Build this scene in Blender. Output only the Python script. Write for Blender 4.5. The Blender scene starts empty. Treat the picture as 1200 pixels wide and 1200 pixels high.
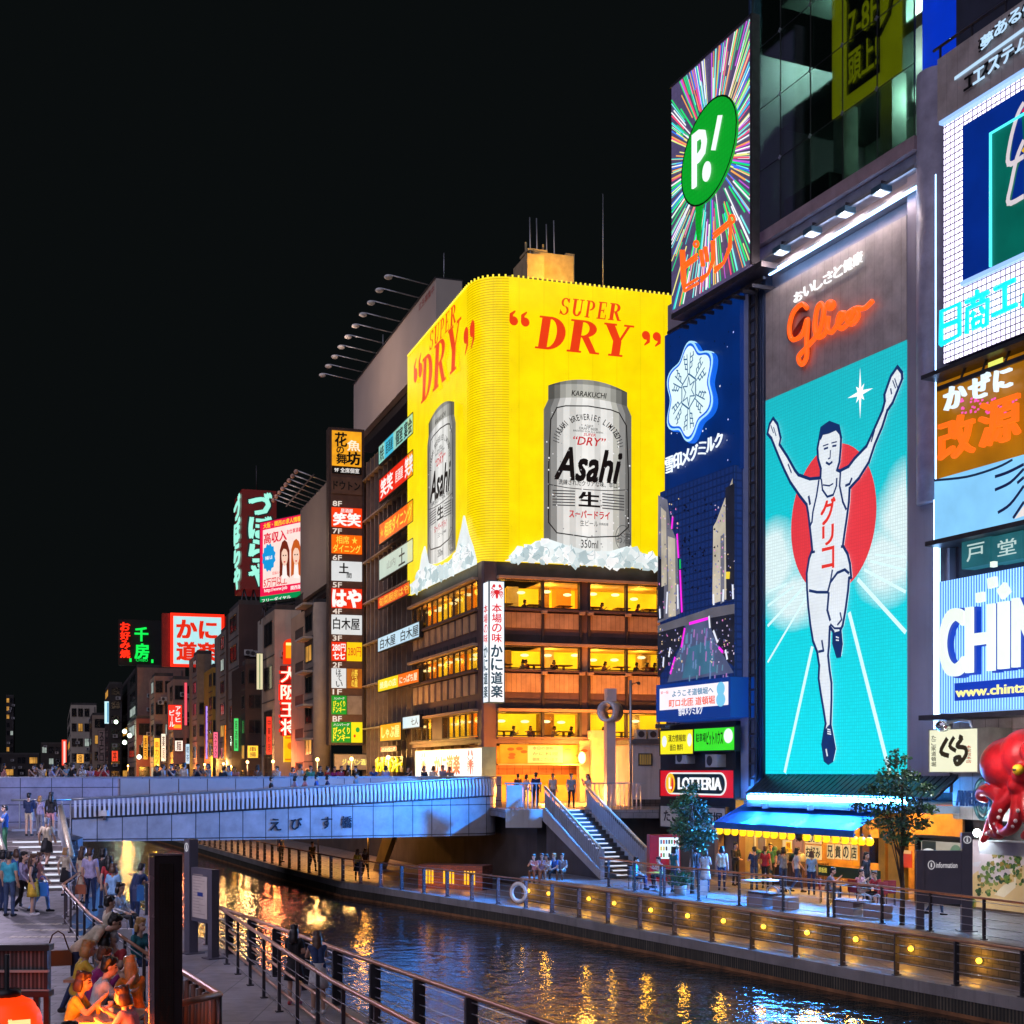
import bpy, bmesh, math, random
from mathutils import Vector, Matrix
random.seed(7)
R = random.Random(11)
rad = math.radians
SC = bpy.context.scene
COL = SC.collection
# ------------------------------------------------------------------ camera, sky, exposure
CZ = 4.6; FPX = 1600.0; HOR = 905.0
cam = bpy.data.objects.new('camera', bpy.data.cameras.new('camera'))
COL.objects.link(cam)
cam.location = (0, 0, CZ); cam.rotation_euler = (rad(90), 0, 0)
cam.data.sensor_width = 36; cam.data.lens = 36*FPX/1200
cam.data.shift_y = (HOR-600)/1200
cam.data.clip_start = 0.1; cam.data.clip_end = 3000
SC.camera = cam
world = bpy.data.worlds.new('World'); SC.world = world; world.use_nodes = True
wn = world.node_tree.nodes; wl = world.node_tree.links
wbg = wn['Background']
wbg.inputs['Color'].default_value = (0.27, 0.36, 0.38, 1); wbg.inputs['Strength'].default_value = 0.0065
sun = bpy.data.objects.new('sun', bpy.data.lights.new('sun', 'SUN')); COL.objects.link(sun)
sun.data.energy = 0.6; sun.data.angle = math.radians(70); sun.data.color = (.78, .74, 1.0)
sun.rotation_euler = (math.radians(52), 0, math.radians(-32))
SC.view_settings.view_transform = 'Standard'; SC.view_settings.look = 'None'
SC.view_settings.gamma = 1; SC.view_settings.exposure = 0.8
SC.render.engine = 'CYCLES'
SC.cycles.use_denoising = True
SC.cycles.max_bounces = 6; SC.cycles.transparent_max_bounces = 12
SC.cycles.sample_clamp_indirect = 4.0
SC.cycles.caustics_reflective = False; SC.cycles.caustics_refractive = False
SC.cycles.use_light_tree = True
# ------------------------------------------------------------------ materials
def lin(c):
 c = c/255.0
 return c/12.92 if c <= 0.04045 else ((c+0.055)/1.055)**2.4
def C(r, g, b): return (lin(r), lin(g), lin(b), 1)
def nt(name):
 m = bpy.data.materials.new(name); m.use_nodes = True
 return m, m.node_tree.nodes, m.node_tree.links, m.node_tree.nodes['Principled BSDF']
def mixc(n, l, fac, a, b, blend='MIX'):
 x = n.new('ShaderNodeMix'); x.data_type = 'RGBA'; x.blend_type = blend
 for sock, v in ((x.inputs[0], fac), (x.inputs[6], a), (x.inputs[7], b)):
  if isinstance(v, (int, float)): sock.default_value = v
  elif isinstance(v, tuple): sock.default_value = v
  else: l.new(v, sock)
 return x.outputs[2]
def coords(n, l, kind='Object', scale=(1, 1, 1)):
 t = n.new('ShaderNodeTexCoord'); mp = n.new('ShaderNodeMapping'); mp.inputs['Scale'].default_value = scale
 l.new(t.outputs[kind], mp.inputs[0]); return mp.outputs[0]
def noise(n, l, co, scale, detail=4, rough=.55):
 x = n.new('ShaderNodeTexNoise'); x.inputs['Scale'].default_value = scale
 x.inputs['Detail'].default_value = detail; x.inputs['Roughness'].default_value = rough
 l.new(co, x.inputs['Vector']); return x.outputs['Fac']
def ramp(n, l, fac, a, b):
 x = n.new('ShaderNodeMapRange'); x.inputs[1].default_value = a; x.inputs[2].default_value = b
 l.new(fac, x.inputs[0]); return x.outputs[0]
def bump(n, l, b, h, strength, dist):
 x = n.new('ShaderNodeBump'); x.inputs['Strength'].default_value = strength; x.inputs['Distance'].default_value = dist
 l.new(h, x.inputs['Height']); l.new(x.outputs[0], b.inputs['Normal'])
MC = {}
ORD = 'first second third fourth fifth sixth seventh eighth ninth tenth eleventh twelfth thirteenth fourteenth fifteenth sixteenth seventeenth eighteenth nineteenth'.split()
def P(name, base, rough=.6, metal=0.0, var=.25, scale=1.5, bmp=0.0, bscale=20, stain=0.0):
 """painted / mineral surface: two octaves of tone variation, optional vertical stains and bump"""
 if name in MC: return MC[name]
 m, n, l, b = nt(name)
 co = coords(n, l)
 base = tuple(base[:3])+(1,)
 lo = tuple(c*(1-var) for c in base[:3])+(1,); hi = tuple(min(1, c*(1+var)) for c in base[:3])+(1,)
 f = ramp(n, l, noise(n, l, co, scale, 6, .6), .3, .7)
 col = mixc(n, l, f, lo, hi)
 if stain:
  st = ramp(n, l, noise(n, l, coords(n, l, 'Object', (2.2, 2.2, .12)), 1.6, 5, .65), .52, .75)
  x = n.new('ShaderNodeMath'); x.operation = 'MULTIPLY'; x.inputs[1].default_value = stain; l.new(st, x.inputs[0])
  col = mixc(n, l, x.outputs[0], col, tuple(c*.35 for c in base[:3])+(1,))
 l.new(col, b.inputs['Base Color'])
 b.inputs['Metallic'].default_value = metal
 fr = n.new('ShaderNodeMapRange'); fr.inputs[3].default_value = max(.03, rough-.12); fr.inputs[4].default_value = min(1, rough+.12)
 l.new(noise(n, l, co, scale*4, 3), fr.inputs[0]); l.new(fr.outputs[0], b.inputs['Roughness'])
 if bmp: bump(n, l, b, noise(n, l, co, bscale, 6), bmp, .02)
 MC[name] = m; return m
def TILE(name, base, mortar, w, h, mort=.02, rough=.5, var=.15, offset=0.0, bmp=.4, metal=0.0, stain=0.0):
 """tiles, bricks, planks or panel seams laid out in the surface's own metres"""
 if name in MC: return MC[name]
 m, n, l, b = nt(name)
 co = coords(n, l, 'UV')
 br = n.new('ShaderNodeTexBrick'); br.offset = offset; br.squash = 1
 br.inputs['Scale'].default_value = 1; br.inputs['Brick Width'].default_value = w; br.inputs['Row Height'].default_value = h
 br.inputs['Mortar Size'].default_value = mort; br.inputs['Mortar Smooth'].default_value = .1; br.inputs['Bias'].default_value = 0
 base = tuple(base[:3])
 br.inputs['Color1'].default_value = tuple(c*(1-var) for c in base)+(1,)
 br.inputs['Color2'].default_value = tuple(min(1, c*(1+var)) for c in base)+(1,)
 br.inputs['Mortar'].default_value = tuple(mortar[:3])+(1,)
 l.new(co, br.inputs['Vector'])
 oc = coords(n, l)
 f = ramp(n, l, noise(n, l, oc, 1.3, 7, .65), .25, .75)
 col = mixc(n, l, f, (.62, .6, .58, 1), (1.15, 1.15, 1.15, 1))
 col = mixc(n, l, 1.0, br.outputs['Color'], col, 'MULTIPLY')
 if stain:
  st = ramp(n, l, noise(n, l, coords(n, l, 'Object', (1.5, 1.5, .15)), 1.4, 5, .65), .5, .72)
  x = n.new('ShaderNodeMath'); x.operation = 'MULTIPLY'; x.inputs[1].default_value = stain; l.new(st, x.inputs[0])
  col = mixc(n, l, x.outputs[0], col, tuple(c*.3 for c in base)+(1,))
 l.new(col, b.inputs['Base Color'])
 b.inputs['Metallic'].default_value = metal
 fr = n.new('ShaderNodeMapRange'); fr.inputs[3].default_value = max(.05, rough-.15); fr.inputs[4].default_value = min(1, rough+.15)
 l.new(noise(n, l, oc, 5, 4), fr.inputs[0]); l.new(fr.outputs[0], b.inputs['Roughness'])
 if bmp:
  inv = n.new('ShaderNodeMath'); inv.operation = 'SUBTRACT'; inv.inputs[0].default_value = 1; l.new(br.outputs['Fac'], inv.inputs[1])
  bump(n, l, b, inv.outputs[0], bmp, .01)
 MC[name] = m; return m
EK = 2**-.8    # sign faces are metered: their tone already allows for the exposure
def E(name, col, s=1.0, led=0.0, pitch=.25, var=.06, light=True, base=.25, seam=0.0, seamw=1.2):
 """lit sign face: lamp tone varies a little between its tubes / led modules"""
 if name in MC: return MC[name]
 m, n, l, b = nt(name)
 b.inputs['Base Color'].default_value = tuple(c*base for c in col[:3])+(1,)
 b.inputs['Roughness'].default_value = .45
 l_ = ramp(n, l, noise(n, l, coords(n, l), .8, 4), .3, .7)
 k = mixc(n, l, l_, (1-var,)*3+(1,), (1+var,)*3+(1,))
 if led:
  br = n.new('ShaderNodeTexBrick'); br.offset = 0
  br.inputs['Scale'].default_value = 1; br.inputs['Brick Width'].default_value = pitch; br.inputs['Row Height'].default_value = pitch
  br.inputs['Mortar Size'].default_value = pitch*.16; br.inputs['Mortar Smooth'].default_value = .6
  br.inputs['Color1'].default_value = (1, 1, 1, 1); br.inputs['Color2'].default_value = (.93, .93, .93, 1)
  br.inputs['Mortar'].default_value = (1-led,)*3+(1,)
  l.new(coords(n, l, 'UV'), br.inputs['Vector'])
  k = mixc(n, l, 1.0, k, br.outputs['Color'], 'MULTIPLY')
 if seam:
  br = n.new('ShaderNodeTexBrick'); br.offset = 0
  br.inputs['Scale'].default_value = 1; br.inputs['Brick Width'].default_value = seamw; br.inputs['Row Height'].default_value = 60
  br.inputs['Mortar Size'].default_value = .05; br.inputs['Mortar Smooth'].default_value = .8
  br.inputs['Color1'].default_value = (1, 1, 1, 1); br.inputs['Color2'].default_value = (.95, .95, .95, 1)
  br.inputs['Mortar'].default_value = (1-seam,)*3+(1,)
  l.new(coords(n, l, 'UV'), br.inputs['Vector'])
  k = mixc(n, l, 1.0, k, br.outputs['Color'], 'MULTIPLY')
 l.new(mixc(n, l, 1.0, tuple(col[:3])+(1,), k, 'MULTIPLY'), b.inputs['Emission Color'])
 b.inputs['Emission Strength'].default_value = s*EK
 if not light: m.cycles.emission_sampling = 'NONE'
 MC[name] = m; return m
def L(r, g, b, s=1.0, light=False):
 """small lit lettering of one colour"""
 return E('lit_%d_%d_%d_%d%s' % (r, g, b, int(s*100), '_l' if light else ''), C(r, g, b), s, light=light, var=.03)
def INK(r, g, b): return P('ink_%d_%d_%d' % (r, g, b), C(r, g, b), .5, var=.08)
def GLASS(name, tint=(.8, .85, .85), refl=.10):
 if name in MC: return MC[name]
 m, n, l, b = nt(name)
 tr = n.new('ShaderNodeBsdfTransparent'); tr.inputs[0].default_value = tuple(tint)+(1,)
 gl = n.new('ShaderNodeBsdfGlossy'); gl.inputs['Roughness'].default_value = .04
 fr = n.new('ShaderNodeLayerWeight'); fr.inputs[0].default_value = .25
 mr = n.new('ShaderNodeMapRange'); mr.inputs[3].default_value = refl; mr.inputs[4].default_value = min(.9, refl+.5)
 l.new(fr.outputs['Fresnel'], mr.inputs[0])
 mx = n.new('ShaderNodeMixShader'); l.new(mr.outputs[0], mx.inputs[0]); l.new(tr.outputs[0], mx.inputs[1]); l.new(gl.outputs[0], mx.inputs[2])
 l.new(mx.outputs[0], n['Material Output'].inputs[0])
 MC[name] = m; return m
# ------------------------------------------------------------------ mesh building
class MB:
 def __init__(s, mat=None):
  s.v = []; s.f = []; s.mi = []; s.sm = []; s.uv = []; s.mats = []; s.cur = 0
  if mat: s.mat(mat)
 def mat(s, m):
  if m not in s.mats: s.mats.append(m)
  s.cur = s.mats.index(m); return s
 def add(s, V, F, smooth=False, T=None, uv=None, fast=False):
  o = len(s.v)
  W = [T(p) for p in V] if T else V
  s.v += [tuple(p) for p in W]
  for f in F:
   s.f.append(tuple(i+o for i in f)); s.mi.append(s.cur); s.sm.append(smooth)
   if uv is not None: s.uv.append([uv[i] for i in f])
   elif fast: s.uv.append([(V[i][0], V[i][2]) for i in f])
   else:
    a, b, c = V[f[0]], V[f[1]], V[f[2]]
    e1 = [b[i]-a[i] for i in range(3)]; e2 = [c[i]-a[i] for i in range(3)]
    nx = e1[1]*e2[2]-e1[2]*e2[1]; ny = e1[2]*e2[0]-e1[0]*e2[2]; nz = e1[0]*e2[1]-e1[1]*e2[0]
    if abs(nz) > max(abs(nx), abs(ny)): s.uv.append([(V[i][0], V[i][1]) for i in f])
    elif abs(nx) > abs(ny): s.uv.append([(V[i][1], V[i][2]) for i in f])
    else: s.uv.append([(V[i][0], V[i][2]) for i in f])
 def box(s, x0, x1, y0, y1, z0, z1, T=None):
  V = [(x, y, z) for z in (z0, z1) for y in (y0, y1) for x in (x0, x1)]
  s.add(V, [(0, 2, 3, 1), (4, 5, 7, 6), (0, 1, 5, 4), (1, 3, 7, 5), (3, 2, 6, 7), (2, 0, 4, 6)], T=T)
  return s
 def prism(s, poly, z0, z1, T=None):
  n = len(poly)
  V = [(x, y, z0) for x, y in poly]+[(x, y, z1) for x, y in poly]
  s.add(V, [tuple(range(n))[::-1], tuple(range(n, 2*n))]+[(i, (i+1) % n, n+(i+1) % n, n+i) for i in range(n)], T=T)
  return s
 def tube(s, pts, r, n=8, cap=True, T=None, smooth=True):
  pts = [Vector(p) for p in pts]
  rs = r if isinstance(r, (list, tuple)) else [r]*len(pts)
  V = []; up = None
  for i, p in enumerate(pts):
   a = pts[max(0, i-1)]; b = pts[min(len(pts)-1, i+1)]
   d = (b-a).normalized() if (b-a).length > 1e-9 else Vector((0, 0, 1))
   if up is None: up = Vector((0, 0, 1)) if abs(d.z) < .9 else Vector((1, 0, 0))
   sx = d.cross(up)
   if sx.length < 1e-6: sx = d.cross(Vector((0, 1, 0)))
   sx.normalize(); up = sx.cross(d).normalized()
   for k in range(n):
    t = 2*math.pi*k/n
    V.append(tuple(p+sx*math.cos(t)*rs[i]+up*math.sin(t)*rs[i]))
  F = [(i*n+k, i*n+(k+1) % n, (i+1)*n+(k+1) % n, (i+1)*n+k) for i in range(len(pts)-1) for k in range(n)]
  if cap: F += [tuple(range(n))[::-1], tuple(range((len(pts)-1)*n, len(pts)*n))]
  s.add(V, F, smooth, T=T); return s
 def ball(s, c, r, nu=12, nv=8, T=None, e=None):
  rx, ry, rz = e if e else (r, r, r)
  V = [(c[0], c[1], c[2]-rz)]
  for j in range(1, nv):
   ph = -math.pi/2+math.pi*j/nv
   for i in range(nu):
    th = 2*math.pi*i/nu
    V.append((c[0]+rx*math.cos(ph)*math.cos(th), c[1]+ry*math.cos(ph)*math.sin(th), c[2]+rz*math.sin(ph)))
  V.append((c[0], c[1], c[2]+rz)); k = len(V)-1
  F = [(0, 1+(i+1) % nu, 1+i) for i in range(nu)]
  for j in range(nv-2):
   for i in range(nu):
    a = 1+j*nu; F.append((a+i, a+(i+1) % nu, a+nu+(i+1) % nu, a+nu+i))
  a = 1+(nv-2)*nu
  F += [(a+i, a+(i+1) % nu, k) for i in range(nu)]
  s.add(V, F, True, T=T); return s
 def lathe(s, prof, c=(0, 0, 0), n=16, T=None):
  V = []
  for r, z in prof:
   for k in range(n):
    t = 2*math.pi*k/n; V.append((c[0]+r*math.cos(t), c[1]+r*math.sin(t), c[2]+z))
  m = len(prof)
  F = [(i*n+k, i*n+(k+1) % n, (i+1)*n+(k+1) % n, (i+1)*n+k) for i in range(m-1) for k in range(n)]
  F += [tuple(range(n))[::-1], tuple(range((m-1)*n, m*n))]
  s.add(V, F, True, T=T); return s
WL = {}
def setp(o, label=None, cat=None, group=None, kind=None):
 if label: o['label'] = label
 if cat: o['category'] = cat
 if group: o['group'] = group
 if kind: o['kind'] = kind
 return o
def build(mb, name, parent=None, label=None, cat=None, group=None, kind=None, loc=None, normals=True):
 me = bpy.data.meshes.new(name)
 off = Vector((0, 0, 0))
 if parent is not None: off = WL.get(parent.name, off)
 elif loc is not None: off = Vector(loc)
 V = [(p[0]-off.x, p[1]-off.y, p[2]-off.z) for p in mb.v] if off.length else mb.v
 me.from_pydata(V, [], mb.f)
 for m in mb.mats: me.materials.append(m)
 me.polygons.foreach_set('material_index', mb.mi); me.polygons.foreach_set('use_smooth', mb.sm)
 ul = me.uv_layers.new(name='uv')
 fl = [c for f in mb.uv for p in f for c in p]
 ul.data.foreach_set('uv', fl)
 me.update()
 if normals:
  bm = bmesh.new(); bm.from_mesh(me); bmesh.ops.recalc_face_normals(bm, faces=bm.faces); bm.to_mesh(me); bm.free()
 o = bpy.data.objects.new(name, me); COL.objects.link(o)
 if parent is not None:
  o.parent = parent; WL[o.name] = off
 else:
  o.location = off; WL[o.name] = off
 return setp(o, label, cat, group, kind)
def thing(name, label, cat, loc=(0, 0, 0), rotz=0, group=None):
 o = bpy.data.objects.new(name, None); COL.objects.link(o)
 o.empty_display_size = .3
 o.location = loc; o.rotation_euler = (0, 0, rotz); WL[o.name] = Vector(loc)
 return setp(o, label, cat, group)
def LT(o, loc=(0, 0, 0)):
 """parts of this thing are modelled in its own coordinates"""
 WL[o.name] = Vector((0, 0, 0)); return o
def dup(o, loc, rotz=0, label=None, group=None, scale=None):
 def rec(a, par):
  c = a.copy(); COL.objects.link(c); c.parent = par
  for ch in list(a.children): rec(ch, c)
  return c
 c = rec(o, None); c.location = loc; c.rotation_euler = (0, 0, rotz)
 if scale: c.scale = (scale,)*3
 if label: c['label'] = label
 if group: c['group'] = group
 return c
def plight(name, loc, col, power, r=.08, parent=None):
 d = bpy.data.lights.new(name, 'POINT'); d.color = col[:3]; d.energy = power; d.shadow_soft_size = r
 o = bpy.data.objects.new(name, d); COL.objects.link(o)
 if parent is not None:
  o.parent = parent; o.location = Vector(loc)-WL.get(parent.name, Vector((0, 0, 0)))
 else: o.location = loc
 return o
# text ------------------------------------------------------------------
TC = {}
def tmesh(txt, bold=0.0, shear=0.0, res=2, ext=0.0):
 key = (txt, bold, shear, res, ext)
 if key in TC: return TC[key]
 cu = bpy.data.curves.new('t', 'FONT'); cu.body = txt; cu.resolution_u = res
 cu.offset = bold; cu.shear = shear; cu.extrude = ext
 ob = bpy.data.objects.new('t', cu)
 me = ob.to_mesh()
 V = [tuple(v.co) for v in me.vertices]; F = [tuple(p.vertices) for p in me.polygons]
 ob.to_mesh_clear(); bpy.data.objects.remove(ob); bpy.data.curves.remove(cu)
 if not V: TC[key] = ([], [], 1); return TC[key]
 x0 = min(v[0] for v in V); x1 = max(v[0] for v in V); y0 = min(v[1] for v in V); y1 = max(v[1] for v in V)
 w = max(x1-x0, 1e-6); h = max(y1-y0, 1e-6)
 N = [((v[0]-x0)/w, (v[1]-y0)/h, (v[2]/(2*ext)+.5) if ext else 0) for v in V]
 TC[key] = (N, F, w/h); return TC[key]
class Frame:
 """an upright plane: s to the viewer's right along it, z up, d out of it towards the viewer"""
 def __init__(s, O, u, zb=0):
  s.O = Vector((O[0], O[1])); u = Vector(u); u.normalize(); s.u = u; s.n = Vector((u.y, -u.x))
 def T(s, p):   # local (s, -d, z)
  return (s.O.x+s.u.x*p[0]-s.n.x*p[1], s.O.y+s.u.y*p[0]-s.n.y*p[1], p[2])
 def w(s, a, z, d=0): return Vector(s.T((a, -d, z)))
 def sz(s, px, py, d=0):
  k = (px-600)/FPX
  ox = s.O.x+s.n.x*d; oy = s.O.y+s.n.y*d
  a = (k*oy-ox)/(s.u.x-k*s.u.y)
  Y = oy+s.u.y*a
  return a, CZ+(HOR-py)*Y/FPX
 def S(s, px, d=0): return s.sz(px, HOR, d)[0]
 def Z(s, px, py, d=0): return s.sz(px, py, d)[1]
 def rect(s, pxL, pyT, pyB, pxR, d=0):
  a, z1 = s.sz(pxL, pyT, d); _, z0 = s.sz(pxL, pyB, d); return a, s.S(pxR, d), z0, z1
 def box(s, mb, s0, s1, z0, z1, d0, d1): mb.box(s0, s1, -d1, -d0, z0, z1, T=s.T)
 def panel(s, mb, r, d0, d1): s.box(mb, r[0], r[1], r[2], r[3], d0, d1)
 def ring(s, mb, r, w, d0, d1):
  a, b, c, e = r
  s.box(mb, a-w, a, c-w, e+w, d0, d1); s.box(mb, b, b+w, c-w, e+w, d0, d1)
  s.box(mb, a, b, c-w, c, d0, d1); s.box(mb, a, b, e, e+w, d0, d1)
 def poly(s, mb, pts, d, th=0.0):
  n = len(pts)
  V = [(a, -(d+th), z) for a, z in pts]
  if th == 0: mb.add(V, [tuple(range(n))], T=s.T)
  else:
   V += [(a, -d, z) for a, z in pts]
   mb.add(V, [tuple(range(n)), tuple(range(n, 2*n))[::-1]]+[(i, (i+1) % n, n+(i+1) % n, n+i) for i in range(n)], T=s.T)
 def ppoly(s, mb, pts, d, th=0.0): s.poly(mb, [s.sz(x, y, d+th) for x, y in pts], d, th)
 def stroke(s, mb, pts, w, d):
  n = len(pts)
  for i in range(n-1):
   a = Vector(pts[i]); b = Vector(pts[i+1]); t = b-a
   if t.length < 1e-6: continue
   t.normalize(); e = t*w*.35; q = Vector((-t.y, t.x))*w/2
   if i == 0: ea = t*0
   else: ea = e
   eb = t*0 if i == n-2 else e
   s.poly(mb, [tuple(a-ea+q), tuple(a-ea-q), tuple(b+eb-q), tuple(b+eb+q)], d+.0004*i)
 def pstroke(s, mb, pts, w, d): s.stroke(mb, [s.sz(x, y, d) for x, y in pts], w, d)
 def tube(s, mb, pts, r, d, n=6): mb.tube([s.w(a, z, d) for a, z in pts], r, n)
 def ptube(s, mb, pts, r, d, n=6): s.tube(mb, [s.sz(x, y, d) for x, y in pts], r, d, n)
 def text(s, mb, txt, r, d, th=0.0, bold=0.0, shear=0.0, res=2):
  """lettering filling the rectangle r = (s0, s1, z0, z1)"""
  V, F, _ = tmesh(txt, 0.0, shear, res, .1 if th else 0.0)
  a, b, c, e = r; dx = bold*(b-a)/len(txt); dz = bold*(e-c)
  for k, (i, j) in enumerate(((0, 0), (1, .7), (-1, .7), (1, -.7), (-1, -.7)) if bold else ((0, 0),)):   # heavier weight: overlapping strokes
   mb.add([(a+v[0]*(b-a)+i*dx, -(d+v[2]*th+k*.0007), c+v[1]*(e-c)+j*dz) for v in V], F, T=s.T, fast=True)
 def textfit(s, mb, txt, r, d, th=0.0, bold=0.0, shear=0.0, pad=.06, res=2):
  a, b, c, e = r; p = min(b-a, e-c)*pad
  s.text(mb, txt, (a+p, b-p, c+p, e-p), d, th, bold, shear, res)
 def vtext(s, mb, txt, r, d, th=0.0, bold=0.0, gap=.12):
  a, b, c, e = r; h = (e-c)/len(txt)
  for i, ch in enumerate(txt):
   z1 = e-i*h
   if ch == 'ー': s.box(mb, (a+b)/2-(b-a)*.06, (a+b)/2+(b-a)*.06, z1-h*.9, z1-h*.1, d, d+max(th, .003)); continue
   k = .5 if ch in 'のにっ' else 1
   s.text(mb, ch, (a, b, z1-h*(1-gap/2), z1-h*gap/2), d, th, bold)
 def ell(s, c, rs, rz, n=28, a0=0, a1=360):
  return [(c[0]+rs*math.cos(rad(a0+(a1-a0)*i/n)), c[1]+rz*math.sin(rad(a0+(a1-a0)*i/n))) for i in range(n)]
def ground(px, py, z):
 Y = (CZ-z)*FPX/(py-HOR); return Vector(((px-600)/FPX*Y, Y, z))
def at(px, Y, z): return Vector(((px-600)/FPX*Y, Y, z))
def zat(py, Y): return CZ+(HOR-py)*Y/FPX
# ------------------------------------------------------------------ shared materials
CONC = P('concrete', (.22, .2, .19), .75, var=.25, scale=.8, bmp=.3, stain=.5)
CONC_D = P('dark_concrete', (.06, .055, .055), .8, var=.35, scale=.9, bmp=.4, stain=.5)
CONC_L = P('pale_concrete', (.36, .34, .32), .7, var=.15, scale=.6, bmp=.15, stain=.35)
STEEL = P('dark_steel', (.075, .07, .08), .42, .6, var=.25, scale=3)
STEEL_L = P('pale_steel', (.45, .46, .5), .38, .8, var=.15, scale=4)
ALU = P('aluminium', (.62, .62, .66), .32, .85, var=.1, scale=5)
BRASS = P('bronze_rail', (.42, .2, .115), .4, .45, var=.2, scale=5)
BLACK = P('black_paint', (.012, .012, .014), .45, var=.3)
DKBLUE = P('dark_blue_paint', (.012, .025, .07), .5, var=.3, scale=1, stain=.3)
WHITE = P('white_paint', (.72, .71, .7), .5, var=.08)
WOOD = TILE('planks', (.13, .065, .04), (.02, .012, .01), .09, 2.5, .012, .6, .35, .5)
PAVE = TILE('paving_stones', (.21, .2, .215), (.08, .08, .085), .6, .3, .012, .55, .18, .5, .35)
PAVE2 = TILE('walkway_slabs', (.24, .22, .23), (.09, .085, .09), 1.2, 1.2, .012, .5, .12, 0, .3)
BRICKW = TILE('quay_blocks', (.085, .07, .05), (.025, .022, .018), .42, .17, .014, .8, .35, .5, .8, stain=.6)
QUAYW = TILE('quay_sheet_piling', (.09, .075, .05), (.02, .02, .015), .11, 3, .03, .8, .35, 0, .9, stain=.9)
BRG = TILE('bridge_panels', (.45, .45, .48), (.02, .02, .025), 1.05, 3.0, .02, .35, .05, 0, .5)
BRG2 = TILE('parapet_panels', (.48, .43, .52), (.06, .06, .07), 1.35, .78, .018, .3, .05, 0, .4)
# ------------------------------------------------------------------ water, quays, land
def mat_water():
 m, n, l, b = nt('canal_water')
 b.inputs['Base Color'].default_value = (.006, .012, .012, 1); b.inputs['Roughness'].default_value = .06
 b.inputs['IOR'].default_value = 1.33; b.inputs['Specular IOR Level'].default_value = .9
 co = coords(n, l, 'Object', (1, 1, 1))
 h1 = noise(n, l, co, 1.9, 3, .55); h2 = noise(n, l, co, .5, 2, .5); h3 = noise(n, l, co, 6, 2, .5)
 a = n.new('ShaderNodeMath'); a.operation = 'MULTIPLY_ADD'; a.inputs[1].default_value = .9; l.new(h2, a.inputs[0]); l.new(h1, a.inputs[2])
 a2 = n.new('ShaderNodeMath'); a2.operation = 'MULTIPLY_ADD'; a2.inputs[1].default_value = .22; l.new(h3, a2.inputs[0]); l.new(a.outputs[0], a2.inputs[2])
 bump(n, l, b, a2.outputs[0], 1.0, WATER_BUMP)
 return m
WATER_BUMP = .042
w = MB(mat_water()); w.add([(-700, -40, -1.7), (80, -40, -1.7), (80, 900, -1.7), (-700, 900, -1.7)], [(0, 1, 2, 3)])
build(w, 'canal_water', kind='structure')
QE = [(30, 0), (22.5, 15), (16.4, 26.5), (12.4, 33.6), (9.6, 38.4), (6.8, 43.7), (3.7, 49.3), (0.7, 55), (-3.8, 61.8), (-8.6, 69), (-14, 81), (-19, 93), (-27, 112), (-40, 142), (-60, 190), (-110, 310), (-170, 440)]
UW = [(38, 0), (25, 14), (17.2, 28), (13.3, 35.6), (10.85, 41.3), (9.2, 43.9), (5.6, 49.7), (3.4, 54.8), (.4, 59.4)]
def strip(mb, line, z0, z1):
 """vertical wall along a line, uv in running metres"""
 a = 0
 for p, q in zip(line, line[1:]):
  d = math.dist(p, q)
  mb.add([(p[0], p[1], z0), (q[0], q[1], z0), (q[0], q[1], z1), (p[0], p[1], z1)], [(0, 1, 2, 3)], uv=[(a, z0), (a+d, z0), (a+d, z1), (a, z1)])
  a += d
def off(line, d):
 out = []
 for i, p in enumerate(line):
  a = Vector(line[max(0, i-1)]); b = Vector(line[min(len(line)-1, i+1)]); t = (b-a).normalized()
  out.append((p[0]+t.y*d, p[1]-t.x*d))
 return out
mb = MB(PAVE2); mb.prism(QE+[(60, 440), (60, 0)], -3, -1.0); build(mb, 'quay_walkway', kind='structure')
mb = MB(QUAYW); strip(mb, off(QE, -.012), -1.9, -1.24); build(mb, 'quay_wall', kind='structure')
mb = MB(CONC); ln = off(QE, -.05); l2 = off(QE, .28)
for i in range(len(QE)-1):
 a, b_, c, d = ln[i], ln[i+1], l2[i+1], l2[i]
 mb.prism([a, b_, c, d], -1.24, -.93)
build(mb, 'quay_coping', kind='structure')
mb = MB(P('waterline_stain', (.2, .085, .03), .8, var=.5, scale=2.2)); strip(mb, off(QE, -.02), -1.9, -1.6); build(mb, 'quay_wall_foot', kind='structure')
mb = MB(PAVE); mb.prism(UW+[(3, 64.5), (60, 64.5), (60, 0)], -2, 0); build(mb, 'promenade_pavement', kind='structure')
mb = MB(BRICKW); strip(mb, off(UW, -.012), -1.0, -.12); build(mb, 'promenade_wall', kind='structure')
mb = MB(CONC); ln = off(UW, -.06); l2 = off(UW, .3)
for i in range(len(UW)-1): mb.prism([ln[i], ln[i+1], l2[i+1], l2[i]], -.12, .05)
build(mb, 'promenade_kerb', kind='structure')
PZ = 2.84
PL = [(5.6, 64.2), (-.3, 64.2), (-.8, 67.4), (-3.6, 73), (-7.5, 84), (-14, 100), (-21, 116), (-34, 144), (-54, 190), (-104, 310), (-160, 440)]
mb = MB(PAVE); mb.prism(PL+[(60, 440), (60, 64.2)], 2.44, PZ); build(mb, 'bridge_plaza', kind='structure')
mb = MB(CONC_D); mb.prism([(60, 65.6), (1.2, 65.6), (.2, 68), (-2.6, 73.6), (-6.5, 84.6), (-13, 100.6), (-20, 116.6), (-33, 144.6), (-53, 191), (-103, 311), (-159, 441), (60, 441)], -1.2, 2.44)
build(mb, 'abutment_wall', kind='structure')
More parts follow.
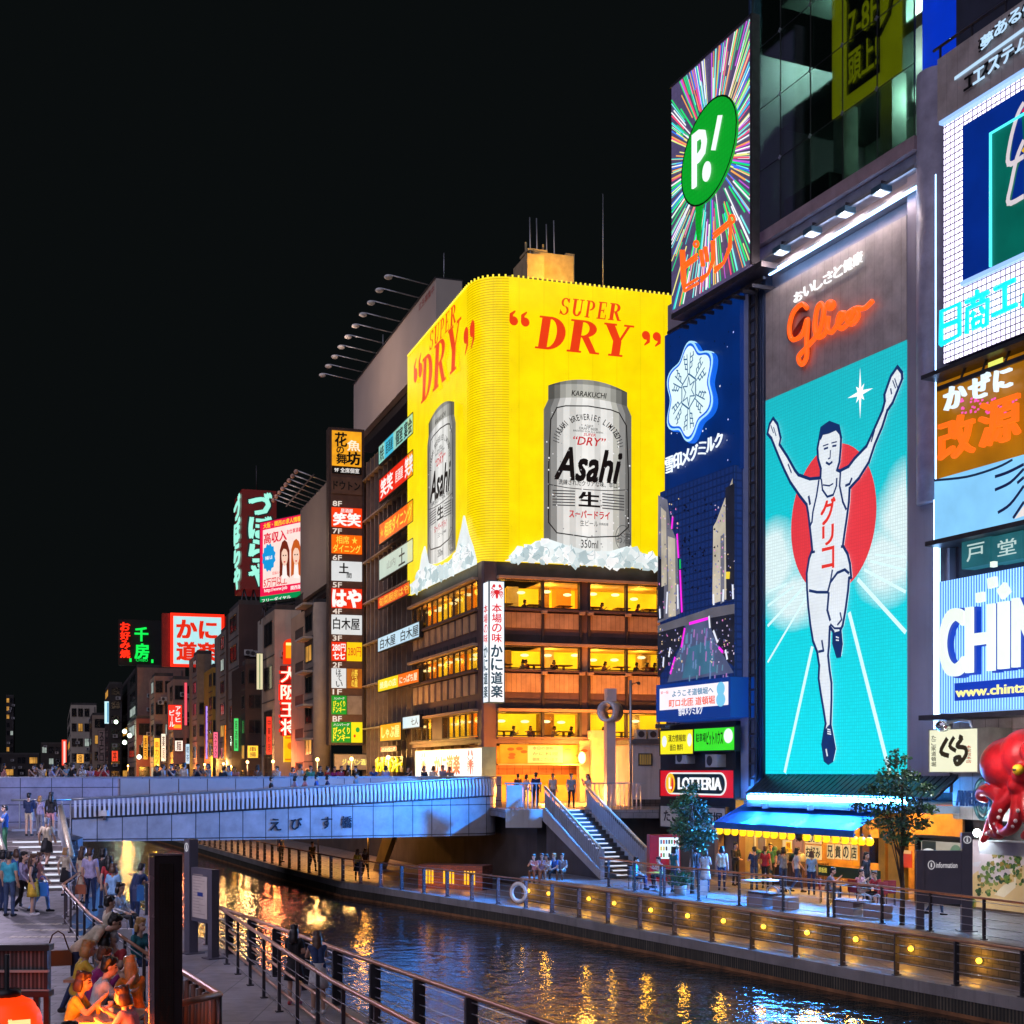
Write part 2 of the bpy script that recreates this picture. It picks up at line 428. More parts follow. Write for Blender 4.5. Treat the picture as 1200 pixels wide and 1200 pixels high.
# left bank
TZ = .8
LE = [(7.3, 5), (2.4, 15.5), (.71, 19), (-2.9, 26.2), (-8.1, 36.8), (-13, 47), (-18.9, 58.6), (-25, 71), (-36, 95), (-60, 150), (-110, 260), (-190, 430)]
TE = [(1.2, 6), (-3.0, 16), (-4.75, 19.7), (-8.4, 27.6), (-11.4, 35), (-12.9, 42), (-13.5, 44.5), (-16.2, 54)]
mb = MB(PAVE2); mb.prism([(-600, 5)]+LE+[(-600, 430)], -3, 0); build(mb, 'riverside_walkway', kind='structure')
mb = MB(QUAYW); strip(mb, off(LE, .012), -1.9, -.2); build(mb, 'near_quay_wall', kind='structure')
mb = MB(PAVE); mb.prism([(-60, 6)]+TE+[(-60, 54)], -.5, TZ); build(mb, 'cafe_terrace_paving', kind='structure')
mb = MB(CONC); strip(mb, off(TE, .01), 0, TZ-.003); build(mb, 'terrace_edge_wall', kind='structure')
# tactile paving strips
TACT = P('tactile_yellow', (.4, .36, .3), .6, var=.25, scale=4, bmp=.8, bscale=30)
mb = MB(TACT)
for j, (px, py, n) in enumerate([(16, 1083, 10), (32, 1090, 10), (12, 1098, 12)]):
 g = ground(px, py, TZ)
 for k in range(n): mb.box(g.x+k*.17, g.x+k*.17+.13, g.y-.16, g.y+.16, TZ, TZ+.006)
build(mb, 'tactile_paving', kind='structure')
# ------------------------------------------------------------------ railings
def along(line, step, start=.3):
 """points every step metres along a 3D polyline, with direction"""
 out = []; a = start; tot = 0
 for p, q in zip(line, line[1:]):
  p = Vector(p); q = Vector(q); d = (q-p).length
  while a <= tot+d:
   t = (a-tot)/d; out.append((p.lerp(q, t), (q-p).normalized())); a += step
  tot += d
 return out
def railing(name, label, line, h, step, post, top, pm, tm, wires, group=None, toprad=.035, lean=0.0, start=.3, ymax=1e9, double=0):
 T_ = thing(name, label, 'railing', line[0], group=group)
 proto = {}
 for i, (p, t) in enumerate(along(line, step, start)[:100]):
  if p.y > ymax: break
  ang = math.atan2(t.y, t.x)
  m = MB(pm); w_, d_ = post
  if double and i % double == double-1:
   for s in (-.13, .13): m.box(s-w_/2, s+w_/2, -d_/2, d_/2, 0, h-.02)
  else:
   m.box(-w_/2, w_/2, -d_/2, d_/2, 0, h-.02)
  m.box(-w_/2-.04, w_/2+.04, -d_/2-.04, d_/2+.04, 0, .025)
  M = Matrix.Translation(p) @ Matrix.Rotation(ang, 4, 'Z')
  m.v = [tuple(M @ Vector(v)) for v in m.v]
  build(m, 'post', T_)
 m = MB(tm); m.tube([Vector(p)+Vector((0, 0, h)) for p in line], toprad, 10); build(m, 'handrail', T_)
 if wires:
  m = MB(STEEL_L)
  for k in range(wires):
   z = .12+(h-.22)*k/max(1, wires-1) if wires > 1 else h*.5
   m.tube([Vector(p)+Vector((0, 0, z)) for p in line], .011, 5)
  build(m, 'wire_infill', T_)
 return T_
def z3(line, z): return [(x, y, z) for x, y in line]
def clip_line(line, y0, y1): return [p for p in line if y0 <= p[1] <= y1]
railing('railing', 'long low quayside railing with thick dark posts along the lower walkway at the water', z3(off(clip_line(QE, 14, 113), .16), -.93), 1.16, 2.08, (.05, .16), None, STEEL, BRASS, 5)
railing('railing', 'brown steel railing along the upper promenade edge in front of the awning restaurant', z3(off(clip_line(UW, 13, 57), .14), .05), 1.12, 2.15, (.045, .09), None, STEEL, BRASS, 5, double=4)
railing('railing', 'bronze topped wire railing at the near canal edge, with broad flat posts', z3(off(LE[1:6], -.15), 0), 1.1, 2.1, (.08, .2), None, STEEL, BRASS, 6, toprad=.045)
inner = [(-7.45, 34.4, 0), (-4.5, 26.3, 0), (-2.9, 22, 0), (-1.0, 17.5, 0), (.6, 13.5, 0)]
T_ = railing('railing', 'tubular bronze ramp railing with round posts in the middle of the near walkway', inner, 1.24, 1.72, (.06, .06), None, STEEL, BRASS, 0, toprad=.04, start=.1)
m = MB(BRASS)
for z in (.38, .8): m.tube([Vector(p)+Vector((.06, 0, z)) for p in inner], .028, 8)
build(m, 'middle_rail', T_)
m = MB(STEEL)
for z in (.2, .6, 1.0): m.tube([Vector(p)+Vector((-.05, 0, z)) for p in inner], .01, 5)
build(m, 'wire_infill', T_)
# terrace railing (bronze), its near end with wooden panels
tl = [(x, y, TZ) for x, y in off(TE[2:6], -.12)]
railing('railing', 'bronze handrail on thin posts at the edge of the raised cafe terrace', tl, .92, 1.9, (.05, .05), None, STEEL, BRASS, 2, toprad=.03, start=.6)
a = Vector((-4.75, 19.6, TZ)); b_ = Vector((-3.75, 17.5, TZ)); c = Vector((-4.35, 16.3, TZ))
T_ = thing('railing', 'short bronze corner railing with wooden slats beside the black totem', 'railing', a)
mb = MB(BRASS); mb.tube([a+Vector((0, 0, .95)), b_+Vector((0, 0, .95)), c+Vector((0, 0, .95))], .045, 10); build(mb, 'handrail', T_)
for p in (a, b_, c):
 mb = MB(STEEL); mb.tube([p, p+Vector((0, 0, .95))], .035, 8); build(mb, 'post', T_)
for k in range(5):
 q = a.lerp(b_, .15+k*.17); mb = MB(WOOD); mb.tube([q+Vector((0, 0, .1)), q+Vector((.02, 0, .86))], .07, 4); build(mb, 'wooden_slat', T_)
# ------------------------------------------------------------------ main bridge and curved ramp
A = Vector((-36, 56.2)); B = Vector((-.55, 71.2))
u = (B-A).normalized(); FB = Frame(A, u); LB = (B-A).length
T_ = thing('footbridge', 'broad main footbridge with lavender panel parapet, crowded with people, behind the louvred ramp', 'bridge', (A.x, A.y, 0))
mb = MB(CONC_D); FB.box(mb, 0, LB, 1.9, 3.25, -12, -.3); build(mb, 'deck', T_)
mb = MB(BRG2); FB.box(mb, 0, LB, 1.7, 4.34, -.28, 0); build(mb, 'parapet', T_)
s0 = FB.S(140)
mb = MB(P('glass_parapet_panel', (.66, .6, .6), .1, .3, var=.1)); FB.box(mb, s0, LB-.3, 3.45, 4.3, .004, .03)
mb.mat(STEEL)
for k in range(int((LB-s0)/1.35)): FB.box(mb, s0+k*1.35, s0+k*1.35+.03, 3.45, 4.3, .03, .04)
build(mb, 'glass_panel', T_)
mb = MB(STEEL_L); FB.box(mb, 0, LB, 4.34, 4.40, -.32, .05); build(mb, 'coping', T_)
mb = MB(BRG2); FB.box(mb, 0, LB, 1.7, 4.34, -12.3, -12); build(mb, 'far_parapet', T_)
# ramp
RL = Vector((-18.9, 58.6)); RR = Vector((-1.5, 67.6)); nb = Vector((.46, -.89))
def rpt(w_, z):
 p = RL.lerp(RR, w_)+nb*.7*math.sin(math.pi*min(1, w_))
 return Vector((p.x, p.y, z))
NS = 40
path = [(w_/NS) for w_ in range(NS+1)]
P2 = [rpt(w_, 0) for w_ in path]
end = P2[-1]; dirn = (P2[-1]-P2[-2]).normalized(); inw = Vector((-dirn.y, dirn.x, 0))
for k in range(1, 9):
 t = k/8*math.pi/2; P2.append(end+dirn*1.5*math.sin(t)+inw*1.5*(1-math.cos(t)))
P2.append(P2[-1]+inw*2.6)
W2 = path+[1]*9
cum = [0]
for p, q in zip(P2, P2[1:]): cum.append(cum[-1]+(q-p).length)
zb = lambda w_: 1.62-.15*w_
zt = lambda w_: 2.58+.8*w_
zr = lambda w_: 3.42+.9*w_
T_ = thing('footbridge', 'pale blue curved ramp bridge with a leaning louvred rail and a Japanese name', 'bridge', (RL.x, RL.y, 0))
mb = MB(BRG); V = []; F = []; U = []
inn = [p+Vector((-nb.x, -nb.y, 0))*2.6 if i <= NS else p+Vector((-2.4, 1.0, 0)) for i, p in enumerate(P2)]
for i, p in enumerate(P2):
 w_ = W2[i]
 for q, z in ((p, zb(w_)), (p, zt(w_)), (inn[i], zt(w_)), (inn[i], zb(w_))): V.append((q.x, q.y, z)); U.append((cum[i], z if q is p else z+5))
for i in range(len(P2)-1):
 for k in range(4): a_ = i*4+k; b2 = i*4+(k+1) % 4; F.append((a_, b2, b2+4, a_+4))
F += [(0, 1, 2, 3), tuple(len(V)-4+k for k in (3, 2, 1, 0))]
mb.add(V, F, uv=U); build(mb, 'girder', T_)
mb = MB(STEEL)   # dark seam below the rail and along the girder's lower edge
mb.tube([Vector((p.x, p.y, zt(W2[i])+.03))+Vector((nb.x, nb.y, 0))*.03 for i, p in enumerate(P2)], .045, 6)
mb.tube([Vector((p.x, p.y, zb(W2[i])+.10))+Vector((nb.x, nb.y, 0))*.012 for i, p in enumerate(P2)], .02, 6); build(mb, 'edge_trim', T_)
mb = MB(P('louvre_metal', (.75, .75, .8), .35, .2, var=.08))   # slats lean outwards
step = .2; d = .15
while d < cum[-1]-.1:
 i = max(k for k in range(len(cum)-1) if cum[k] <= d); t = (d-cum[i])/(cum[i+1]-cum[i])
 p = P2[i].lerp(P2[i+1], t); w_ = W2[i]+(W2[min(i+1, len(W2)-1)]-W2[i])*t
 tg = (P2[i+1]-P2[i]).normalized(); o_ = Vector((tg.y, -tg.x, 0))
 z0 = zt(w_)+.06; z1 = zr(w_)
 q0 = Vector((p.x, p.y, z0))+o_*.05; q1 = Vector((p.x, p.y, (z0+z1)/2))+o_*.07; q2 = Vector((p.x, p.y, z1))-o_*.03
 hw = tg*.05
 for a_, b2 in ((q0, q1), (q1, q2)):
  e = o_*.1
  VV = [a_-hw, a_+hw, b2+hw, b2-hw, a_-hw-e, a_+hw-e, b2+hw-e, b2-hw-e]
  mb.add([tuple(x) for x in VV], [(0, 1, 2, 3), (4, 7, 6, 5), (0, 4, 5, 1), (1, 5, 6, 2), (2, 6, 7, 3), (3, 7, 4, 0)])
 d += step
build(mb, 'louvre_rail', T_)
mb = MB(STEEL_L); mb.tube([Vector((p.x, p.y, zr(W2[i])+.02)) for i, p in enumerate(P2)], .055, 8)
build(mb, 'handrail', T_)
mb = MB(P('rail_backing', (.22, .22, .25), .5)); V = []; F = []
for i, p in enumerate(P2):
 tg = (P2[min(i+1, len(P2)-1)]-P2[max(0, i-1)]).normalized(); o_ = Vector((tg.y, -tg.x, 0))
 q = p-o_*.16; V += [(q.x, q.y, zt(W2[i])-.02), (q.x, q.y, zt(W2[i])+(zr(W2[i])-zt(W2[i]))*.62)]
for i in range(len(P2)-1): F.append((2*i, 2*i+2, 2*i+3, 2*i+1))
mb.add(V, F); build(mb, 'rail_backing', T_)
for ch, px in zip('えびす橋', (328, 353, 377, 402)):
 best = min(range(NS), key=lambda i: abs(600+P2[i].x/P2[i].y*FPX-px))
 tg = (P2[best+1]-P2[best]).normalized(); Fk = Frame(P2[best], tg)
 w_ = path[best]; mb = MB(INK(15, 22, 40)); zc = (zb(w_)+zt(w_))/2-.02
 Fk.text(mb, ch, (-.26, .26, zc-.27, zc+.27), .035, .02, bold=.02); build(mb, 'name_character', T_)
# left end box where the ramp meets the steps
mb = MB(STEEL_L)
for k in range(7):
 p = RL+Vector((-.05-k*.32, -.12*k)); mb.box(p.x-.025, p.x+.025, p.y-.025, p.y+.025, 2.2, 3.4)
mb.tube([(RL.x, RL.y, 3.42), (RL.x-2.3, RL.y-.84, 3.42)], .045, 8); build(mb, 'end_railing', T_)
mb = MB(BRG); Fe = Frame((RL.x-2.3, RL.y-.84), (2.3, .84)); Fe.box(mb, 0, 2.42, 1.5, 2.2, -.3, 0); build(mb, 'end_panel', T_)
# ------------------------------------------------------------------ steps
STRIP = E('nosing_glow', C(235, 240, 255), .85, light=False)  # white tread nosings, their reflected light put in as a slight glow
def stairs(name, label, p0, p1, width, z0, z1, n, body, strip_frac, sides=True):
 p0 = Vector(p0); p1 = Vector(p1); t = (p1-p0); run = t.length; t.normalize(); q = Vector((t.y, -t.x))
 T_ = thing(name, label, 'stairs', (p0.x, p0.y, z0))
 Fm = lambda v: (p0.x+t.x*v[1]+q.x*v[0], p0.y+t.y*v[1]+q.y*v[0], v[2])
 mb = MB(body); rs = (z1-z0)/n; tr = run/n
 for i in range(n):
  mb.box(-width/2, width/2, i*tr, run, z0+i*rs-(.0 if i else 0), z0+(i+1)*rs, T=Fm)
 build(mb, 'flight', T_)
 for i in range(n):
  mb = MB(STRIP); f = strip_frac(i) if callable(strip_frac) else strip_frac
  mb.box(-width/2*f[0], width/2*f[1], i*tr-.012, i*tr+.10, z0+(i+1)*rs+.002-.05, z0+(i+1)*rs+.004, T=Fm); build(mb, 'light_strip', T_)
 return T_, Fm, run
Ts, Fm, run = stairs('staircase', 'dark steps with lit treads from the promenade up to the bridge plaza', (4.83, 59), (2.53, 64.2), 2.0, 0, PZ, 16, CONC_D, (.35, .55))
for s in (-1, 1):
 mb = MB(CONC_L); x = s*1.1
 V = [(x-.1, -.1, 0), (x+.1, -.1, 0), (x+.1, -.1, .3), (x-.1, -.1, .3), (x-.1, run, PZ-.5), (x+.1, run, PZ-.5), (x+.1, run, PZ+.1), (x-.1, run, PZ+.1)]
 mb.add(V, [(0, 1, 2, 3), (4, 7, 6, 5), (0, 4, 5, 1), (1, 5, 6, 2), (2, 6, 7, 3), (3, 7, 4, 0)], T=Fm); build(mb, 'stringer', Ts)
 line = [Fm((x, -.1, .3)), Fm((x, run, PZ+.1))]
 lab = ['blue lit sloping balustrade on the canal side of the plaza steps', 'pale sloping balustrade on the shop side of the plaza steps'][s > 0]
 Tr = thing('stair_balustrade', lab, 'railing', line[0])
 mb = MB(P('cream_rail', (.5, .42, .3), .4, .2)); mb.tube([Vector(p)+Vector((0, 0, .98)) for p in line], .06, 8); build(mb, 'handrail', Tr)
 mb = MB(STEEL_L)
 for p, t in along(line, .2, .1): mb.box(p.x-.018, p.x+.018, p.y-.05, p.y+.05, p.z, p.z+.95)
 build(mb, 'baluster_infill', Tr)
 mb = MB(STEEL_L); p = Vector(line[0]); mb.box(p.x-.09, p.x+.09, p.y-.09, p.y+.09, 0, 1.32); build(mb, 'newel_post', Tr)
 mb = MB(P('balustrade_sheet', (.45, .47, .5), .35, .3)); p = Vector(line[0]); q = Vector(line[1])
 mb.add([tuple(p+Vector((0, .03, .05))), tuple(q+Vector((0, .03, .05))), tuple(q+Vector((0, .03, .75))), tuple(p+Vector((0, .03, .75)))], [(0, 1, 2, 3)]); build(mb, 'side_sheet', Tr)
# plaza edge fence left and right of the steps
for lab, x0, x1, y in (('short blue grey balustrade at the plaza edge between the ramp end and the steps', -.25, 1.3, 64.35), ('short pale balustrade at the plaza edge between the steps and the white back building', 3.75, 6.3, 65.2)):
 Tr = thing('plaza_balustrade', lab, 'railing', (x0, y, PZ))
 mb = MB(STEEL_L)
 k = x0
 while k < x1: mb.box(k-.025, k+.025, y-.05, y+.05, PZ, PZ+1.2); k += .2
 build(mb, 'baluster_infill', Tr)
 mb = MB(STEEL_L); mb.box(x0-.1, x1+.1, y-.08, y+.08, PZ+1.2, PZ+1.27); build(mb, 'handrail', Tr)
 if x0 < 0:
  mb = MB(P('balustrade_sheet', (.45, .47, .5), .35, .3)); mb.box(x0, x1-.8, y-.1, y-.07, PZ+.1, PZ+1.15); build(mb, 'metal_sheet', Tr)
mb = MB(CONC_L); mb.box(-.3, 1.4, 64.05, 64.19, 2.0, PZ+.02); build(mb, 'plaza_slab_edge', kind='structure')
# left steps with lit nosings, up to the bridge landing
Tl, Fm2, run2 = stairs('staircase', 'wide grey steps with bright white nosings at the left end of the bridge', (-15.0, 43.6), (-17.3, 50.2), 2.5, TZ, 2.1, 9, CONC, lambda i: (R.uniform(.2, .8), R.uniform(.2, .75)))
mb = MB(PAVE); mb.prism([(-30, 54), (-24, 52.4), (-18.6, 50.7), (-15.9, 49.7), (-16.5, 52.5), (-19.6, 59), (-36, 56), (-36, 50)], 1.6, 2.1); build(mb, 'bridge_landing', kind='structure')
Tr = thing('stair_parapet', 'cream topped sloping parapet beside the left bridge steps', 'railing', (-13.9, 43.4, TZ))
p = at(84, 43.2, TZ); q = at(71, 52.5, 2.1)
mb = MB(P('lavender_sheet', (.42, .4, .48), .35, .3)); mb.add([(p.x, p.y, p.z), (q.x, q.y, q.z-.5), (q.x, q.y, q.z+1.1), (p.x, p.y, p.z+1.1)], [(0, 1, 2, 3)]); build(mb, 'side_sheet', Tr)
mb = MB(P('cream_rail', (.5, .42, .3), .4, .2)); mb.tube([p+Vector((0, 0, 1.15)), q+Vector((0, 0, 1.15))], .1, 8); build(mb, 'handrail', Tr)
mb = MB(STEEL_L)
for t in range(9):
 r_ = p.lerp(q, t/8); mb.box(r_.x-.1, r_.x-.06, r_.y-.03, r_.y+.03, r_.z, r_.z+1.12)
build(mb, 'baluster_infill', Tr)
Tr = thing('stair_parapet', 'cream sloping stair rail cut by the left edge of the picture', 'railing', at(2, 42, TZ))
p = at(8, 42.5, TZ); q = at(-14, 49, 2.1)
mb = MB(P('cream_rail', (.5, .42, .3), .4, .2)); mb.tube([p+Vector((0, 0, 1.1)), q+Vector((0, 0, 1.1))], .1, 8); build(mb, 'handrail', Tr)
mb = MB(P('lavender_sheet', (.42, .4, .48), .35, .3)); mb.add([(p.x, p.y, p.z), (q.x, q.y, q.z), (q.x, q.y, q.z+1.05), (p.x, p.y, p.z+1.05)], [(0, 1, 2, 3)]); build(mb, 'side_sheet', Tr)
# brick planter with lit slots under the bridge, lower stair flank
Fp = Frame(at(490, 66, 0).xy, (1, -.42)); T_ = thing('planter_bench', 'red brick bench block with glowing slots on the lower walkway under the bridge', 'bench', tuple(at(490, 66, -1)))
mb = MB(TILE('red_brick', (.3, .09, .05), (.1, .06, .05), .22, .075, .01, .7, .25, .5)); Fp.box(mb, 0, 3.4, -1, .15, -1.2, 0); build(mb, 'brick_block', T_)
SLOT = E('slot_glow', C(255, 190, 30), 1.3)
for g in range(3):
 for k in range(4):
  mb = MB(SLOT); s = .25+g*1.1+k*.16; Fp.box(mb, s, s+.09, -.75, -.1, .003, .01); build(mb, 'lit_slot', T_)
 plight('slot_lamp', Fp.w(.6+g*1.1, -.6, .5), C(255, 150, 30), 6, .2, T_)
mb = MB(CONC_L); V = [at(437, 78, -1), at(446, 78, -1), at(463, 78, 1.3), at(452, 78, 1.5)]
T_ = thing('stair_flank', 'pale concrete flank of a small stair beneath the bridge on the lower walkway', 'stairs', tuple(V[0]))
mb.add([tuple(v) for v in V]+[tuple(v+Vector((.2, 1.2, 0))) for v in V], [(0, 1, 2, 3), (4, 7, 6, 5), (0, 4, 5, 1), (1, 5, 6, 2), (2, 6, 7, 3), (3, 7, 4, 0)])
build(mb, 'flank', T_)
# wall lamps along the promenade wall
LAMPG = E('bulkhead_lamp_glow', C(255, 205, 60), 3.0, light=False)
def uw_at(px):
 for p, q in zip(UW, UW[1:]):
  a0 = 600+p[0]/max(p[1], .1)*FPX; a1 = 600+q[0]/q[1]*FPX
  if min(a0, a1) <= px <= max(a0, a1):
   k = (px-600)/FPX; t = (k*p[1]-p[0])/((q[0]-p[0])-k*(q[1]-p[1]))
   v = Vector(p).lerp(Vector(q), t); d = (Vector(q)-Vector(p)).normalized(); return v, Vector((-d.y, d.x))
 return None
for i, px in enumerate((600, 621, 645, 692, 722, 765, 808, 850, 897, 948, 1005, 1070, 1150)):
 r_ = uw_at(px)
 if not r_: continue
 v, o_ = r_
 z = -.5
 T_ = thing('wall_lamp', 'small round yellow lamp on the promenade wall, %s from the steps' % ORD[i], 'wall lamp', (v.x, v.y, z), group='yellow wall lamps along the promenade wall')
 mb = MB(STEEL); c = Vector((v.x, v.y, z))+o_.to_3d()*.03
 mb.ball(c, .07, 10, 6); build(mb, 'housing', T_)
 mb = MB(LAMPG); mb.ball(c+o_.to_3d()*.05, .085, 12, 8); build(mb, 'globe', T_)
 plight('bulkhead_light', c+o_.to_3d()*.22, C(255, 180, 50), 14, .08, T_)
BFL = 5200
# ------------------------------------------------------------------ sign block right of the steps
FG = Frame((10.56, 56.9), (.404, -.914))
S = FG.S
SIL = P('lavender_cladding', (.34, .31, .37), .5, .15, var=.12, scale=.5, stain=.2)
GREYP = TILE('grey_sign_panel', (.5, .44, .41), (.36, .31, .29), .5, 60, .012, .45, .04, 0, .1)
TB = thing('sign_building', 'tall canal side building whose whole front is stacked with glowing signs', 'building', (10.56, 56.9, 0))
gl0, gl1 = S(882), S(1072); gz = FG.Z(882, 288)
mb = MB(SIL); FG.box(mb, -8.6, 11.0, 3.9, gz-.1, -12, -.35); FG.box(mb, S(1062)+.01, 10.97, 3.9, gz-.12, -.36, -.03); FG.box(mb, gl1+.05, 11.0, gz-.1, 52, -12, -.35); FG.box(mb, S(800, -.35), gl0-.15, gz-.1, FG.Z(880, 70, -.35), -12, -.35); build(mb, 'wall', TB)
mb = MB(CONC_D); FG.box(mb, -8.6, 11.0, 0, 3.9, -12, -6); build(mb, 'ground_floor_back_wall', TB)
mb = MB(CONC); FG.box(mb, -8.6, -2.6, 0, 3.9, -6, -.4); build(mb, 'ground_floor_wall', TB)
# --- glass upper storeys
mb = MB(P('pale_interior_wall', (.4, .45, .42), .6)); FG.box(mb, gl0+.1, gl1-.1, gz+.6, 52, -6, -5.8); build(mb, 'inner_wall', TB)
for s_ in (gl0+2.2, gl0+5.2):
 mb = MB(P('pale_interior_wall', (.4, .45, .42), .6)); FG.box(mb, s_, s_+.7, gz+.4, 52, -3.2, -2.5); build(mb, 'inner_column', TB)
for z_ in (gz+.1, gz+5.2, gz+10.4, gz+15.6):
 mb = MB(P('slab_dark', (.05, .06, .06), .7)); FG.box(mb, gl0+.05, gl1-.05, z_, z_+.5, -5.8, -1.4); build(mb, 'floor_slab', TB)
mb = MB(BLACK); FG.box(mb, gl0+1.0, gl0+4, gz+.3, gz+1.7, -1.6, -.9); build(mb, 'parapet_block', TB)
mb = MB(GLASS('dark_green_glass', (.5, .62, .58), .05)); FG.box(mb, gl0, gl1, gz, 52, -.05, 0); build(mb, 'glass_wall', TB)
mb = MB(BLACK)
n_ = 5
for i in range(n_+1):
 s_ = gl0+(gl1-gl0)*i/n_; FG.box(mb, s_-.02, s_+.02, gz, 52, .002, .03)
for k in range(9): FG.box(mb, gl0, gl1, gz+.3+k*2.6-.015, gz+.3+k*2.6+.015, .002, .025)
build(mb, 'glazing_joints', TB)
for i in range(1, n_):
 for k in range(1, 6):
  mb = MB(STEEL_L); s_ = gl0+(gl1-gl0)*i/n_; z_ = gz+.3+k*2.6
  FG.box(mb, s_-.09, s_+.09, z_-.03, z_+.03, .035, .07); FG.box(mb, s_-.03, s_+.03, z_-.09, z_+.09, .035, .065); build(mb, 'glass_clamp', TB)
plight('office_lamp', FG.w(gl0+2.5, gz+9.5, -3.6), C(215, 255, 235), 1700, .5, TB)
plight('office_lamp', FG.w(gl0+6.5, gz+4.2, -3.4), C(215, 255, 235), 260, .4, TB)
mb = MB(E('fluorescent', C(230, 255, 240), 1.6, light=False)); FG.box(mb, gl0+.6, gl0+1.8, gz+14.2, gz+14.3, -2.2, -1.8); build(mb, 'ceiling_light', TB)
TY = thing('storey_sign', 'dim yellow sign with a dark beer mug hung inside the dark glass', 'sign', FG.w(6, gz+8, -1))
a_, b_, z0, z1 = FG.rect(975, -4, 140, 1055, -1); z0 = FG.Z(975, 140, -1)
mb = MB(E('mug_yellow', C(215, 195, 10), .8, var=.15)); FG.box(mb, a_, b_, z0, z1+4, -1.1, -1); build(mb, 'yellow_board', TY)
mb = MB(INK(10, 12, 8)); w_ = b_-a_; FG.box(mb, a_+w_*.24, a_+w_*.72, z0+.5, z0+4.2, -.995, -.96); FG.tube(mb, [(a_+w_*.72, z0+3.9), (a_+w_*.88, z0+4.1), (a_+w_*.93, z0+3.4), (a_+w_*.86, z0+2.4), (a_+w_*.72, z0+1.9)], .09, -.95)
for k in range(4): FG.poly(mb, FG.ell((a_+w_*(.3+k*.12), z0+4.35+.12*(k % 2)), .36, .3, 14), -.99+.002*k)
mb.mat(E('mug_text', C(215, 195, 10), .8, light=False)); FG.text(mb, '7-8F', (a_+w_*.27, a_+w_*.69, z0+2.5, z0+3.6), -.95, bold=.03); FG.text(mb, '頭上!', (a_+w_*.27, a_+w_*.69, z0+.8, z0+2.1), -.95, bold=.03); build(mb, 'mug_picture', TY)
mb = MB(DKBLUE); FG.box(mb, gl0-.12, gl0, gz-.2, 52, -.4, .12); build(mb, 'corner_fin', TB)
# wall right of the glass, blue light on it put in as glow
b0, b1 = S(1073), S(1190); bz = FG.Z(1073, 150)
mb = MB(E('blue_wall_glow', C(0, 48, 190), .95, var=.18)); FG.box(mb, b0, b1+6, bz+1.5, 56, -1.2, -.3); build(mb, 'blue_lit_wall', TB)
mb = MB(P('round_column', (.35, .33, .42), .4)); mb.tube([FG.w(b0+.9, 14, -.25), FG.w(b0+.9, bz+1.5, -.25)], .75, 20); build(mb, 'round_column', TB)
# ledge with beams and spot lamps under the glass
def slab_px(mb, x0, y0, x1, h, d0, d1):
 a, z = FG.sz(x0, y0, d1); FG.box(mb, a, S(x1, d1), z-h, z, d0, d1)
mb = MB(P('ledge_mauve', (.3, .22, .24), .5)); FG.box(mb, gl0-.3, gl1+.6, gz-.5, gz-.02, -.3, .55); build(mb, 'ledge', TB)
mb = MB(P('ledge_blue', (.3, .34, .45), .4, .3)); FG.box(mb, gl0-.3, gl1+.7, gz-1.0, gz-.53, -.3, .3); build(mb, 'lower_ledge', TB)
mb = MB(STEEL_L); FG.box(mb, gl0-.3, gl1+.7, gz-1.22, gz-1.1, .5, .62); build(mb, 'lamp_rail', TB)
for k in range(5):
 s_ = gl0+.9+k*2.05
 T_ = thing('spot_lamp', 'small spot lamp on the ledge above the runner sign, %s from the left' % ORD[k], 'lamp', FG.w(s_, gz-1.25, .56), group='spot lamps on the ledge above the runner sign')
 mb = MB(STEEL); FG.box(mb, s_-.03, s_+.03, gz-1.15, gz-.95, .35, .6); build(mb, 'bracket', T_)
 mb = MB(P('lamp_blue', (.08, .16, .22), .35, .5)); FG.box(mb, s_-.28, s_+.28, gz-1.42, gz-1.2, .35, .85); build(mb, 'lamp_head', T_)
 mb = MB(E('spot_face', C(190, 215, 255), 1.1, light=False)); FG.box(mb, s_-.24, s_+.24, gz-1.44, gz-1.424, .4, .8); build(mb, 'lens', T_)
 plight('spot_light', FG.w(s_, gz-1.6, .7), C(255, 225, 215), 42, .15, T_)
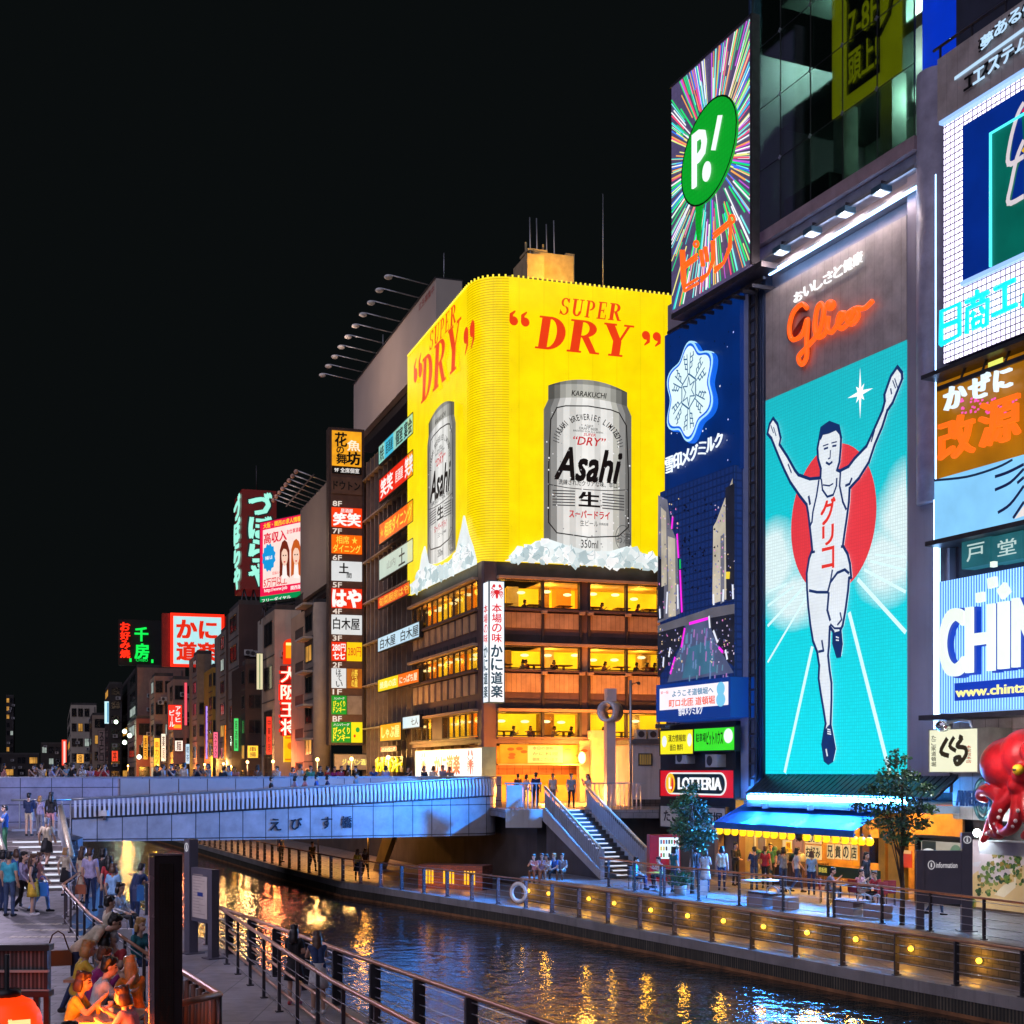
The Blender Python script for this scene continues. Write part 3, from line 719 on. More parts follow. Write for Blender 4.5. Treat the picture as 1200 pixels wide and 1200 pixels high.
# --- glico sign
g0, g1 = 0, S(1062)
zs0, zs1 = FG.Z(897, 907), FG.Z(897, 470); zh = FG.Z(897, 344)
TG = thing('neon_sign', 'giant cyan LED sign of a runner with raised arms under an orange script logo', 'sign', FG.w(4, zs0, 0))
def screen_picture():
 """LED picture: cyan sky paling to white cloud banks low on both sides"""
 m, n, l, b = nt('screen_picture'); uv = coords(n, l, 'UV'); sp = n.new('ShaderNodeSeparateXYZ'); l.new(uv, sp.inputs[0])
 def mth(op, a, c, clamp=False):
  x = n.new('ShaderNodeMath'); x.operation = op; x.use_clamp = clamp
  for k, v in enumerate((a, c)):
   if isinstance(v, (int, float)): x.inputs[k].default_value = v
   else: l.new(v, x.inputs[k])
  return x.outputs[0]
 cloud = None; ns = noise(n, l, uv, .55, 5, .6)
 for (px, py, rs, rz) in ((905, 660, 2.6, 2.3), (935, 700, 3.0, 1.6), (1062, 610, 2.2, 2.8), (1040, 660, 2.4, 2.0)):
  a, z = FG.sz(px, py); dx = mth('DIVIDE', mth('SUBTRACT', sp.outputs[0], a), rs); dz = mth('DIVIDE', mth('SUBTRACT', sp.outputs[1], z), rz)
  d = mth('SQRT', mth('ADD', mth('MULTIPLY', dx, dx), mth('MULTIPLY', dz, dz)), 0); v = mth('SUBTRACT', 1.0, d, True)
  cloud = v if cloud is None else mth('MAXIMUM', cloud, v)
 f = mth('MULTIPLY', cloud, mth('ADD', ns, .35)); f = ramp(n, l, f, .12, .5)
 sky = mixc(n, l, ramp(n, l, sp.outputs[1], zs0, zs1), C(0, 232, 246), C(18, 188, 200))
 col = mixc(n, l, f, sky, C(226, 248, 250))
 br = n.new('ShaderNodeTexBrick'); br.offset = 0; br.inputs['Scale'].default_value = 1; br.inputs['Brick Width'].default_value = .13; br.inputs['Row Height'].default_value = .13; br.inputs['Mortar Size'].default_value = .02; br.inputs['Mortar Smooth'].default_value = .6
 br.inputs['Color1'].default_value = (1, 1, 1, 1); br.inputs['Color2'].default_value = (.9, .9, .9, 1); br.inputs['Mortar'].default_value = (.72, .72, .72, 1); l.new(uv, br.inputs['Vector'])
 l.new(mixc(n, l, 1.0, col, br.outputs['Color'], 'MULTIPLY'), b.inputs['Emission Color']); b.inputs['Emission Strength'].default_value = 1.1*EK; b.inputs['Base Color'].default_value = (.02, .05, .05, 1); return m
mb = MB(screen_picture()); FG.box(mb, g0, g1, zs0, zs1, -.05, 0)
z7 = lambda x, y: (x/4.285+885, y/4.285+420)
z8 = lambda x, y: (x/4+885, y/4+640)
LN = E('track_line', C(215, 250, 252), 1.0, light=False); mb.mat(LN)
for (p, q, w_) in [(z8(238, 240), z8(58, 545), .1), (z8(225, 195), z8(58, 375), .12), (z8(180, 190), z8(58, 280), .1), (z8(150, 175), z8(58, 215), .08), (z8(268, 470), z8(138, 1062), .17), (z8(440, 310), z8(630, 1060), .19), (z8(480, 155), z8(706, 405), .17), (z8(510, 110), z8(706, 215), .12), (z8(540, 70), z8(706, 112), .09), (z8(560, 40), z8(706, 50), .07)]:
 FG.pstroke(mb, [p, q], w_, .012)
# star
mb.mat(L(255, 255, 255, 1.1)); c = FG.sz(*z7(528, 175)); pts = []
for i in range(16):
 r_ = (1.35 if i % 4 == 0 else .62 if i % 4 == 2 else .3)*.62; a_ = math.pi*i/8+math.pi/2; pts.append((c[0]+r_*math.cos(a_)*.9, c[1]+r_*math.sin(a_)*1.15))
FG.poly(mb, pts, .012)
# rising disc
mb.mat(E('disc_red', C(238, 62, 72), .95, led=.2, pitch=.13)); c0 = FG.sz(965, 612, .02);
a_l = S(927, .02); a_r = S(1027, .02)
FG.poly(mb, FG.ell(((a_l+a_r)/2, (FG.Z(927, 612, .02)+FG.Z(1027, 605, .02))/2), (a_r-a_l)/2, (FG.Z(975, 525, .02)-FG.Z(975, 700, .02))/2, 48), .016)
build(mb, 'led_screen', TG)
# generic athlete figure
WB = E('figure_white', C(232, 240, 245), 1.0, led=.15, pitch=.13, light=False); NV = E('figure_navy', C(22, 52, 110), .8, light=False); RD = L(228, 52, 45)
body = [z7(*p) for p in [(62, 375), (72, 330), (90, 300), (112, 330), (128, 400), (122, 432), (160, 490), (200, 562), (218, 585), (275, 605), (328, 600), (330, 555), (316, 505), (313, 452), (322, 405), (332, 350), (372, 322), (420, 340), (432, 400), (430, 450), (424, 520), (412, 560), (425, 565), (470, 542), (500, 502), (560, 440), (600, 352), (640, 262), (652, 215), (650, 182), (682, 90), (715, 42), (738, 72), (740, 102), (720, 152), (692, 222), (665, 262), (640, 342), (602, 432), (572, 522), (522, 602), (476, 652), (472, 722), (462, 800), (450, 880), (442, 940), (466, 982), (478, 1032), (484, 1100)]]
body += [z8(*p) for p in [(442, 150), (437, 210), (425, 300), (412, 372), (402, 392), (408, 460), (400, 515), (386, 517), (368, 455), (369, 402), (352, 378), (350, 420), (348, 470), (344, 512), (351, 580), (360, 642), (360, 720), (356, 838), (364, 880), (376, 950), (364, 1006), (345, 1018), (328, 1004), (317, 930), (328, 860), (333, 832), (322, 760), (310, 690), (300, 620), (303, 560), (293, 495), (274, 445), (262, 372), (252, 285), (246, 200)]]
body += [z7(*p) for p in [(262, 1080), (274, 1005), (290, 962), (284, 900), (276, 830), (270, 780), (262, 735), (228, 692), (180, 622), (150, 560), (125, 502), (100, 440), (85, 402)]]
mb = MB(WB); FG.ppoly(mb, body, .03, .05)
cl = body+[body[0]]
mb.mat(NV); FG.pstroke(mb, cl, .13, .083)
def st(pts, w_, zz=z7): FG.pstroke(mb, [zz(*p) for p in pts], w_, .088)
FG.ppoly(mb, [z7(*p) for p in [(322, 405), (322, 370), (335, 345), (375, 318), (420, 338), (434, 400), (424, 385), (405, 362), (370, 378), (340, 385), (330, 410)]], .09)   # hair
st([(345, 455), (366, 448)], .08); st([(387, 441), (408, 437)], .08); st([(378, 460), (376, 500), (366, 505)], .06); st([(355, 522), (372, 532), (388, 518)], .09); st([(340, 440), (368, 430)], .05); st([(383, 425), (410, 418)], .05)
st([(332, 605), (338, 660), (362, 695), (392, 685), (408, 640), (410, 600)], .09); st([(320, 610), (308, 690), (290, 770), (285, 820), (276, 840)], .1); st([(428, 570), (424, 640), (440, 720), (458, 760)], .1)
st([(340, 635), (372, 640), (392, 628)], .06); st([(452, 640), (474, 630), (486, 600)], .1); st([(268, 690), (276, 735)], .12); st([(165, 530), (182, 575)], .07); st([(600, 360), (582, 420)], .07)
st([(430, 945), (445, 945)], .1); st([(280, 975), (300, 970)], .1); st([(680, 150), (685, 180)], .07); st([(700, 100), (716, 150)], .05); st([(690, 110), (705, 150)], .05); st([(78, 335), (92, 375)], .05); st([(92, 345), (105, 390)], .05)
st([(252, 208), (290, 216), (340, 216), (352, 170), (385, 125), (420, 110), (440, 128)], .11, z8); st([(352, 170), (362, 110)], .09, z8); st([(345, 216), (338, 300), (352, 350)], .12, z8)
st([(312, 440), (320, 490), (296, 495)], .1, z8); st([(398, 310), (405, 345), (385, 370)], .08, z8); st([(352, 365), (372, 385), (402, 385)], .08, z8)
FG.ppoly(mb, [z8(*p) for p in [(369, 405), (402, 395), (408, 460), (400, 513), (387, 514), (369, 455)]], .092)
FG.ppoly(mb, [z8(*p) for p in [(330, 858), (345, 838), (358, 842), (364, 880), (374, 950), (362, 1004), (345, 1014), (330, 1002), (319, 930)]], .092)
mb.mat(WB); st2 = lambda pts, w_: FG.pstroke(mb, [z8(*p) for p in pts], w_, .097)
for yy in (858, 868, 878): st2([(338, yy), (356, yy+4)], .05)
st2([(332, 950), (338, 985)], .08); st2([(378, 425), (392, 430)], .05); st2([(378, 440), (392, 442)], .05)
mb.mat(RD)
for ch, (x0, y0, x1, y1) in zip('グリコ', ((330, 705, 402, 830), (338, 838, 394, 935), (336, 948, 396, 1055))):
 p0 = z7(x0, (y0+y1)/2); p1 = z7(x1, (y0+y1)/2)
 a_, b_ = S(p0[0], .09), S(p1[0], .09); z0 = FG.Z(*z7((x0+x1)/2, y1), .09); z1 = FG.Z(*z7((x0+x1)/2, y0), .09)
 FG.text(mb, ch, (a_, b_, z0, z1), .092, bold=.03)
build(mb, 'runner_figure', TG)
mb = MB(GREYP); FG.box(mb, g0, g1, zs1+.002, zh, -.05, -.01); build(mb, 'header_panel', TG)
mb = MB(E('neon_orange', C(255, 92, 22), 1.35)); TUB = lambda pts, r_=.16, d_=.2: FG.ptube(mb, pts, .1, d_, 8)
zg = lambda x, y: (x/2.727+760, y/2.727)
def curve(pts, n=6):
 out = []
 for i in range(len(pts)-1):
  p0 = Vector(pts[max(0, i-1)]); p1 = Vector(pts[i]); p2 = Vector(pts[i+1]); p3 = Vector(pts[min(len(pts)-1, i+2)])
  for k in range(n):
   t = k/n; out.append(tuple(.5*((2*p1)+(p2-p0)*t+(2*p0-5*p1+4*p2-p3)*t*t+(3*p1-p0-3*p2+p3)*t**3)))
 out.append(tuple(pts[-1])); return out
TUB(curve([zg(*p) for p in [(507, 985), (490, 972), (462, 1000), (450, 1050), (460, 1085), (490, 1070), (508, 1020), (505, 1090), (505, 1140), (490, 1165), (480, 1140), (510, 1105), (545, 1060), (560, 1000), (552, 970), (538, 990), (532, 1050), (545, 1078), (566, 1060), (575, 1010)]]), .2)
TUB(curve([zg(*p) for p in [(575, 1012), (572, 1050), (585, 1062), (602, 1040), (630, 1005), (612, 1003), (604, 1035), (618, 1050), (640, 1030), (658, 990)]]), .2)
TUB(curve([zg(*p) for p in [(662, 985), (640, 1000), (636, 1025), (652, 1035), (670, 1010), (664, 985), (690, 985), (716, 962)]]), .2)
mb.ball(FG.w(*FG.sz(*zg(582, 975), .2), .2), .22)
build(mb, 'script_logo', TG)
mb = MB(P('neon_backing', (.25, .03, .015), .5)); mb2 = mb
FG.ptube(mb, curve([zg(*p) for p in [(507, 985), (462, 1000), (455, 1080), (508, 1020), (505, 1140), (485, 1160)]]), .14, .02, 6); build(mb, 'logo_backing', TG)
mb = MB(L(255, 255, 255, 1.15))
sA, zA = FG.sz(932, 352, .06)
for i, ch in enumerate('おいしさと健康'):
 x0 = 931+i*11.6; yc = 350-i*7.35; h_ = 11.5+.5*i
 a_, z1 = FG.sz(x0, yc-h_/2, .06); b_ = S(x0+10.3, .06); z0 = FG.Z(x0, yc+h_/2, .06)
 FG.text(mb, ch, (a_, b_, z0, z1), .06, .05, bold=.015)
build(mb, 'slogan', TG)
# white neon frame
NB = E('neon_ice', C(150, 200, 255), 7); mb = MB(NB)
n1 = S(1097, .25); zt1 = FG.Z(1097, 206, .25); zb1 = FG.Z(1097, 862, .25); n0 = S(902, .25)
FG.tube(mb, [(n0, zt1-.05), (n1, zt1), (n1, zb1)], .085, .25, 8); build(mb, 'neon_frame', TG)
mb = MB(STEEL_L); FG.box(mb, n0, n1+.12, zt1+.02, zt1+.22, -.3, .2); FG.box(mb, n1-.12, n1+.12, zb1, zt1, -.3, .16); build(mb, 'neon_backing_rail', TG)
# sloped louvre skirt below the screen, with its light strip
mb = MB(P('skirt_metal', (.05, .07, .1), .35, .5, var=.4, scale=4)); s0, s1 = g0, S(1062)+2.6
zt_ = zs0; zb_ = FG.Z(904, 930, .9)
for k in range(34):
 a_ = s0+(s1-s0)*k/34; b_ = a_+(s1-s0)/34*.8
 mb.add([(a_, .1, zt_), (b_, .1, zt_), (b_, -1.0, zb_), (a_, -1.0, zb_), (a_, .14, zt_-.04), (b_, .14, zt_-.04), (b_, -.96, zb_-.04), (a_, -.96, zb_-.04)], [(0, 1, 2, 3), (4, 7, 6, 5), (0, 3, 7, 4), (1, 5, 6, 2), (0, 4, 5, 1), (3, 2, 6, 7)], T=FG.T)
mb.mat(BLACK); mb.add([(s0, .16, zt_-.06), (s1, .16, zt_-.06), (s1, -.94, zb_-.06), (s0, -.94, zb_-.06)], [(0, 1, 2, 3)], T=FG.T)
build(mb, 'louvred_skirt', TG)
mb = MB(E('strip_white', (.05, .32, 1, 1), 330)); FG.box(mb, s0+.2, s1-1.5, zb_-.24, zb_-.09, .9, 1.02); build(mb, 'light_strip', TG)
mb = MB(P('skirt_beam', (.16, .2, .26), .5)); FG.box(mb, s0, s1, zb_-.55, zb_-.3, -.3, .95); build(mb, 'beam', TG)
# --- P! starburst sign
p0, p1, pz0, pz1 = FG.rect(787, 103, 368, 880, 1.2)
pz0 = FG.Z(787, 366, 1.2)
TP = thing('starburst_sign', 'bright sign with a green speech bubble over a starburst of coloured neon rays', 'sign', FG.w((p0+p1)/2, pz0, 1))
mb = MB(E('burst_back', C(92, 82, 122), .8, led=.15, pitch=.3)); FG.box(mb, p0, p1, pz0, pz1, .9, 1.2); build(mb, 'panel', TP)
cx, cz = FG.sz(834, 185, 1.22)
cols = [C(30, 220, 130), C(245, 250, 255), C(20, 235, 120), C(120, 245, 240), C(255, 255, 255), C(250, 80, 120), C(60, 120, 240), C(250, 170, 90), C(60, 230, 220), C(240, 240, 140), C(200, 90, 220)]
def ray_end(a_):
 dx, dz = math.cos(a_), math.sin(a_); t = 99
 if dx > 1e-6: t = min(t, (p1-.06-cx)/dx)
 if dx < -1e-6: t = min(t, (p0+.06-cx)/dx)
 if dz > 1e-6: t = min(t, (pz1-.06-cz)/dz)
 if dz < -1e-6: t = min(t, (pz0+.06-cz)/dz)
 return t
mb = MB()
for i in range(330):
 a_ = R.uniform(0, 2*math.pi); T0 = ray_end(a_); c_ = R.choice(cols)
 r0 = 1.3+R.random()*max(.2, T0-2.2); r1 = min(T0, r0+R.uniform(.8, 4.5)); w_ = R.uniform(.04, .085)*(.5+r1/8)
 if r1 < r0+.1: continue
 mb.mat(E('ray_%d' % cols.index(c_), c_, 1.05, light=True))
 FG.stroke(mb, [(cx+math.cos(a_)*r0, cz+math.sin(a_)*r0), (cx+math.cos(a_)*r1, cz+math.sin(a_)*r1)], w_, 1.205+.00012*i)
build(mb, 'neon_rays', TP)
mb = MB(E('bubble_green', C(8, 165, 40), 1.0, led=.2, pitch=.2)); c = FG.sz(831.5, 178, 1.3)
ra = (S(863, 1.3)-S(800, 1.3))/2*1.02
def tilt(pts, k): return [(a_, z+(a_-c[0])*k) for a_, z in pts]
FG.poly(mb, tilt(FG.ell(c, ra, 2.05, 36), .12), 1.26, .1)
FG.ppoly(mb, [(815, 226), (827, 222), (822, 245), (818, 300), (815, 262)], 1.25, .08)
mb.mat(INK(5, 60, 20)); FG.stroke(mb, tilt(FG.ell(c, ra, 2.05, 36), .12)+[tilt(FG.ell(c, ra, 2.05, 36), .12)[0]], .08, 1.37)
build(mb, 'speech_bubble', TP)
mb = MB(E('pure_white', C(240, 250, 250), 1.05)); q = lambda x, y: FG.sz(x/2.727+760, y/2.727, 1.4)
FG.text(mb, 'P', (q(142, 500)[0], q(184, 500)[0], q(155, 590)[1], q(155, 425)[1]), 1.37, .08, bold=.03)
FG.stroke(mb, [q(228, 368), q(222, 400), q(206, 480)], .4, 1.39); FG.poly(mb, FG.ell(q(186, 548), .32, .42, 16), 1.38, .05)
build(mb, 'bubble_lettering', TP)
mb = MB(E('neon_orange', C(255, 92, 22), 1.35))
def pt(pts): FG.tube(mb, [FG.sz(x/2.727+760, y/2.727, 1.4) for x, y in pts], .07, 1.4, 6)
for o_ in (0, 12):   # doubled outline strokes of the three katakana
 pt([(104+o_*.7, 800), (108+o_*.7, 900-o_), (116, 930-o_*1.2), (158, 905-o_*1.3)]); pt([(108, 862-o_), (155, 825-o_)]); pt([(165+o_*.4, 800), (172+o_*.4, 850)]); pt([(180+o_*.3, 790), (186+o_*.3, 835)])
 pt([(203+o_*.5, 770), (205+o_*.3, 830), (190, 875), (168, 900-o_)]); pt([(208, 760-o_), (262, 715-o_), (258+o_*.4, 790), (240, 840), (212, 870-o_)])
FG.tube(mb, [FG.sz(x/2.727+760, y/2.727, 1.4) for x, y in [(152+7*math.cos(t/8*6.283), 780+9*math.sin(t/8*6.283)) for t in range(9)]], .06, 1.4)
FG.tube(mb, [FG.sz(x/2.727+760, y/2.727, 1.4) for x, y in [(266+9*math.cos(t/8*6.283), 700+12*math.sin(t/8*6.283)) for t in range(9)]], .06, 1.4)
build(mb, 'katakana_neon', TP)
mb = MB(STEEL); FG.box(mb, p0-.06, p1+.06, pz1, pz1+.1, .85, 1.25); FG.box(mb, p1, p1+.12, pz0, pz1+.1, .85, 1.25); FG.box(mb, p0-.2, p1+.6, pz0-.25, pz0-.02, .2, 1.1)
FG.box(mb, p0-1.4, p1, pz0-.5, pz0-.38, .5, .62); build(mb, 'frame', TP)
for k in range(9):
 mb = MB(STEEL); s_ = p0+.3+k*(p1-p0)/9; FG.tube(mb, [(s_, pz0-.05), (s_-.25, pz0-.75)], .035, .4); FG.box(mb, s_-.05, s_+.05, pz0-.75, pz0-.6, -.3, .9); build(mb, 'bracket', TP)
# --- snow crystal sign (upper board + picture board + LED box)
u0, u1 = S(779, .5), S(867, .5); uz1 = FG.Z(867, 343, .5); uz0 = FG.Z(779, 580, .5)
TS_ = thing('snowflake_sign', 'dark blue dairy sign with a white snow crystal badge above a printed canal picture', 'sign', FG.w(u0, uz0, .5))
mb = MB(E('navy_board', C(2, 42, 112), .8, var=.12, seam=.12, seamw=.9)); FG.box(mb, u0, u1, uz0-.02, uz1, -.3, .5); build(mb, 'blue_board', TS_)  # light thrown on the board is put in as weak glow
mb = MB(L(180, 190, 255, 1.2))
for i in range(46):
 s_ = R.uniform(u0+.2, u1-.2); z_ = R.uniform(uz0, uz1-.4); r_ = R.uniform(.018, .05)
 mb.mat(R.choice([L(180, 190, 255, 1.2), L(230, 235, 255, 1.0), INK(3, 8, 30), INK(3, 8, 30), INK(3, 8, 30)]))
 FG.poly(mb, FG.ell((s_, z_), r_, r_, 8), .503)
build(mb, 'led_points', TS_)
bc = FG.sz(811, 459, .6); br_s = (S(838, .6)-S(786, .6))/2; br_z = (FG.Z(811, 402, .6)-FG.Z(811, 516, .6))/2
def badge(k): return [(bc[0]+br_s*k*(1+.13*math.cos(6*t))*math.cos(t+math.pi/2)*1.02, bc[1]+br_z*k*(.93+.1*math.cos(6*t))*math.sin(t+math.pi/2)) for t in [2*math.pi*i/72 for i in range(72)]]
mb = MB(E('badge_blue', C(20, 105, 235), .95, light=True)); FG.poly(mb, [(a_+.14, z-.1) for a_, z in badge(1.0)], .55, .18)
mb.mat(E('badge_rim', C(170, 225, 255), 1.1)); FG.poly(mb, badge(1.0), .56, .2)
mb.mat(E('badge_blue', C(20, 105, 235), .95)); FG.poly(mb, badge(.955), .765)
mb.mat(E('badge_white', C(222, 246, 246), 1.05)); FG.poly(mb, badge(.90), .769)
mb.mat(L(15, 95, 150, .8)); ks = br_s; kz = br_z
def bp(r_, a_): return (bc[0]+ks*r_*math.cos(a_), bc[1]+kz*r_*math.sin(a_))
star = [bp(.30 if i % 2 == 0 else .13, math.pi/2+math.pi*i/6) for i in range(13)]; FG.stroke(mb, star, .05, .773)
hexa = [bp(.36, math.pi/2+math.pi/3*i) for i in range(7)]; FG.stroke(mb, hexa, .07, .774)
for i in range(6):
 a_ = math.pi/2+math.pi/3*i
 FG.stroke(mb, [bp(.36, a_-.12), bp(.78, a_-.1)], .05, .775); FG.stroke(mb, [bp(.36, a_+.12), bp(.78, a_+.1)], .05, .775)
 for rr in (.46, .57, .68):
  for sg in (-1, 1): FG.stroke(mb, [bp(rr, a_+sg*.11), bp(rr+.05, a_+sg*.3), bp(rr+.12, a_+sg*.26)], .06, .776)
build(mb, 'snow_crystal_badge', TS_)
mb = MB(E('letter_ice', C(235, 246, 255), 1.1))
for i, ch in enumerate('雪印メグミルク'):
 x0 = 779.5+i*9.65; yb = 556-i*5.1; h_ = 19-.35*i
 if i > 1: h_ *= .95
 a_, z0 = FG.sz(x0, yb, .6); b_ = S(x0+9, .6); z1 = FG.Z(x0, yb-h_, .6); FG.text(mb, ch, (a_, b_, z0, z1), .56, .06, bold=.003)
build(mb, 'brand_lettering', TS_)
# picture board: a printed night canal
v0, v1 = S(773.5, .75), S(860, .75); vz0 = FG.Z(771, 806, .75); vz1 = FG.Z(860, 540, .75)
mb = MB(E('pic_sky', C(22, 48, 110), .8, led=.5, pitch=.32)); FG.box(mb, v0, v1, vz0, uz0+.1, -.3, .75)
zq = lambda x, y: (x/3.53+765, y/3.53+600)
def pic(pts, m): mb.mat(m); FG.ppoly(mb, [zq(*p) for p in pts], .754+.0006*len(mb.f)*.2)
GB = E('pic_grey', C(120, 120, 135), .75, var=.35, light=False); GD = E('pic_dark', C(35, 38, 55), .7, var=.4, light=False); GC = E('pic_cream', C(205, 195, 175), .8, var=.3, light=False); MG = L(245, 40, 225, 1.2); WH = L(235, 240, 255, 1.0)
pic([(22, -70), (60, -50), (75, 60), (100, 120), (112, 420), (20, 460)], GB); pic([(22, 180), (48, 200), (45, 440), (20, 450)], GD); pic([(62, 100), (92, 110), (95, 430), (65, 435)], GC); pic([(34, -20), (55, 0), (58, 300), (36, 310)], GC)
pic([(330, -140), (262, 40), (250, 60), (246, 380), (338, 350)], GC); pic([(300, -100), (338, -120), (338, 360), (304, 370)], GD); pic([(280, 100), (296, 90), (296, 370), (280, 380)], GB)
pic([(20, 470), (110, 440), (245, 395), (338, 380), (338, 420), (240, 440), (120, 475), (20, 500)], E('pic_bridge', C(110, 108, 120), .7, var=.2, light=False))
pic([(20, 500), (130, 470), (120, 540), (70, 620), (20, 690)], GD); pic([(228, 440), (338, 420), (338, 640), (310, 620), (262, 540), (236, 500)], GD)
pic([(135, 470), (228, 445), (262, 540), (335, 665), (60, 705), (80, 640), (118, 545)], E('pic_water', C(88, 98, 135), .75, var=.25, light=False)); pic([(150, 560), (240, 530), (262, 660), (120, 690)], E('pic_water_teal', C(70, 120, 150), .75, var=.2, light=False))
for pp in [((82, 20), (78, 70)), ((100, 90), (106, 190)), ((112, 240), (120, 415)), ((132, 480), (118, 560)), ((92, 600), (72, 670)), ((150, 462), (228, 440)), ((272, 560), (290, 580))]:
 mb.mat(MG); FG.pstroke(mb, [zq(*p) for p in pp], .13, .778)
for pp in [((232, 430), (236, 480)), ((250, 490), (268, 540)), ((300, 570), (308, 610)), ((72, 560), (66, 600)), ((45, 600), (42, 640)), ((292, 320), (290, 370)), ((330, 300), (332, 360)), ((250, 340), (252, 385)), ((60, 330), (56, 420)), ((28, 400), (30, 440)), ((102, 300), (104, 400))]:
 mb.mat(WH); FG.pstroke(mb, [zq(*p) for p in pp], .12, .779)
for i in range(230):
 x, y = R.choice([(R.uniform(24, 108), R.uniform(-60, 430)), (R.uniform(252, 335), R.uniform(-40, 350)), (R.uniform(24, 120), R.uniform(480, 660)), (R.uniform(236, 335), R.uniform(440, 620))]); h_ = R.uniform(2, 9)
 mb.mat(L(*R.choice([(240, 220, 250), (250, 150, 220), (160, 150, 210), (255, 225, 170), (120, 130, 190), (70, 75, 110)]), .8)); FG.ppoly(mb, [zq(x, y), zq(x+R.uniform(2, 5), y-1), zq(x+4, y+h_), zq(x, y+h_)], .7785)
for i in range(46):
 t = R.random(); y = 470+210*t; x = R.uniform(140-70*t, 230+85*t); mb.mat(L(*R.choice([(190, 130, 200), (120, 150, 200), (150, 120, 190), (105, 150, 180)]), .75)); FG.pstroke(mb, [zq(x, y), zq(x-2, y+R.uniform(12, 45))], .1, .776)
mb.mat(L(20, 200, 90)); FG.pstroke(mb, [zq(112, 195), zq(113, 235)], .12, .779); mb.mat(L(240, 210, 60)); FG.pstroke(mb, [zq(302, 262), zq(318, 262)], .3, .779)
mb.mat(INK(8, 12, 40))
for i in range(46):
 x = R.uniform(115, 262); y = R.uniform(-60, 330); FG.ppoly(mb, [zq(x, y), zq(x+8, y-7), zq(x+9, y+4)], .78)
build(mb, 'canal_picture', TS_)
lb0, lb1 = S(769, 1.2), S(856, 1.2); lz0 = FG.Z(769, 846, 1.2); lz1 = FG.Z(769, 803, 1.2)
mb = MB(E('led_box_blue', C(12, 60, 150), .75)); FG.box(mb, lb0, lb1, lz0, lz1, -.3, 1.2); build(mb, 'led_box', TS_)
mb = MB(E('led_display', C(245, 235, 240), 1.1)); q = FG.rect(773, 807.5, 832.5, 853, 1.22); FG.panel(mb, q, 1.2, 1.22)
mb.mat(L(20, 130, 170, .9)); a_, b_, z0, z1 = q; zz = lambda t: z0+(z1-z0)*t
FG.text(mb, 'ようこそ道頓堀へ', (a_+(b_-a_)*.2, a_+(b_-a_)*.8, zz(.56), zz(.86)), 1.224, bold=.02)
mb.mat(L(240, 80, 40, 1.0)); FG.text(mb, '町ロ北匝 道頓堀', (a_+(b_-a_)*.15, a_+(b_-a_)*.82, zz(.1), zz(.46)), 1.224, bold=.02)
mb.mat(L(235, 40, 70)); FG.text(mb, '第一報', (a_+.1, a_+.8, zz(.74), zz(.88)), 1.224)
mb.mat(L(120, 200, 235)); FG.poly(mb, FG.ell((b_-.55, zz(.72)), .32, .3, 14), 1.224); FG.poly(mb, FG.ell((b_-.55, zz(.25)), .36, .3, 14), 1.2245)
build(mb, 'led_display', TS_)
mb = MB(L(245, 245, 250)); FG.text(mb, '雪印メグミルク', (lb0+2.0, lb0+4.0, lz0+.2, lz0+.62), 1.204, .01, bold=.02); build(mb, 'small_lettering', TS_)
# column, ladder truss between the two big signs
mb = MB(P('column_blue', (.3, .36, .52), .4, .2, var=.1)); FG.box(mb, S(868, .3), S(877, .3), 3.5, uz1+1.5, -.34, .3); build(mb, 'pale_pilaster', TB)
mb = MB(STEEL); a_, b_ = S(878.5, .25), S(886.5, .25)
mb.tube([FG.w(a_, 4, .25), FG.w(a_, uz1+.6, .25)], .06, 6); mb.tube([FG.w(b_, 4, .25), FG.w(b_, uz1+.6, .25)], .06, 6)
z_ = 4.3
while z_ < uz1+.4:
 FG.box(mb, a_, b_, z_, z_+.09, .21, .29); z_ += .62
build(mb, 'ladder', TB)
mb = MB(P('cable_duct', (.1, .12, .2), .5)); FG.box(mb, a_-.1, S(896, .05), 3.9, uz1+1, -.34, .02); build(mb, 'cable_duct', TB)
mb = MB(DKBLUE)
for k in range(3): mb.tube([FG.w(S(889+k*2.6, .12), 3.9, .12), FG.w(S(889+k*2.6, .12), uz1+1.2, .12)], .06, 6)
build(mb, 'conduits', TB)
# --- signs under the snow sign
q = FG.rect(774, 853, 886, 817, .8)
def flat_sign(name, label, F_, r_, d, face, texts, group=None, depth=.25, frame=BLACK, fw=.06, parent=None):
 """boxed lit sign: casing > lit face with its lettering"""
 T_ = thing(name, label, 'sign', F_.w((r_[0]+r_[1])/2, r_[2], d), group=group)
 mb = MB(frame); F_.ring(mb, r_, fw, d-depth, d+.03); F_.box(mb, r_[0], r_[1], r_[2], r_[3], d-depth, d-.04); build(mb, 'casing', T_)
 mb = MB(face); F_.panel(mb, r_, d-.03, d)
 for i, t in enumerate(texts):
  (txt, m, x0, x1, y0, y1) = t[:6]; o_ = t[6] if len(t) > 6 else {}
  a, b, z0, z1 = r_; mb.mat(m)
  rr = (a+(b-a)*x0, a+(b-a)*x1, z0+(z1-z0)*y0, z0+(z1-z0)*y1)
  if txt is None: F_.box(mb, *rr, d, d+.004+.001*i)
  elif o_.get('v'): F_.vtext(mb, txt, rr, d+.006+.0006*i, bold=o_.get('b', .015))
  elif o_.get('disc'): F_.poly(mb, F_.ell(((rr[0]+rr[1])/2, (rr[2]+rr[3])/2), (rr[1]-rr[0])/2, (rr[3]-rr[2])/2, 20), d+.005+.0006*i)
  else: F_.text(mb, txt, rr, d+.006+.0006*i, bold=o_.get('b', .015), shear=o_.get('s', 0))
 build(mb, 'lit_face', T_); return T_
YB = INK(40, 35, 10); KB = INK(12, 12, 12)
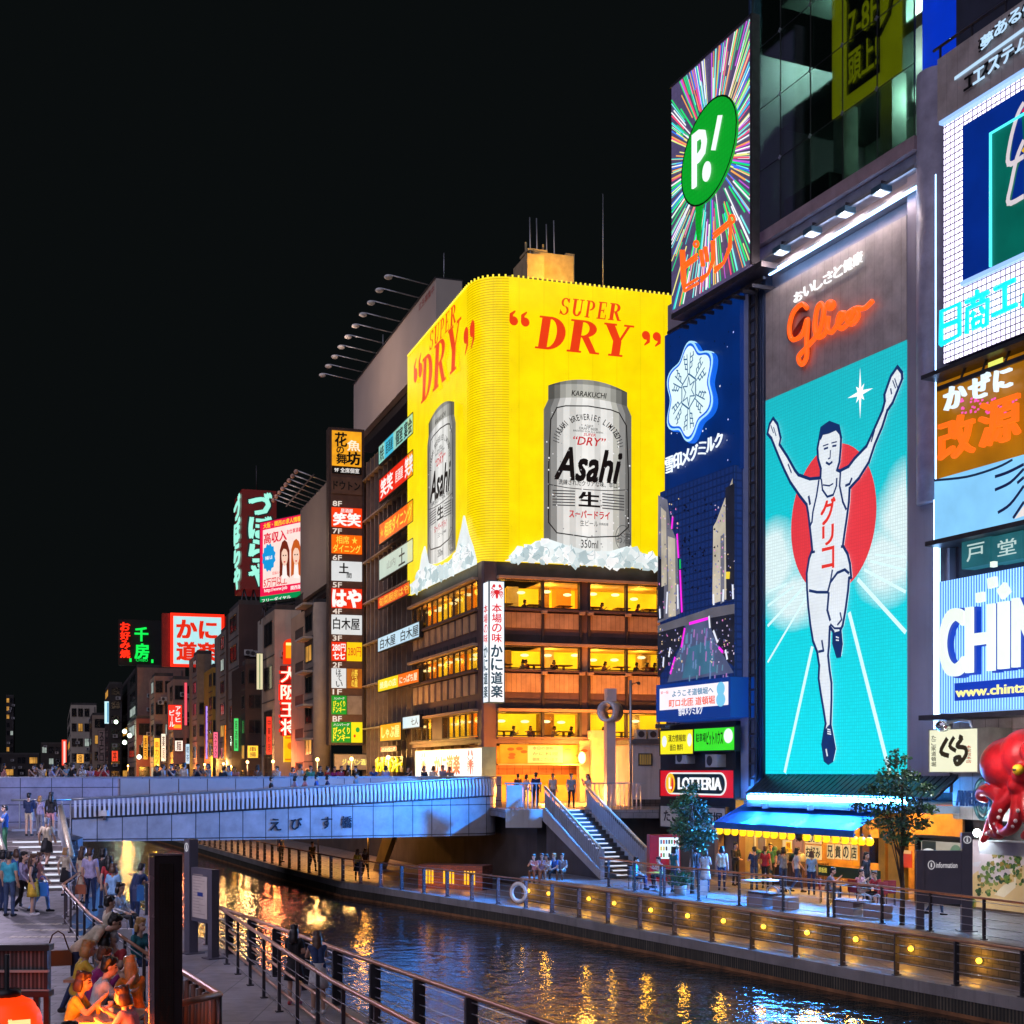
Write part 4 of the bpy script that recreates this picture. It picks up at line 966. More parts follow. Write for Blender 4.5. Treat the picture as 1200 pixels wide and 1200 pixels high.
flat_sign('shop_sign', 'yellow lit sign with black kanji left of the green sign', FG, FG.rect(774, 857, 884, 812.5, .8), .8, E('sign_yellow', C(250, 235, 30), 1.0), [('漢方情報館', KB, .25, .78, .52, .82), ('面白 無料', KB, .3, .7, .14, .42), ('d', L(235, 240, 240), .05, .2, .3, .8, {'disc': 1}), ('d', L(235, 240, 240), .82, .96, .3, .85, {'disc': 1})])
flat_sign('shop_sign', 'green lit sign with dark katakana and a white disc beside the yellow sign', FG, FG.rect(813.5, 854.5, 880, 861, .8), .8, E('sign_green', C(60, 225, 40), 1.0), [('駐車場', KB, .05, .3, .4, .8), ('ピットハウス', KB, .32, .72, .25, .85, {'b': .03}), ('d', L(240, 250, 240), .74, .96, .3, .95, {'disc': 1})])
Tl_ = flat_sign('shop_sign', 'red burger shop sign with white capital letters on a black oval', FG, FG.rect(774, 903, 932.5, 860, .7), .7, E('sign_red', C(215, 18, 30), .9), [])
a_, b_, z0, z1 = FG.rect(774, 903, 932.5, 860, .7)
mb = MB(E('oval_white', C(235, 240, 235), 1.0)); cz_ = (z0+z1)/2;
def cap(m, x0, x1, h, d): mb.mat(m); FG.poly(mb, FG.ell((x0+h, cz_), h, h, 12, 90, 270)+[(x0+h, cz_-h)]+FG.ell((x1-h, cz_), h, h, 12, -90, 90)+[(x1-h, cz_+h)], d, .03)
cap(mb.mats[0], a_+.5, b_-.55, .5, .705); cap(INK(10, 40, 40), a_+.58, b_-.63, .43, .737)
mb.mat(L(245, 248, 250, 1.1)); FG.text(mb, 'LOTTERIA', (a_+1.75, b_-.85, cz_-.26, cz_+.27), .77, .04, bold=.03)
mb.mat(L(250, 190, 30, 1.1)); FG.poly(mb, FG.ell((a_+1.05, cz_), .38, .46, 18), .77, .03); mb.mat(L(220, 40, 30)); FG.poly(mb, FG.ell((a_+1.12, cz_-.03), .24, .34, 14, -90, 90), .803)
mb.mat(L(250, 250, 240)); FG.stroke(mb, [(a_+.98, cz_+.27), (a_+.98, cz_-.2), (a_+1.2, cz_-.2)], .1, .806)
build(mb, 'oval_logo', Tl_)
flat_sign('shop_sign', 'unlit white octopus ball sign with black characters behind the small tree', FG, FG.rect(774, 944, 968, 850, .5), .5, P('sign_white_unlit', (.55, .53, .48), .5), [('たこ焼', KB, .06, .42, .25, .8, {'b': .03}), ('道頓堀', KB, .55, .95, .25, .8, {'b': .03})])
mb = MB(P('sooty_panel', (.02, .022, .028), .6, var=.4)); FG.box(mb, S(774, .3), S(862, .3), 2.0, FG.Z(774, 850, .3), -.4, .3); build(mb, 'shop_front_panel', TB)
for k, (px, py) in enumerate(((795, 889), (830, 893))):
 T_ = thing('air_conditioner', 'small grey air conditioner above the red burger sign, %s' % ('below the yellow sign' if k == 0 else 'below the green sign'), 'air conditioner', FG.w(*FG.sz(px, py+6, .6), .6))
 a_, z0 = FG.sz(px, py+6, .6); mb = MB(P('ac_grey', (.4, .4, .4), .5)); FG.box(mb, a_, a_+.95, z0, z0+.55, .3, .75); build(mb, 'casing', T_)
 mb = MB(STEEL); FG.poly(mb, FG.ell((a_+.35, z0+.28), .22, .22, 16), .752, .02); build(mb, 'fan_grille', T_)
for k, (p, tg) in enumerate([(FG.w(*FG.sz(px, 851, 1.5), 1.5), (-5, 60, 1.2)) for px in (771, 776, 782)]+[(FG.w(s_, zb_-.5, 1.05), tuple(FG.w(s_-.5, 0, 9))) for s_ in (1.5, 4.5, 7.5)]):  # blue floods added to tint the bridge and promenade
 T_ = thing('flood_lamp', 'small added blue flood lamp under the %s, %s from the left' % ('dairy sign' if k < 3 else 'runner sign beam', ORD[k % 3]), 'lamp', p, group='added blue flood lamps under the big signs')
 mb = MB(STEEL); mb.box(p.x-.12, p.x+.12, p.y-.1, p.y+.1, p.z-.1, p.z+.1); mb.tube([p, p+Vector((.6, .3, .15))], .03, 6); build(mb, 'housing', T_)
 d = bpy.data.lights.new('added_blue_flood', 'SPOT'); d.energy = BFL if k < 3 else BFL*.8; d.color = (.02, .26, 1.0); d.spot_size = rad(95); d.spot_blend = .8; d.shadow_soft_size = .12
 o = bpy.data.objects.new('added_blue_flood', d); COL.objects.link(o); o.parent = T_; o.location = (-.15, -.1, -.12); o.rotation_euler = (Vector(tg)-p).to_track_quat('-Z', 'Y').to_euler()
# --- right hand building (block of sign boards to the frame edge)
TR = thing('sign_building', 'narrow building at the right edge with the blue ribbed sign and red octopus', 'building', FG.w(11.1, 0, 0))
r0, r1 = 11.05, 17.5
mb = MB(P('dark_navy_wall', (.03, .035, .06), .6, var=.3, scale=.6)); FG.box(mb, r0, r1, 4.2, 34, -12, -.25); build(mb, 'wall', TR)
mb = MB(TILE('cream_tiles', (.42, .37, .35), (.2, .17, .16), .6, 1.2, .015, .4, .08, 0, .2, stain=.3)); FG.box(mb, r0, r1, 3.0, 6.9, -12, -.1); build(mb, 'lower_wall', TR)
mb = MB(CONC_D); FG.box(mb, r0, r1, 0, 3.0, -12, -1.0); build(mb, 'shop_back_wall', TR)
# grey header with shadowed letters + LED board
TE_ = thing('led_sign', 'LED dotted advertising board with cyan neon kanji below a grey header', 'sign', FG.w(12, 18, .8))
h0 = S(1098.5, 1.0); hz0 = FG.Z(1098.5, 144, 1.0); hz1 = FG.Z(1098.5, 70, 1.0)
mb = MB(GREYP); FG.box(mb, h0, r1, hz0, hz1, -.2, 1.0)
mb.mat(E('strip_ice', C(150, 190, 255), 1.2)); FG.box(mb, h0+.1, r1, hz0-.12, hz0-.002, .7, 1.02); build(mb, 'header', TE_)
zr_ = lambda x, y: (x/5+1080, y/5)
mb = MB(INK(8, 8, 12)); ml = L(190, 225, 255, 1.0)
for ch, (x0, y0, x1, y1) in zip('夢ある住', ((345, 185, 415, 300), (425, 110, 498, 225), (508, 48, 580, 160), (590, -10, 665, 110))):
 for dx, m_, d_ in ((-10, INK(8, 8, 12), 1.06), (4, ml, 1.1)):
  mb.mat(m_); p = zr_(x0+dx, y1-dx); a_, z0 = FG.sz(*p, d_); b_ = S(zr_(x1+dx, 0)[0], d_); z1 = FG.Z(p[0], zr_(0, y0+14-dx)[1]+5, d_); FG.text(mb, ch, (a_, b_, z0, z1), d_, .02, bold=.02)
for ch, (x0, y0, x1, y1) in zip('エステム', ((258, 425, 322, 530), (345, 360, 410, 470), (425, 300, 492, 415), (505, 250, 580, 350))):
 for dx, m_, d_ in ((-8, INK(8, 8, 12), 1.06), (46, ml, 1.1)):
  mb.mat(m_); p = zr_(x0+dx, y1-dx*.7); a_, z0 = FG.sz(*p, d_); b_ = S(zr_(x1+dx, 0)[0], d_); z1 = FG.Z(p[0], zr_(0, y0+10-dx*.7)[1]+4, d_); FG.text(mb, ch, (a_, b_, z0, z1), d_, .02, bold=.03)
mb.mat(ml); p = zr_(192, 462); q = zr_(600, 170); FG.pstroke(mb, [p, q], .12, 1.05)
build(mb, 'header_lettering', TE_)
mb = MB(STEEL); FG.tube(mb, [(h0-.3, hz1+.45), (r1, hz1+.45)], .05, .9)
for k in range(5): FG.box(mb, h0+k*1.5, h0+k*1.5+.06, hz1, hz1+.45, .87, .93)
build(mb, 'top_rail', TE_)
l0 = S(1105.5, .85); lz0 = FG.Z(1105.5, 426, .85)
mb = MB(P('led_back', (.12, .1, .2), .5)); FG.box(mb, l0, r1, lz0, hz0-.12, -.2, .80); build(mb, 'board', TE_)
mb = MB(E('led_dots', C(235, 225, 255), 3.0, led=.97, pitch=.21)); FG.box(mb, l0, r1, lz0, hz0-.14, .80, .83); build(mb, 'led_grid', TE_)
c0 = S(1128, .9); cz1 = FG.Z(1128, 148, .9); cz0 = FG.Z(1128, 330, .9)
mb = MB(E('deep_blue_lit', C(0, 42, 135), .85, var=.15)); FG.box(mb, c0, r1, cz0, cz1, .83, .9)
gz0 = FG.Z(1163, 313, .9); gz1 = FG.Z(1163, 157, .9); gs = S(1163, .9)
mb.mat(E('green_lit', C(0, 110, 95), .7, var=.2)); FG.box(mb, gs, r1, gz0, gz1, .9, .93)
mb.mat(E('deep_blue_lit', C(0, 42, 135), .85, var=.15)); FG.ppoly(mb, [zr_(585, 640), zr_(540, 760), zr_(520, 950), zr_(600, 920)], .94); FG.ppoly(mb, [zr_(600, 880), zr_(560, 1000), zr_(525, 1180), zr_(600, 1150)], .94)
mb.mat(L(225, 215, 220, .9)); FG.pstroke(mb, curve([zr_(*p) for p in [(600, 600), (560, 680), (520, 830), (510, 960), (600, 915)]], 4), .16, .95); FG.pstroke(mb, curve([zr_(*p) for p in [(600, 820), (560, 920), (525, 1080), (510, 1190), (600, 1150)]], 4), .16, .955)
mb.mat(L(230, 30, 60)); FG.ppoly(mb, [zr_(585, 655), zr_(600, 630), zr_(600, 660)], .96); mb.mat(L(240, 190, 40)); FG.ppoly(mb, [zr_(585, 885), zr_(600, 860), zr_(600, 895)], .96)
build(mb, 'blue_emblem_panel', TE_)
mb = MB(E('neon_cyan', C(80, 240, 250), 1.4)); FG.tube(mb, [(gs, gz0), (gs, gz1), (r1, gz1)], .05, .98); build(mb, 'cyan_tube', TE_)
mb = MB(E('strip_ice', C(150, 190, 255), 1.2)); FG.box(mb, c0, r1, cz0-.16, cz0-.02, .84, 1.0); build(mb, 'light_strip', TE_)
zt_ = lambda x, y: (x/4.615+1080, y/4.615+300)
mb = MB(E('neon_aqua', C(20, 225, 250), 1.2))
def nk(pts): FG.tube(mb, [FG.sz(*zt_(*p), 1.05) for p in pts], .085, 1.05, 6)
nk([(105, 480), (108, 300), (205, 258), (205, 425), (105, 480)]); nk([(108, 385), (205, 345)])
nk([(300, 185), (302, 225)]); nk([(240, 250), (362, 195)]); nk([(245, 420), (248, 285), (358, 235), (352, 370), (330, 380)]); nk([(275, 235), (285, 275)]); nk([(335, 210), (322, 255)]); nk([(285, 300), (270, 330)]); nk([(320, 280), (335, 305)]); nk([(278, 350), (322, 330), (320, 372), (280, 392), (278, 350)])
nk([(395, 180), (505, 128)]); nk([(450, 158), (450, 290)]); nk([(385, 322), (515, 262)]); nk([(545, 270), (552, 260), (560, 200)])
build(mb, 'neon_kanji', TE_)
mb = MB(STEEL); FG.box(mb, l0-1.0, r1, lz0-.3, lz0-.16, -.2, .95); FG.box(mb, l0-.6, r1, lz0-.75, lz0-.6, -.2, .6);
for k in range(6): FG.tube(mb, [(l0+.4+k*1.0, lz0-.7), (l0+.7+k*1.0, lz0-.2)], .05, .5)
build(mb, 'support_truss', TE_)
# medicine sign gold
q0, q1, qz0, qz1 = FG.rect(1098, 450, 562, 1200, .5); q1 = r1
TM = thing('medicine_sign', 'gold cold medicine sign with orange kanji above a pale blue panel', 'sign', FG.w(q0, qz0, .5))
mb = MB(E('gold_board', C(176, 112, 8), .75, var=.25)); FG.box(mb, q0, q1, qz0, qz1, -.2, .5); build(mb, 'gold_board', TM)
mb = MB(E('hira_ice', C(220, 240, 255), 1.15))
for ch, (x0, y0, x1, y1) in zip('かぜに', ((118, 695, 230, 838), (252, 640, 360, 785), (388, 600, 478, 735))):
 p = zt_(x0, y1); a_, z0 = FG.sz(*p, .75); b_ = S(zt_(x1, 0)[0], .75); z1 = FG.Z(p[0], zt_(0, y0+25)[1], .75); FG.text(mb, ch, (a_, b_, z0, z1), .62, .14, bold=.012)
build(mb, 'hiragana_letter', TM)
mb = MB(E('kanji_orange', C(255, 105, 25), 1.2));
for ch, (x0, y0, x1, y1) in zip('改源', ((88, 870, 275, 1115), (308, 775, 520, 1040))):
 p = zt_(x0, y1); a_, z0 = FG.sz(*p, .75); b_ = S(zt_(x1, 0)[0], .75); z1 = FG.Z(p[0], zt_(0, y0+30)[1], .75); FG.text(mb, ch, (a_, b_, z0, z1), .62, .14, bold=.02)
build(mb, 'kanji_letter', TM)
mb = MB(L(255, 90, 190, 1.0))
for i in range(60):
 s_, z_ = FG.sz(*zt_(R.uniform(190, 520), R.uniform(770, 850)), .51); FG.box(mb, s_-.04, s_+.04, z_-.03, z_+.03, .5, .52)
mb.mat(L(235, 240, 110, 1.0))
for i in range(8):
 for j in range(7):
  s_, z_ = FG.sz(*zt_(365+i*10, 580+j*6-i*4), .51); FG.box(mb, s_-.035, s_+.035, z_-.02, z_+.02, .5, .52)
build(mb, 'led_dots', TM)
pz0 = FG.Z(1095, 633, .6); pz1_ = qz0-.02
mb = MB(E('pale_blue_lit', C(135, 205, 250), 1.0, var=.12)); FG.box(mb, S(1095, .6), r1, pz0, pz1_, -.2, .6)
zu = lambda x, y: (x/3.75+1080, y/3.75+540)
mb.mat(L(18, 30, 75, .8))
for pts in ([(322, 70), (380, 50), (450, 15)], [(322, 128), (390, 95), (450, 35)], [(335, 228), (390, 190), (450, 110)], [(420, 98), (450, 72)], [(402, 252), (450, 180)]):
 FG.pstroke(mb, curve([zu(*p) for p in pts], 4), .1, .605)
mb.mat(L(235, 225, 220)); FG.ppoly(mb, [zu(408, 256), zu(450, 195), zu(470, 235)], .61)
mb.mat(L(20, 40, 70)); FG.pstroke(mb, curve([zu(*p) for p in [(55, 86), (200, 70), (330, 30), (400, -5)]], 4), .08, .607)
build(mb, 'pale_blue_panel', TM)
mb = MB(STEEL); FG.box(mb, S(1092, .6), r1, pz0-.22, pz0-.06, -.2, .9); build(mb, 'lower_rail', TM)
# teal kanji plates
TK = thing('kanji_plates', 'two dim teal plates with white kanji above the blue ribbed sign', 'sign', FG.w(12.5, pz0-2, .3))
for ch, (x0, y0, y1, x1) in zip('戸堂', ((1127, 634, 667, 1160), (1163, 629, 661, 1198))):
 q = FG.rect(x0, y0, y1, x1, .35); mb = MB(E('teal_plate', C(45, 120, 130), .6, var=.3)); FG.panel(mb, q, -.2, .35); mb.mat(L(200, 225, 220, .85)); FG.text(mb, ch, (q[0]+.25, q[1]-.25, q[2]+.2, q[3]-.18), .353, .02); build(mb, 'kanji_plate', TK)
# blue ribbed apartment sign
k0 = S(1101, .8); kz0 = FG.Z(1101, 836, .8); kz1 = FG.Z(1101, 682, .8)
TC_ = thing('ribbed_sign', 'blue ribbed apartment hunting sign with big white capital letters and a web address', 'sign', FG.w(k0, kz0, .8))
def ribbed():
 m, n, l, b = nt('ribbed_blue'); co = coords(n, l, 'UV'); wv = n.new('ShaderNodeTexWave'); wv.inputs['Scale'].default_value = 2.6; l.new(co, wv.inputs[0])
 col = mixc(n, l, ramp(n, l, wv.outputs['Fac'], .35, .65), C(45, 95, 190), C(150, 205, 250)); b.inputs['Base Color'].default_value = (.1, .2, .4, 1)
 l.new(col, b.inputs['Emission Color']); b.inputs['Emission Strength'].default_value = .95; return m
mb = MB(ribbed()); FG.box(mb, k0, r1, kz0, kz1, -.2, .8); build(mb, 'ribbed_board', TC_)
LCR = E('letter_cream', C(232, 250, 232), 1.1); LSB = E('letter_side_blue', C(10, 60, 190), .8, light=False)
for ch, (x0, y0, x1, y1) in zip('CHINTAI', ((90, 648, 190, 945), (205, 635, 320, 925), (345, 612, 385, 908), (410, 595, 540, 900), (552, 577, 630, 888), (642, 562, 732, 876), (744, 546, 776, 866))):
 p = zu(x0, y1); a_, z0 = FG.sz(*p, 1.05); b_ = S(zu(x1, 0)[0], 1.05); z1 = FG.Z(p[0], zu(0, y0+18)[1], 1.05)
 mb = MB(LSB); FG.text(mb, ch, (a_+.06, b_+.1, z0-.05, z1), .8, .2, bold=.045, res=8); mb.mat(LCR); FG.text(mb, ch, (a_, b_, z0, z1), 1.03, .12, bold=.04, res=8); build(mb, 'capital_letter', TC_)
for (x, y, s_, rot) in ((315, 535, .19, .1), (365, 572, .22, .6), (262, 600, .18, .05), (320, 455, .1, 0)):
 mb = MB(LCR); c = FG.sz(*zu(x, y), 1.05); FG.poly(mb, [(c[0]+s_*1.2*math.cos(rot+k*math.pi/2+math.pi/4), c[1]+s_*1.2*math.sin(rot+k*math.pi/2+math.pi/4)) for k in range(4)], 1.0, .15); build(mb, 'cube_ornament', TC_)
wq = zu(142, 978); a_, z1 = FG.sz(*wq, .9); z0 = FG.Z(wq[0], zu(0, 1055)[1], .9)
mb = MB(E('web_blue', C(10, 60, 190), .85, light=False)); FG.box(mb, a_, r1, z0, z1, .8, .88); mb.mat(L(250, 240, 150, 1.1)); FG.text(mb, 'www.chintai.net', (a_+.1, a_+4.35, z0+.12, z1-.16), .885, .03, bold=.03); build(mb, 'web_address', TC_)
mb = MB(STEEL); FG.box(mb, k0-.7, r1, kz0-.22, kz0-.05, -.2, 1.1); build(mb, 'lower_rail', TC_)
# kururu sign, lamp arm, metal letters sign
q = FG.rect(1089.5, 856, 904.5, 1146, 1.3); TQ = flat_sign('takoyaki_sign', 'cream lit sign with brushed brown hiragana beside the red octopus', FG, q, 1.3, E('sign_cream', C(240, 240, 205), 1.0), [('たこ家道頓堀', INK(60, 55, 30), .04, .14, .12, .88, {'v': 1}), ('本家総本店', INK(225, 90, 20), .77, .87, .2, .62, {'v': 1})], depth=1.4, frame=P('sign_side', (.3, .3, .27), .5), fw=.04)
mb = MB(INK(70, 60, 20)); zv = lambda x, y: FG.sz(x/6+1060, y/6+780, 1.32)
for pts, w_ in (([(300, 510), (255, 605), (312, 635)], .16), ([(348, 502), (318, 565), (362, 600)], .14), ([(385, 500), (400, 515), (370, 565), (425, 580), (432, 625), (395, 680), (365, 690), (355, 655), (390, 645), (385, 680)], .15)):
 FG.stroke(mb, curve([zv(*p) for p in pts], 4), w_, 1.315)
build(mb, 'brush_lettering', TQ)
mb = MB(STEEL_L); FG.tube(mb, [zv(365, 405), zv(480, 388), zv(540, 398), zv(556, 440)], .05, 1.8, 6); build(mb, 'lamp_arm', TQ)
mb = MB(P('chrome', (.6, .62, .65), .2, .9)); mb.ball(FG.w(*zv(352, 425), 1.8), .24, e=(.26, .26, .2)); build(mb, 'lamp_head', TQ)
TW = thing('wrought_sign', 'dark green metal sign of upright letters across an oval ring on the tiled wall', 'sign', FG.w(11.5, 3.6, .2))
mb = MB(P('green_metal', (.03, .085, .095), .4, .4)); c = zv(378, 940); FG.tube(mb, [(c[0]+(zv(435, 940)[0]-c[0])*math.cos(t/24*6.2832), c[1]+1.0*(zv(378, 800)[1]-c[1])*math.sin(t/24*6.2832)) for t in range(25)], .07, .3, 6); build(mb, 'oval_ring', TW)
mb = MB(P('navy_letters', (.02, .045, .13), .4, .3)); a_ = zv(205, 940)[0]; b_ = zv(440, 940)[0]; FG.text(mb, 'AWEIBON', (a_, b_, zv(300, 990)[1], zv(300, 880)[1]), .3, .08, bold=.02); build(mb, 'lettering', TW)
mb = MB(P('green_metal', (.03, .085, .095), .4, .4)); FG.text(mb, '8', (c[0]-.2, c[0]+.2, zv(0, 1030)[1], zv(0, 830)[1]), .26, .05); build(mb, 'centre_scroll', TW)
# ------------------------------------------------------------------ crab restaurant building with the yellow beer billboard
UR = Vector((.9515, .3076)); UL = Vector((.317, -.9484))
CK = Vector((-1.75, 80.0)); FR = Frame(CK, UR); LL = 16.6
FL = Frame(CK-UL*LL, UL)
BRN = P('brown_cladding', (.14, .085, .085), .55, .1, var=.2, scale=.7, stain=.3)
TANP = TILE('tan_panels', (.6, .39, .22), (.2, .12, .07), .3, 3, .01, .6, .08, 0, .15)
DARKB = P('dark_band', (.05, .04, .045), .5, var=.3)
CORN = P('cornice', (.5, .33, .22), .5, .1, var=.12)
ROOMY = E('room_yellow', C(255, 195, 22), 1.4, var=.28, base=.5)
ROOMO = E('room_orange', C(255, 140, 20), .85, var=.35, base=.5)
LAMPW = E('ceiling_lamp', C(255, 240, 170), 2.2, light=False)
PANE = GLASS('window_pane', (.96, .95, .92), .04)
TKB = thing('restaurant_building', 'brown corner restaurant building with rows of glowing yellow windows under the yellow billboard', 'building', (CK.x, CK.y, PZ))
RWD = 13.6
back = CK+UR*RWD
mb = MB(BRN)
core = [FL.w(0, 0, -4.2).xy, FL.w(LL-4.2, 0, -4.2).xy, FR.w(RWD, 0, -4.2).xy, (FR.w(RWD, 0, -16)).xy, FL.w(0, 0, -16).xy]
mb.prism([tuple(p) for p in core], PZ, 34); build(mb, 'core_wall', TKB)
WIN = [(14.35, 15.95), (10.75, 12.05), (6.75, 8.15)]
def floors(F_, n0, n1):
 """wall bands between the window rows"""
 for (a, b, m, d, nm) in ((16.1, 17.0, DARKB, 0, 'top_band'), (12.28, 14.12, BRN, -.05, 'spandrel'), (8.38, 10.52, BRN, -.05, 'spandrel'), (6.3, 6.55, BRN, -.02, 'spandrel')):
  mb = MB(m); F_.box(mb, n0, n1, a, b, -.5, d); build(mb, nm, TKB)
 for z_ in (16.0, 12.1, 8.2): mb = MB(CORN); F_.box(mb, n0, n1, z_, z_+.16, -.5, .35); build(mb, 'cornice', TKB)
 for z_ in (14.16, 10.56, 6.56): mb = MB(BRN); F_.box(mb, n0, n1, z_, z_+.14, -.5, .18); build(mb, 'sill_beam', TKB)
floors(FR, .9, RWD); floors(FL, 0, LL-.9)
# corner pier
mb = MB(BRN); mb.prism([tuple(FL.w(LL-.9, 0, -.02).xy), tuple(FL.w(LL-.1, 0, 0).xy), tuple(FR.w(.1, 0, 0).xy), tuple(FR.w(.9, 0, -.02).xy), tuple(FR.w(.9, 0, -1).xy)], PZ, 17.0); build(mb, 'corner_pier', TKB)
posR = [.9, FR.S(636), FR.S(680), FR.S(690), FR.S(734), FR.S(772), RWD]
for z0, z1 in WIN:
 zl = z1-.05
 mb = MB(ROOMY); FR.box(mb, .9, RWD, z0-.02, z1+.1, -4.15, -4.05); FL.box(mb, 0, LL-1.3, z0-.02, z1+.1, -1.3, -1.25)
 build(mb, 'room_back_wall', TKB)
 mb = MB(P('warm_ceiling', (.8, .6, .3), .7)); FR.box(mb, .9, RWD, z1+.08, z1+.14, -4, -.52); FL.box(mb, 0, LL-.9, z1+.08, z1+.14, -4, -.52); build(mb, 'ceiling', TKB)
 mb = MB(P('warm_floor', (.4, .22, .08), .6)); FR.box(mb, .9, RWD, z0-.2, z0-.12, -4, -.52); FL.box(mb, 0, LL-.9, z0-.2, z0-.12, -4, -.52); build(mb, 'floor', TKB)
 for k in range(4):
  plight('dining_light', FR.w(1.9+k*3.0, z1-.35, -2.0), C(255, 190, 70), 45, .2, TKB)
 for k in range(4):
  plight('dining_light', FL.w(1.9+k*3.8, z1-.35, -.7), C(255, 175, 60), 30, .2, TKB)
 for k in range(7):
  mb = MB(LAMPW); s_ = 1.6+k*1.55+R.uniform(-.25, .25); dd = -R.uniform(1.2, 3.2); p = FR.w(s_, z1-R.uniform(.28, .5), dd); mb.ball(p, .2, 12, 6, e=(.26, .26, .09)); build(mb, 'ceiling_lamp', TKB)
  mb = MB(LAMPW); p = FL.w(1.2+k*2.1, z1-R.uniform(.25, .45), -R.uniform(.5, 1.0)); mb.ball(p, .2, 12, 6, e=(.26, .26, .09)); build(mb, 'ceiling_lamp', TKB)
 # screens, posts and furniture inside
 for k in range(5):
  s_ = R.uniform(1.2, 11.5); mb = MB(R.choice([ROOMO, P('timber_inside', (.3, .16, .06), .6), P('paper_screen', (.6, .5, .33), .7)])); w_ = R.uniform(.2, 1.0); FR.box(mb, s_, s_+w_, z0-.1, z1+.05, -R.uniform(3.2, 3.9), -3.1); build(mb, 'partition', TKB)
  s_ = R.uniform(.5, 14); mb = MB(R.choice([ROOMO, P('timber_inside', (.3, .16, .06), .6)])); w_ = R.uniform(.2, 1.2); FL.box(mb, s_, s_+w_, z0-.1, z1+.05, -1.2, -R.uniform(.7, 1.0)); build(mb, 'partition', TKB)
 for k in range(6):
  s_ = 1.3+k*1.9; mb = MB(P('timber_inside', (.3, .16, .06), .6)); FR.box(mb, s_, s_+.9, z0+.28, z0+.34, -1.7, -.9); FR.box(mb, s_+.4, s_+.5, z0-.12, z0+.28, -1.4, -1.2); build(mb, 'dining_table', TKB)
 for i in range(len(posR)-1):
  a, b = posR[i], posR[i+1]
  if abs(a-FR.S(680)) < .01:
   mb = MB(BRN if z0 < 10 or z0 > 13 else CORN); FR.box(mb, a, b, z0-.05, z1+.05, -.5, -.02); build(mb, 'pier', TKB); continue
  mb = MB(DARKB); FR.ring(mb, (a+.07, b-.07, z0+.05, z1-.02), .06, -.2, .03); mb.mat(PANE); FR.box(mb, a+.07, b-.07, z0+.05, z1-.02, -.1, -.08); build(mb, 'window', TKB)
 nL = 6
 for i in range(nL):
  a = i*(LL-.9)/nL; b = a+(LL-.9)/nL
  if i == 2 and z0 < 10: mb = MB(BRN); FL.box(mb, a, b, z0-.05, z1+.05, -.5, -.02); build(mb, 'pier', TKB); continue
  mb = MB(DARKB); FL.ring(mb, (a+.06, b-.06, z0+.05, z1-.02), .05, -.1, .01); mb.mat(PANE); FL.box(mb, a+.06, b-.06, z0+.05, z1-.02, -.08, -.06)
  mb.mat(DARKB); FL.box(mb, (a+b)/2-.03, (a+b)/2+.03, z0, z1, -.09, .0); build(mb, 'window', TKB)
for zt_, zb_, zd in ((14.05, 13.15, 12.75), (10.45, 9.35, 8.9)):
 for a, b in ((.9, posR[1]), (posR[1], posR[2]), (posR[3], posR[4]), (posR[4], RWD)):
  mb = MB(TANP); FR.box(mb, a+.1, b-.1, zb_, zt_, -.05, .03); mb.mat(DARKB); FR.box(mb, a+.1, b-.1, zd-.42, zd, -.05, .02); build(mb, 'tan_panel', TKB)
 for i in range(10):
  a = .2+i*(LL-1.2)/10; mb = MB(TANP); FL.box(mb, a+.22, a+1.25, zb_-.1, zt_, -.05, .03); mb.mat(DARKB); FL.box(mb, a+.22, a+1.25, zd-.45, zb_-.5, -.05, .02); build(mb, 'tan_panel', TKB)
for x in (posR[1], posR[2], posR[3], posR[4]):
 mb = MB(DARKB); FR.box(mb, x-.07, x+.07, 6.5, 16.1, -.2, .1); build(mb, 'mullion', TKB)
 for z_ in (14.05, 10.45): mb = MB(CORN); FR.box(mb, x-.16, x+.16, z_-.05, z_+.12, .18, .42); build(mb, 'beam_end', TKB)
mb = MB(CORN); FR.box(mb, posR[2]-.05, posR[3]+.05, PZ, 6.5, -.5, .06); build(mb, 'ground_pier', TKB)
# ground storey
mb = MB(ROOMO); FR.box(mb, .9, RWD, PZ, 6.2, -3.2, -3.0); build(mb, 'shop_back_wall', TKB)
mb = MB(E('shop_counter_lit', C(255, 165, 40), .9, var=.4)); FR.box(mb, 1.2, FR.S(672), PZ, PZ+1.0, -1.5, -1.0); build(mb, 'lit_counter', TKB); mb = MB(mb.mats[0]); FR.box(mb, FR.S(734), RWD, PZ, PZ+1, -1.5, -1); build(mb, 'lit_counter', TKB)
mb = MB(TILE('red_brown_board', (.3, .1, .04), (.1, .04, .02), .5, .4, .02)); FR.box(mb, .9, RWD, 4.45, 5.05, -1.6, -1.5); build(mb, 'shop_fascia', TKB)
plight('shop_light', FR.w(3, 5.6, -1.2), C(255, 170, 60), 90, .3, TKB); plight('shop_light', FR.w(9, 5.6, -1.2), C(255, 170, 60), 70, .3, TKB)
q = (1.1, posR[2]-.15, 5.1, 6.25)
mb = MB(E('orange_poster', C(250, 150, 30), .85, var=.45)); FR.panel(mb, q, -.1, .05)
mb.mat(E('cream_poster', C(255, 215, 120), .9, var=.2)); FR.box(mb, q[0]+1.7, q[0]+3.9, q[2]+.06, q[3]-.06, .05, .06); mb.mat(L(170, 90, 40, .8))
for k, t in enumerate(('本日の御献立', 'かに料理', '御席ございます')): FR.text(mb, t, (q[0]+2.0, q[0]+3.6, q[3]-.32-k*.33, q[3]-.12-k*.33), .064)
mb.mat(L(200, 90, 20, .9))
for k in range(10): FR.poly(mb, FG.ell((q[0]+.2+R.random()*1.3+(2.9 if k % 2 else 0)+(k % 2)*1.0, q[2]+.2+R.random()*.7), .22, .1, 10), .061+.0005*k)
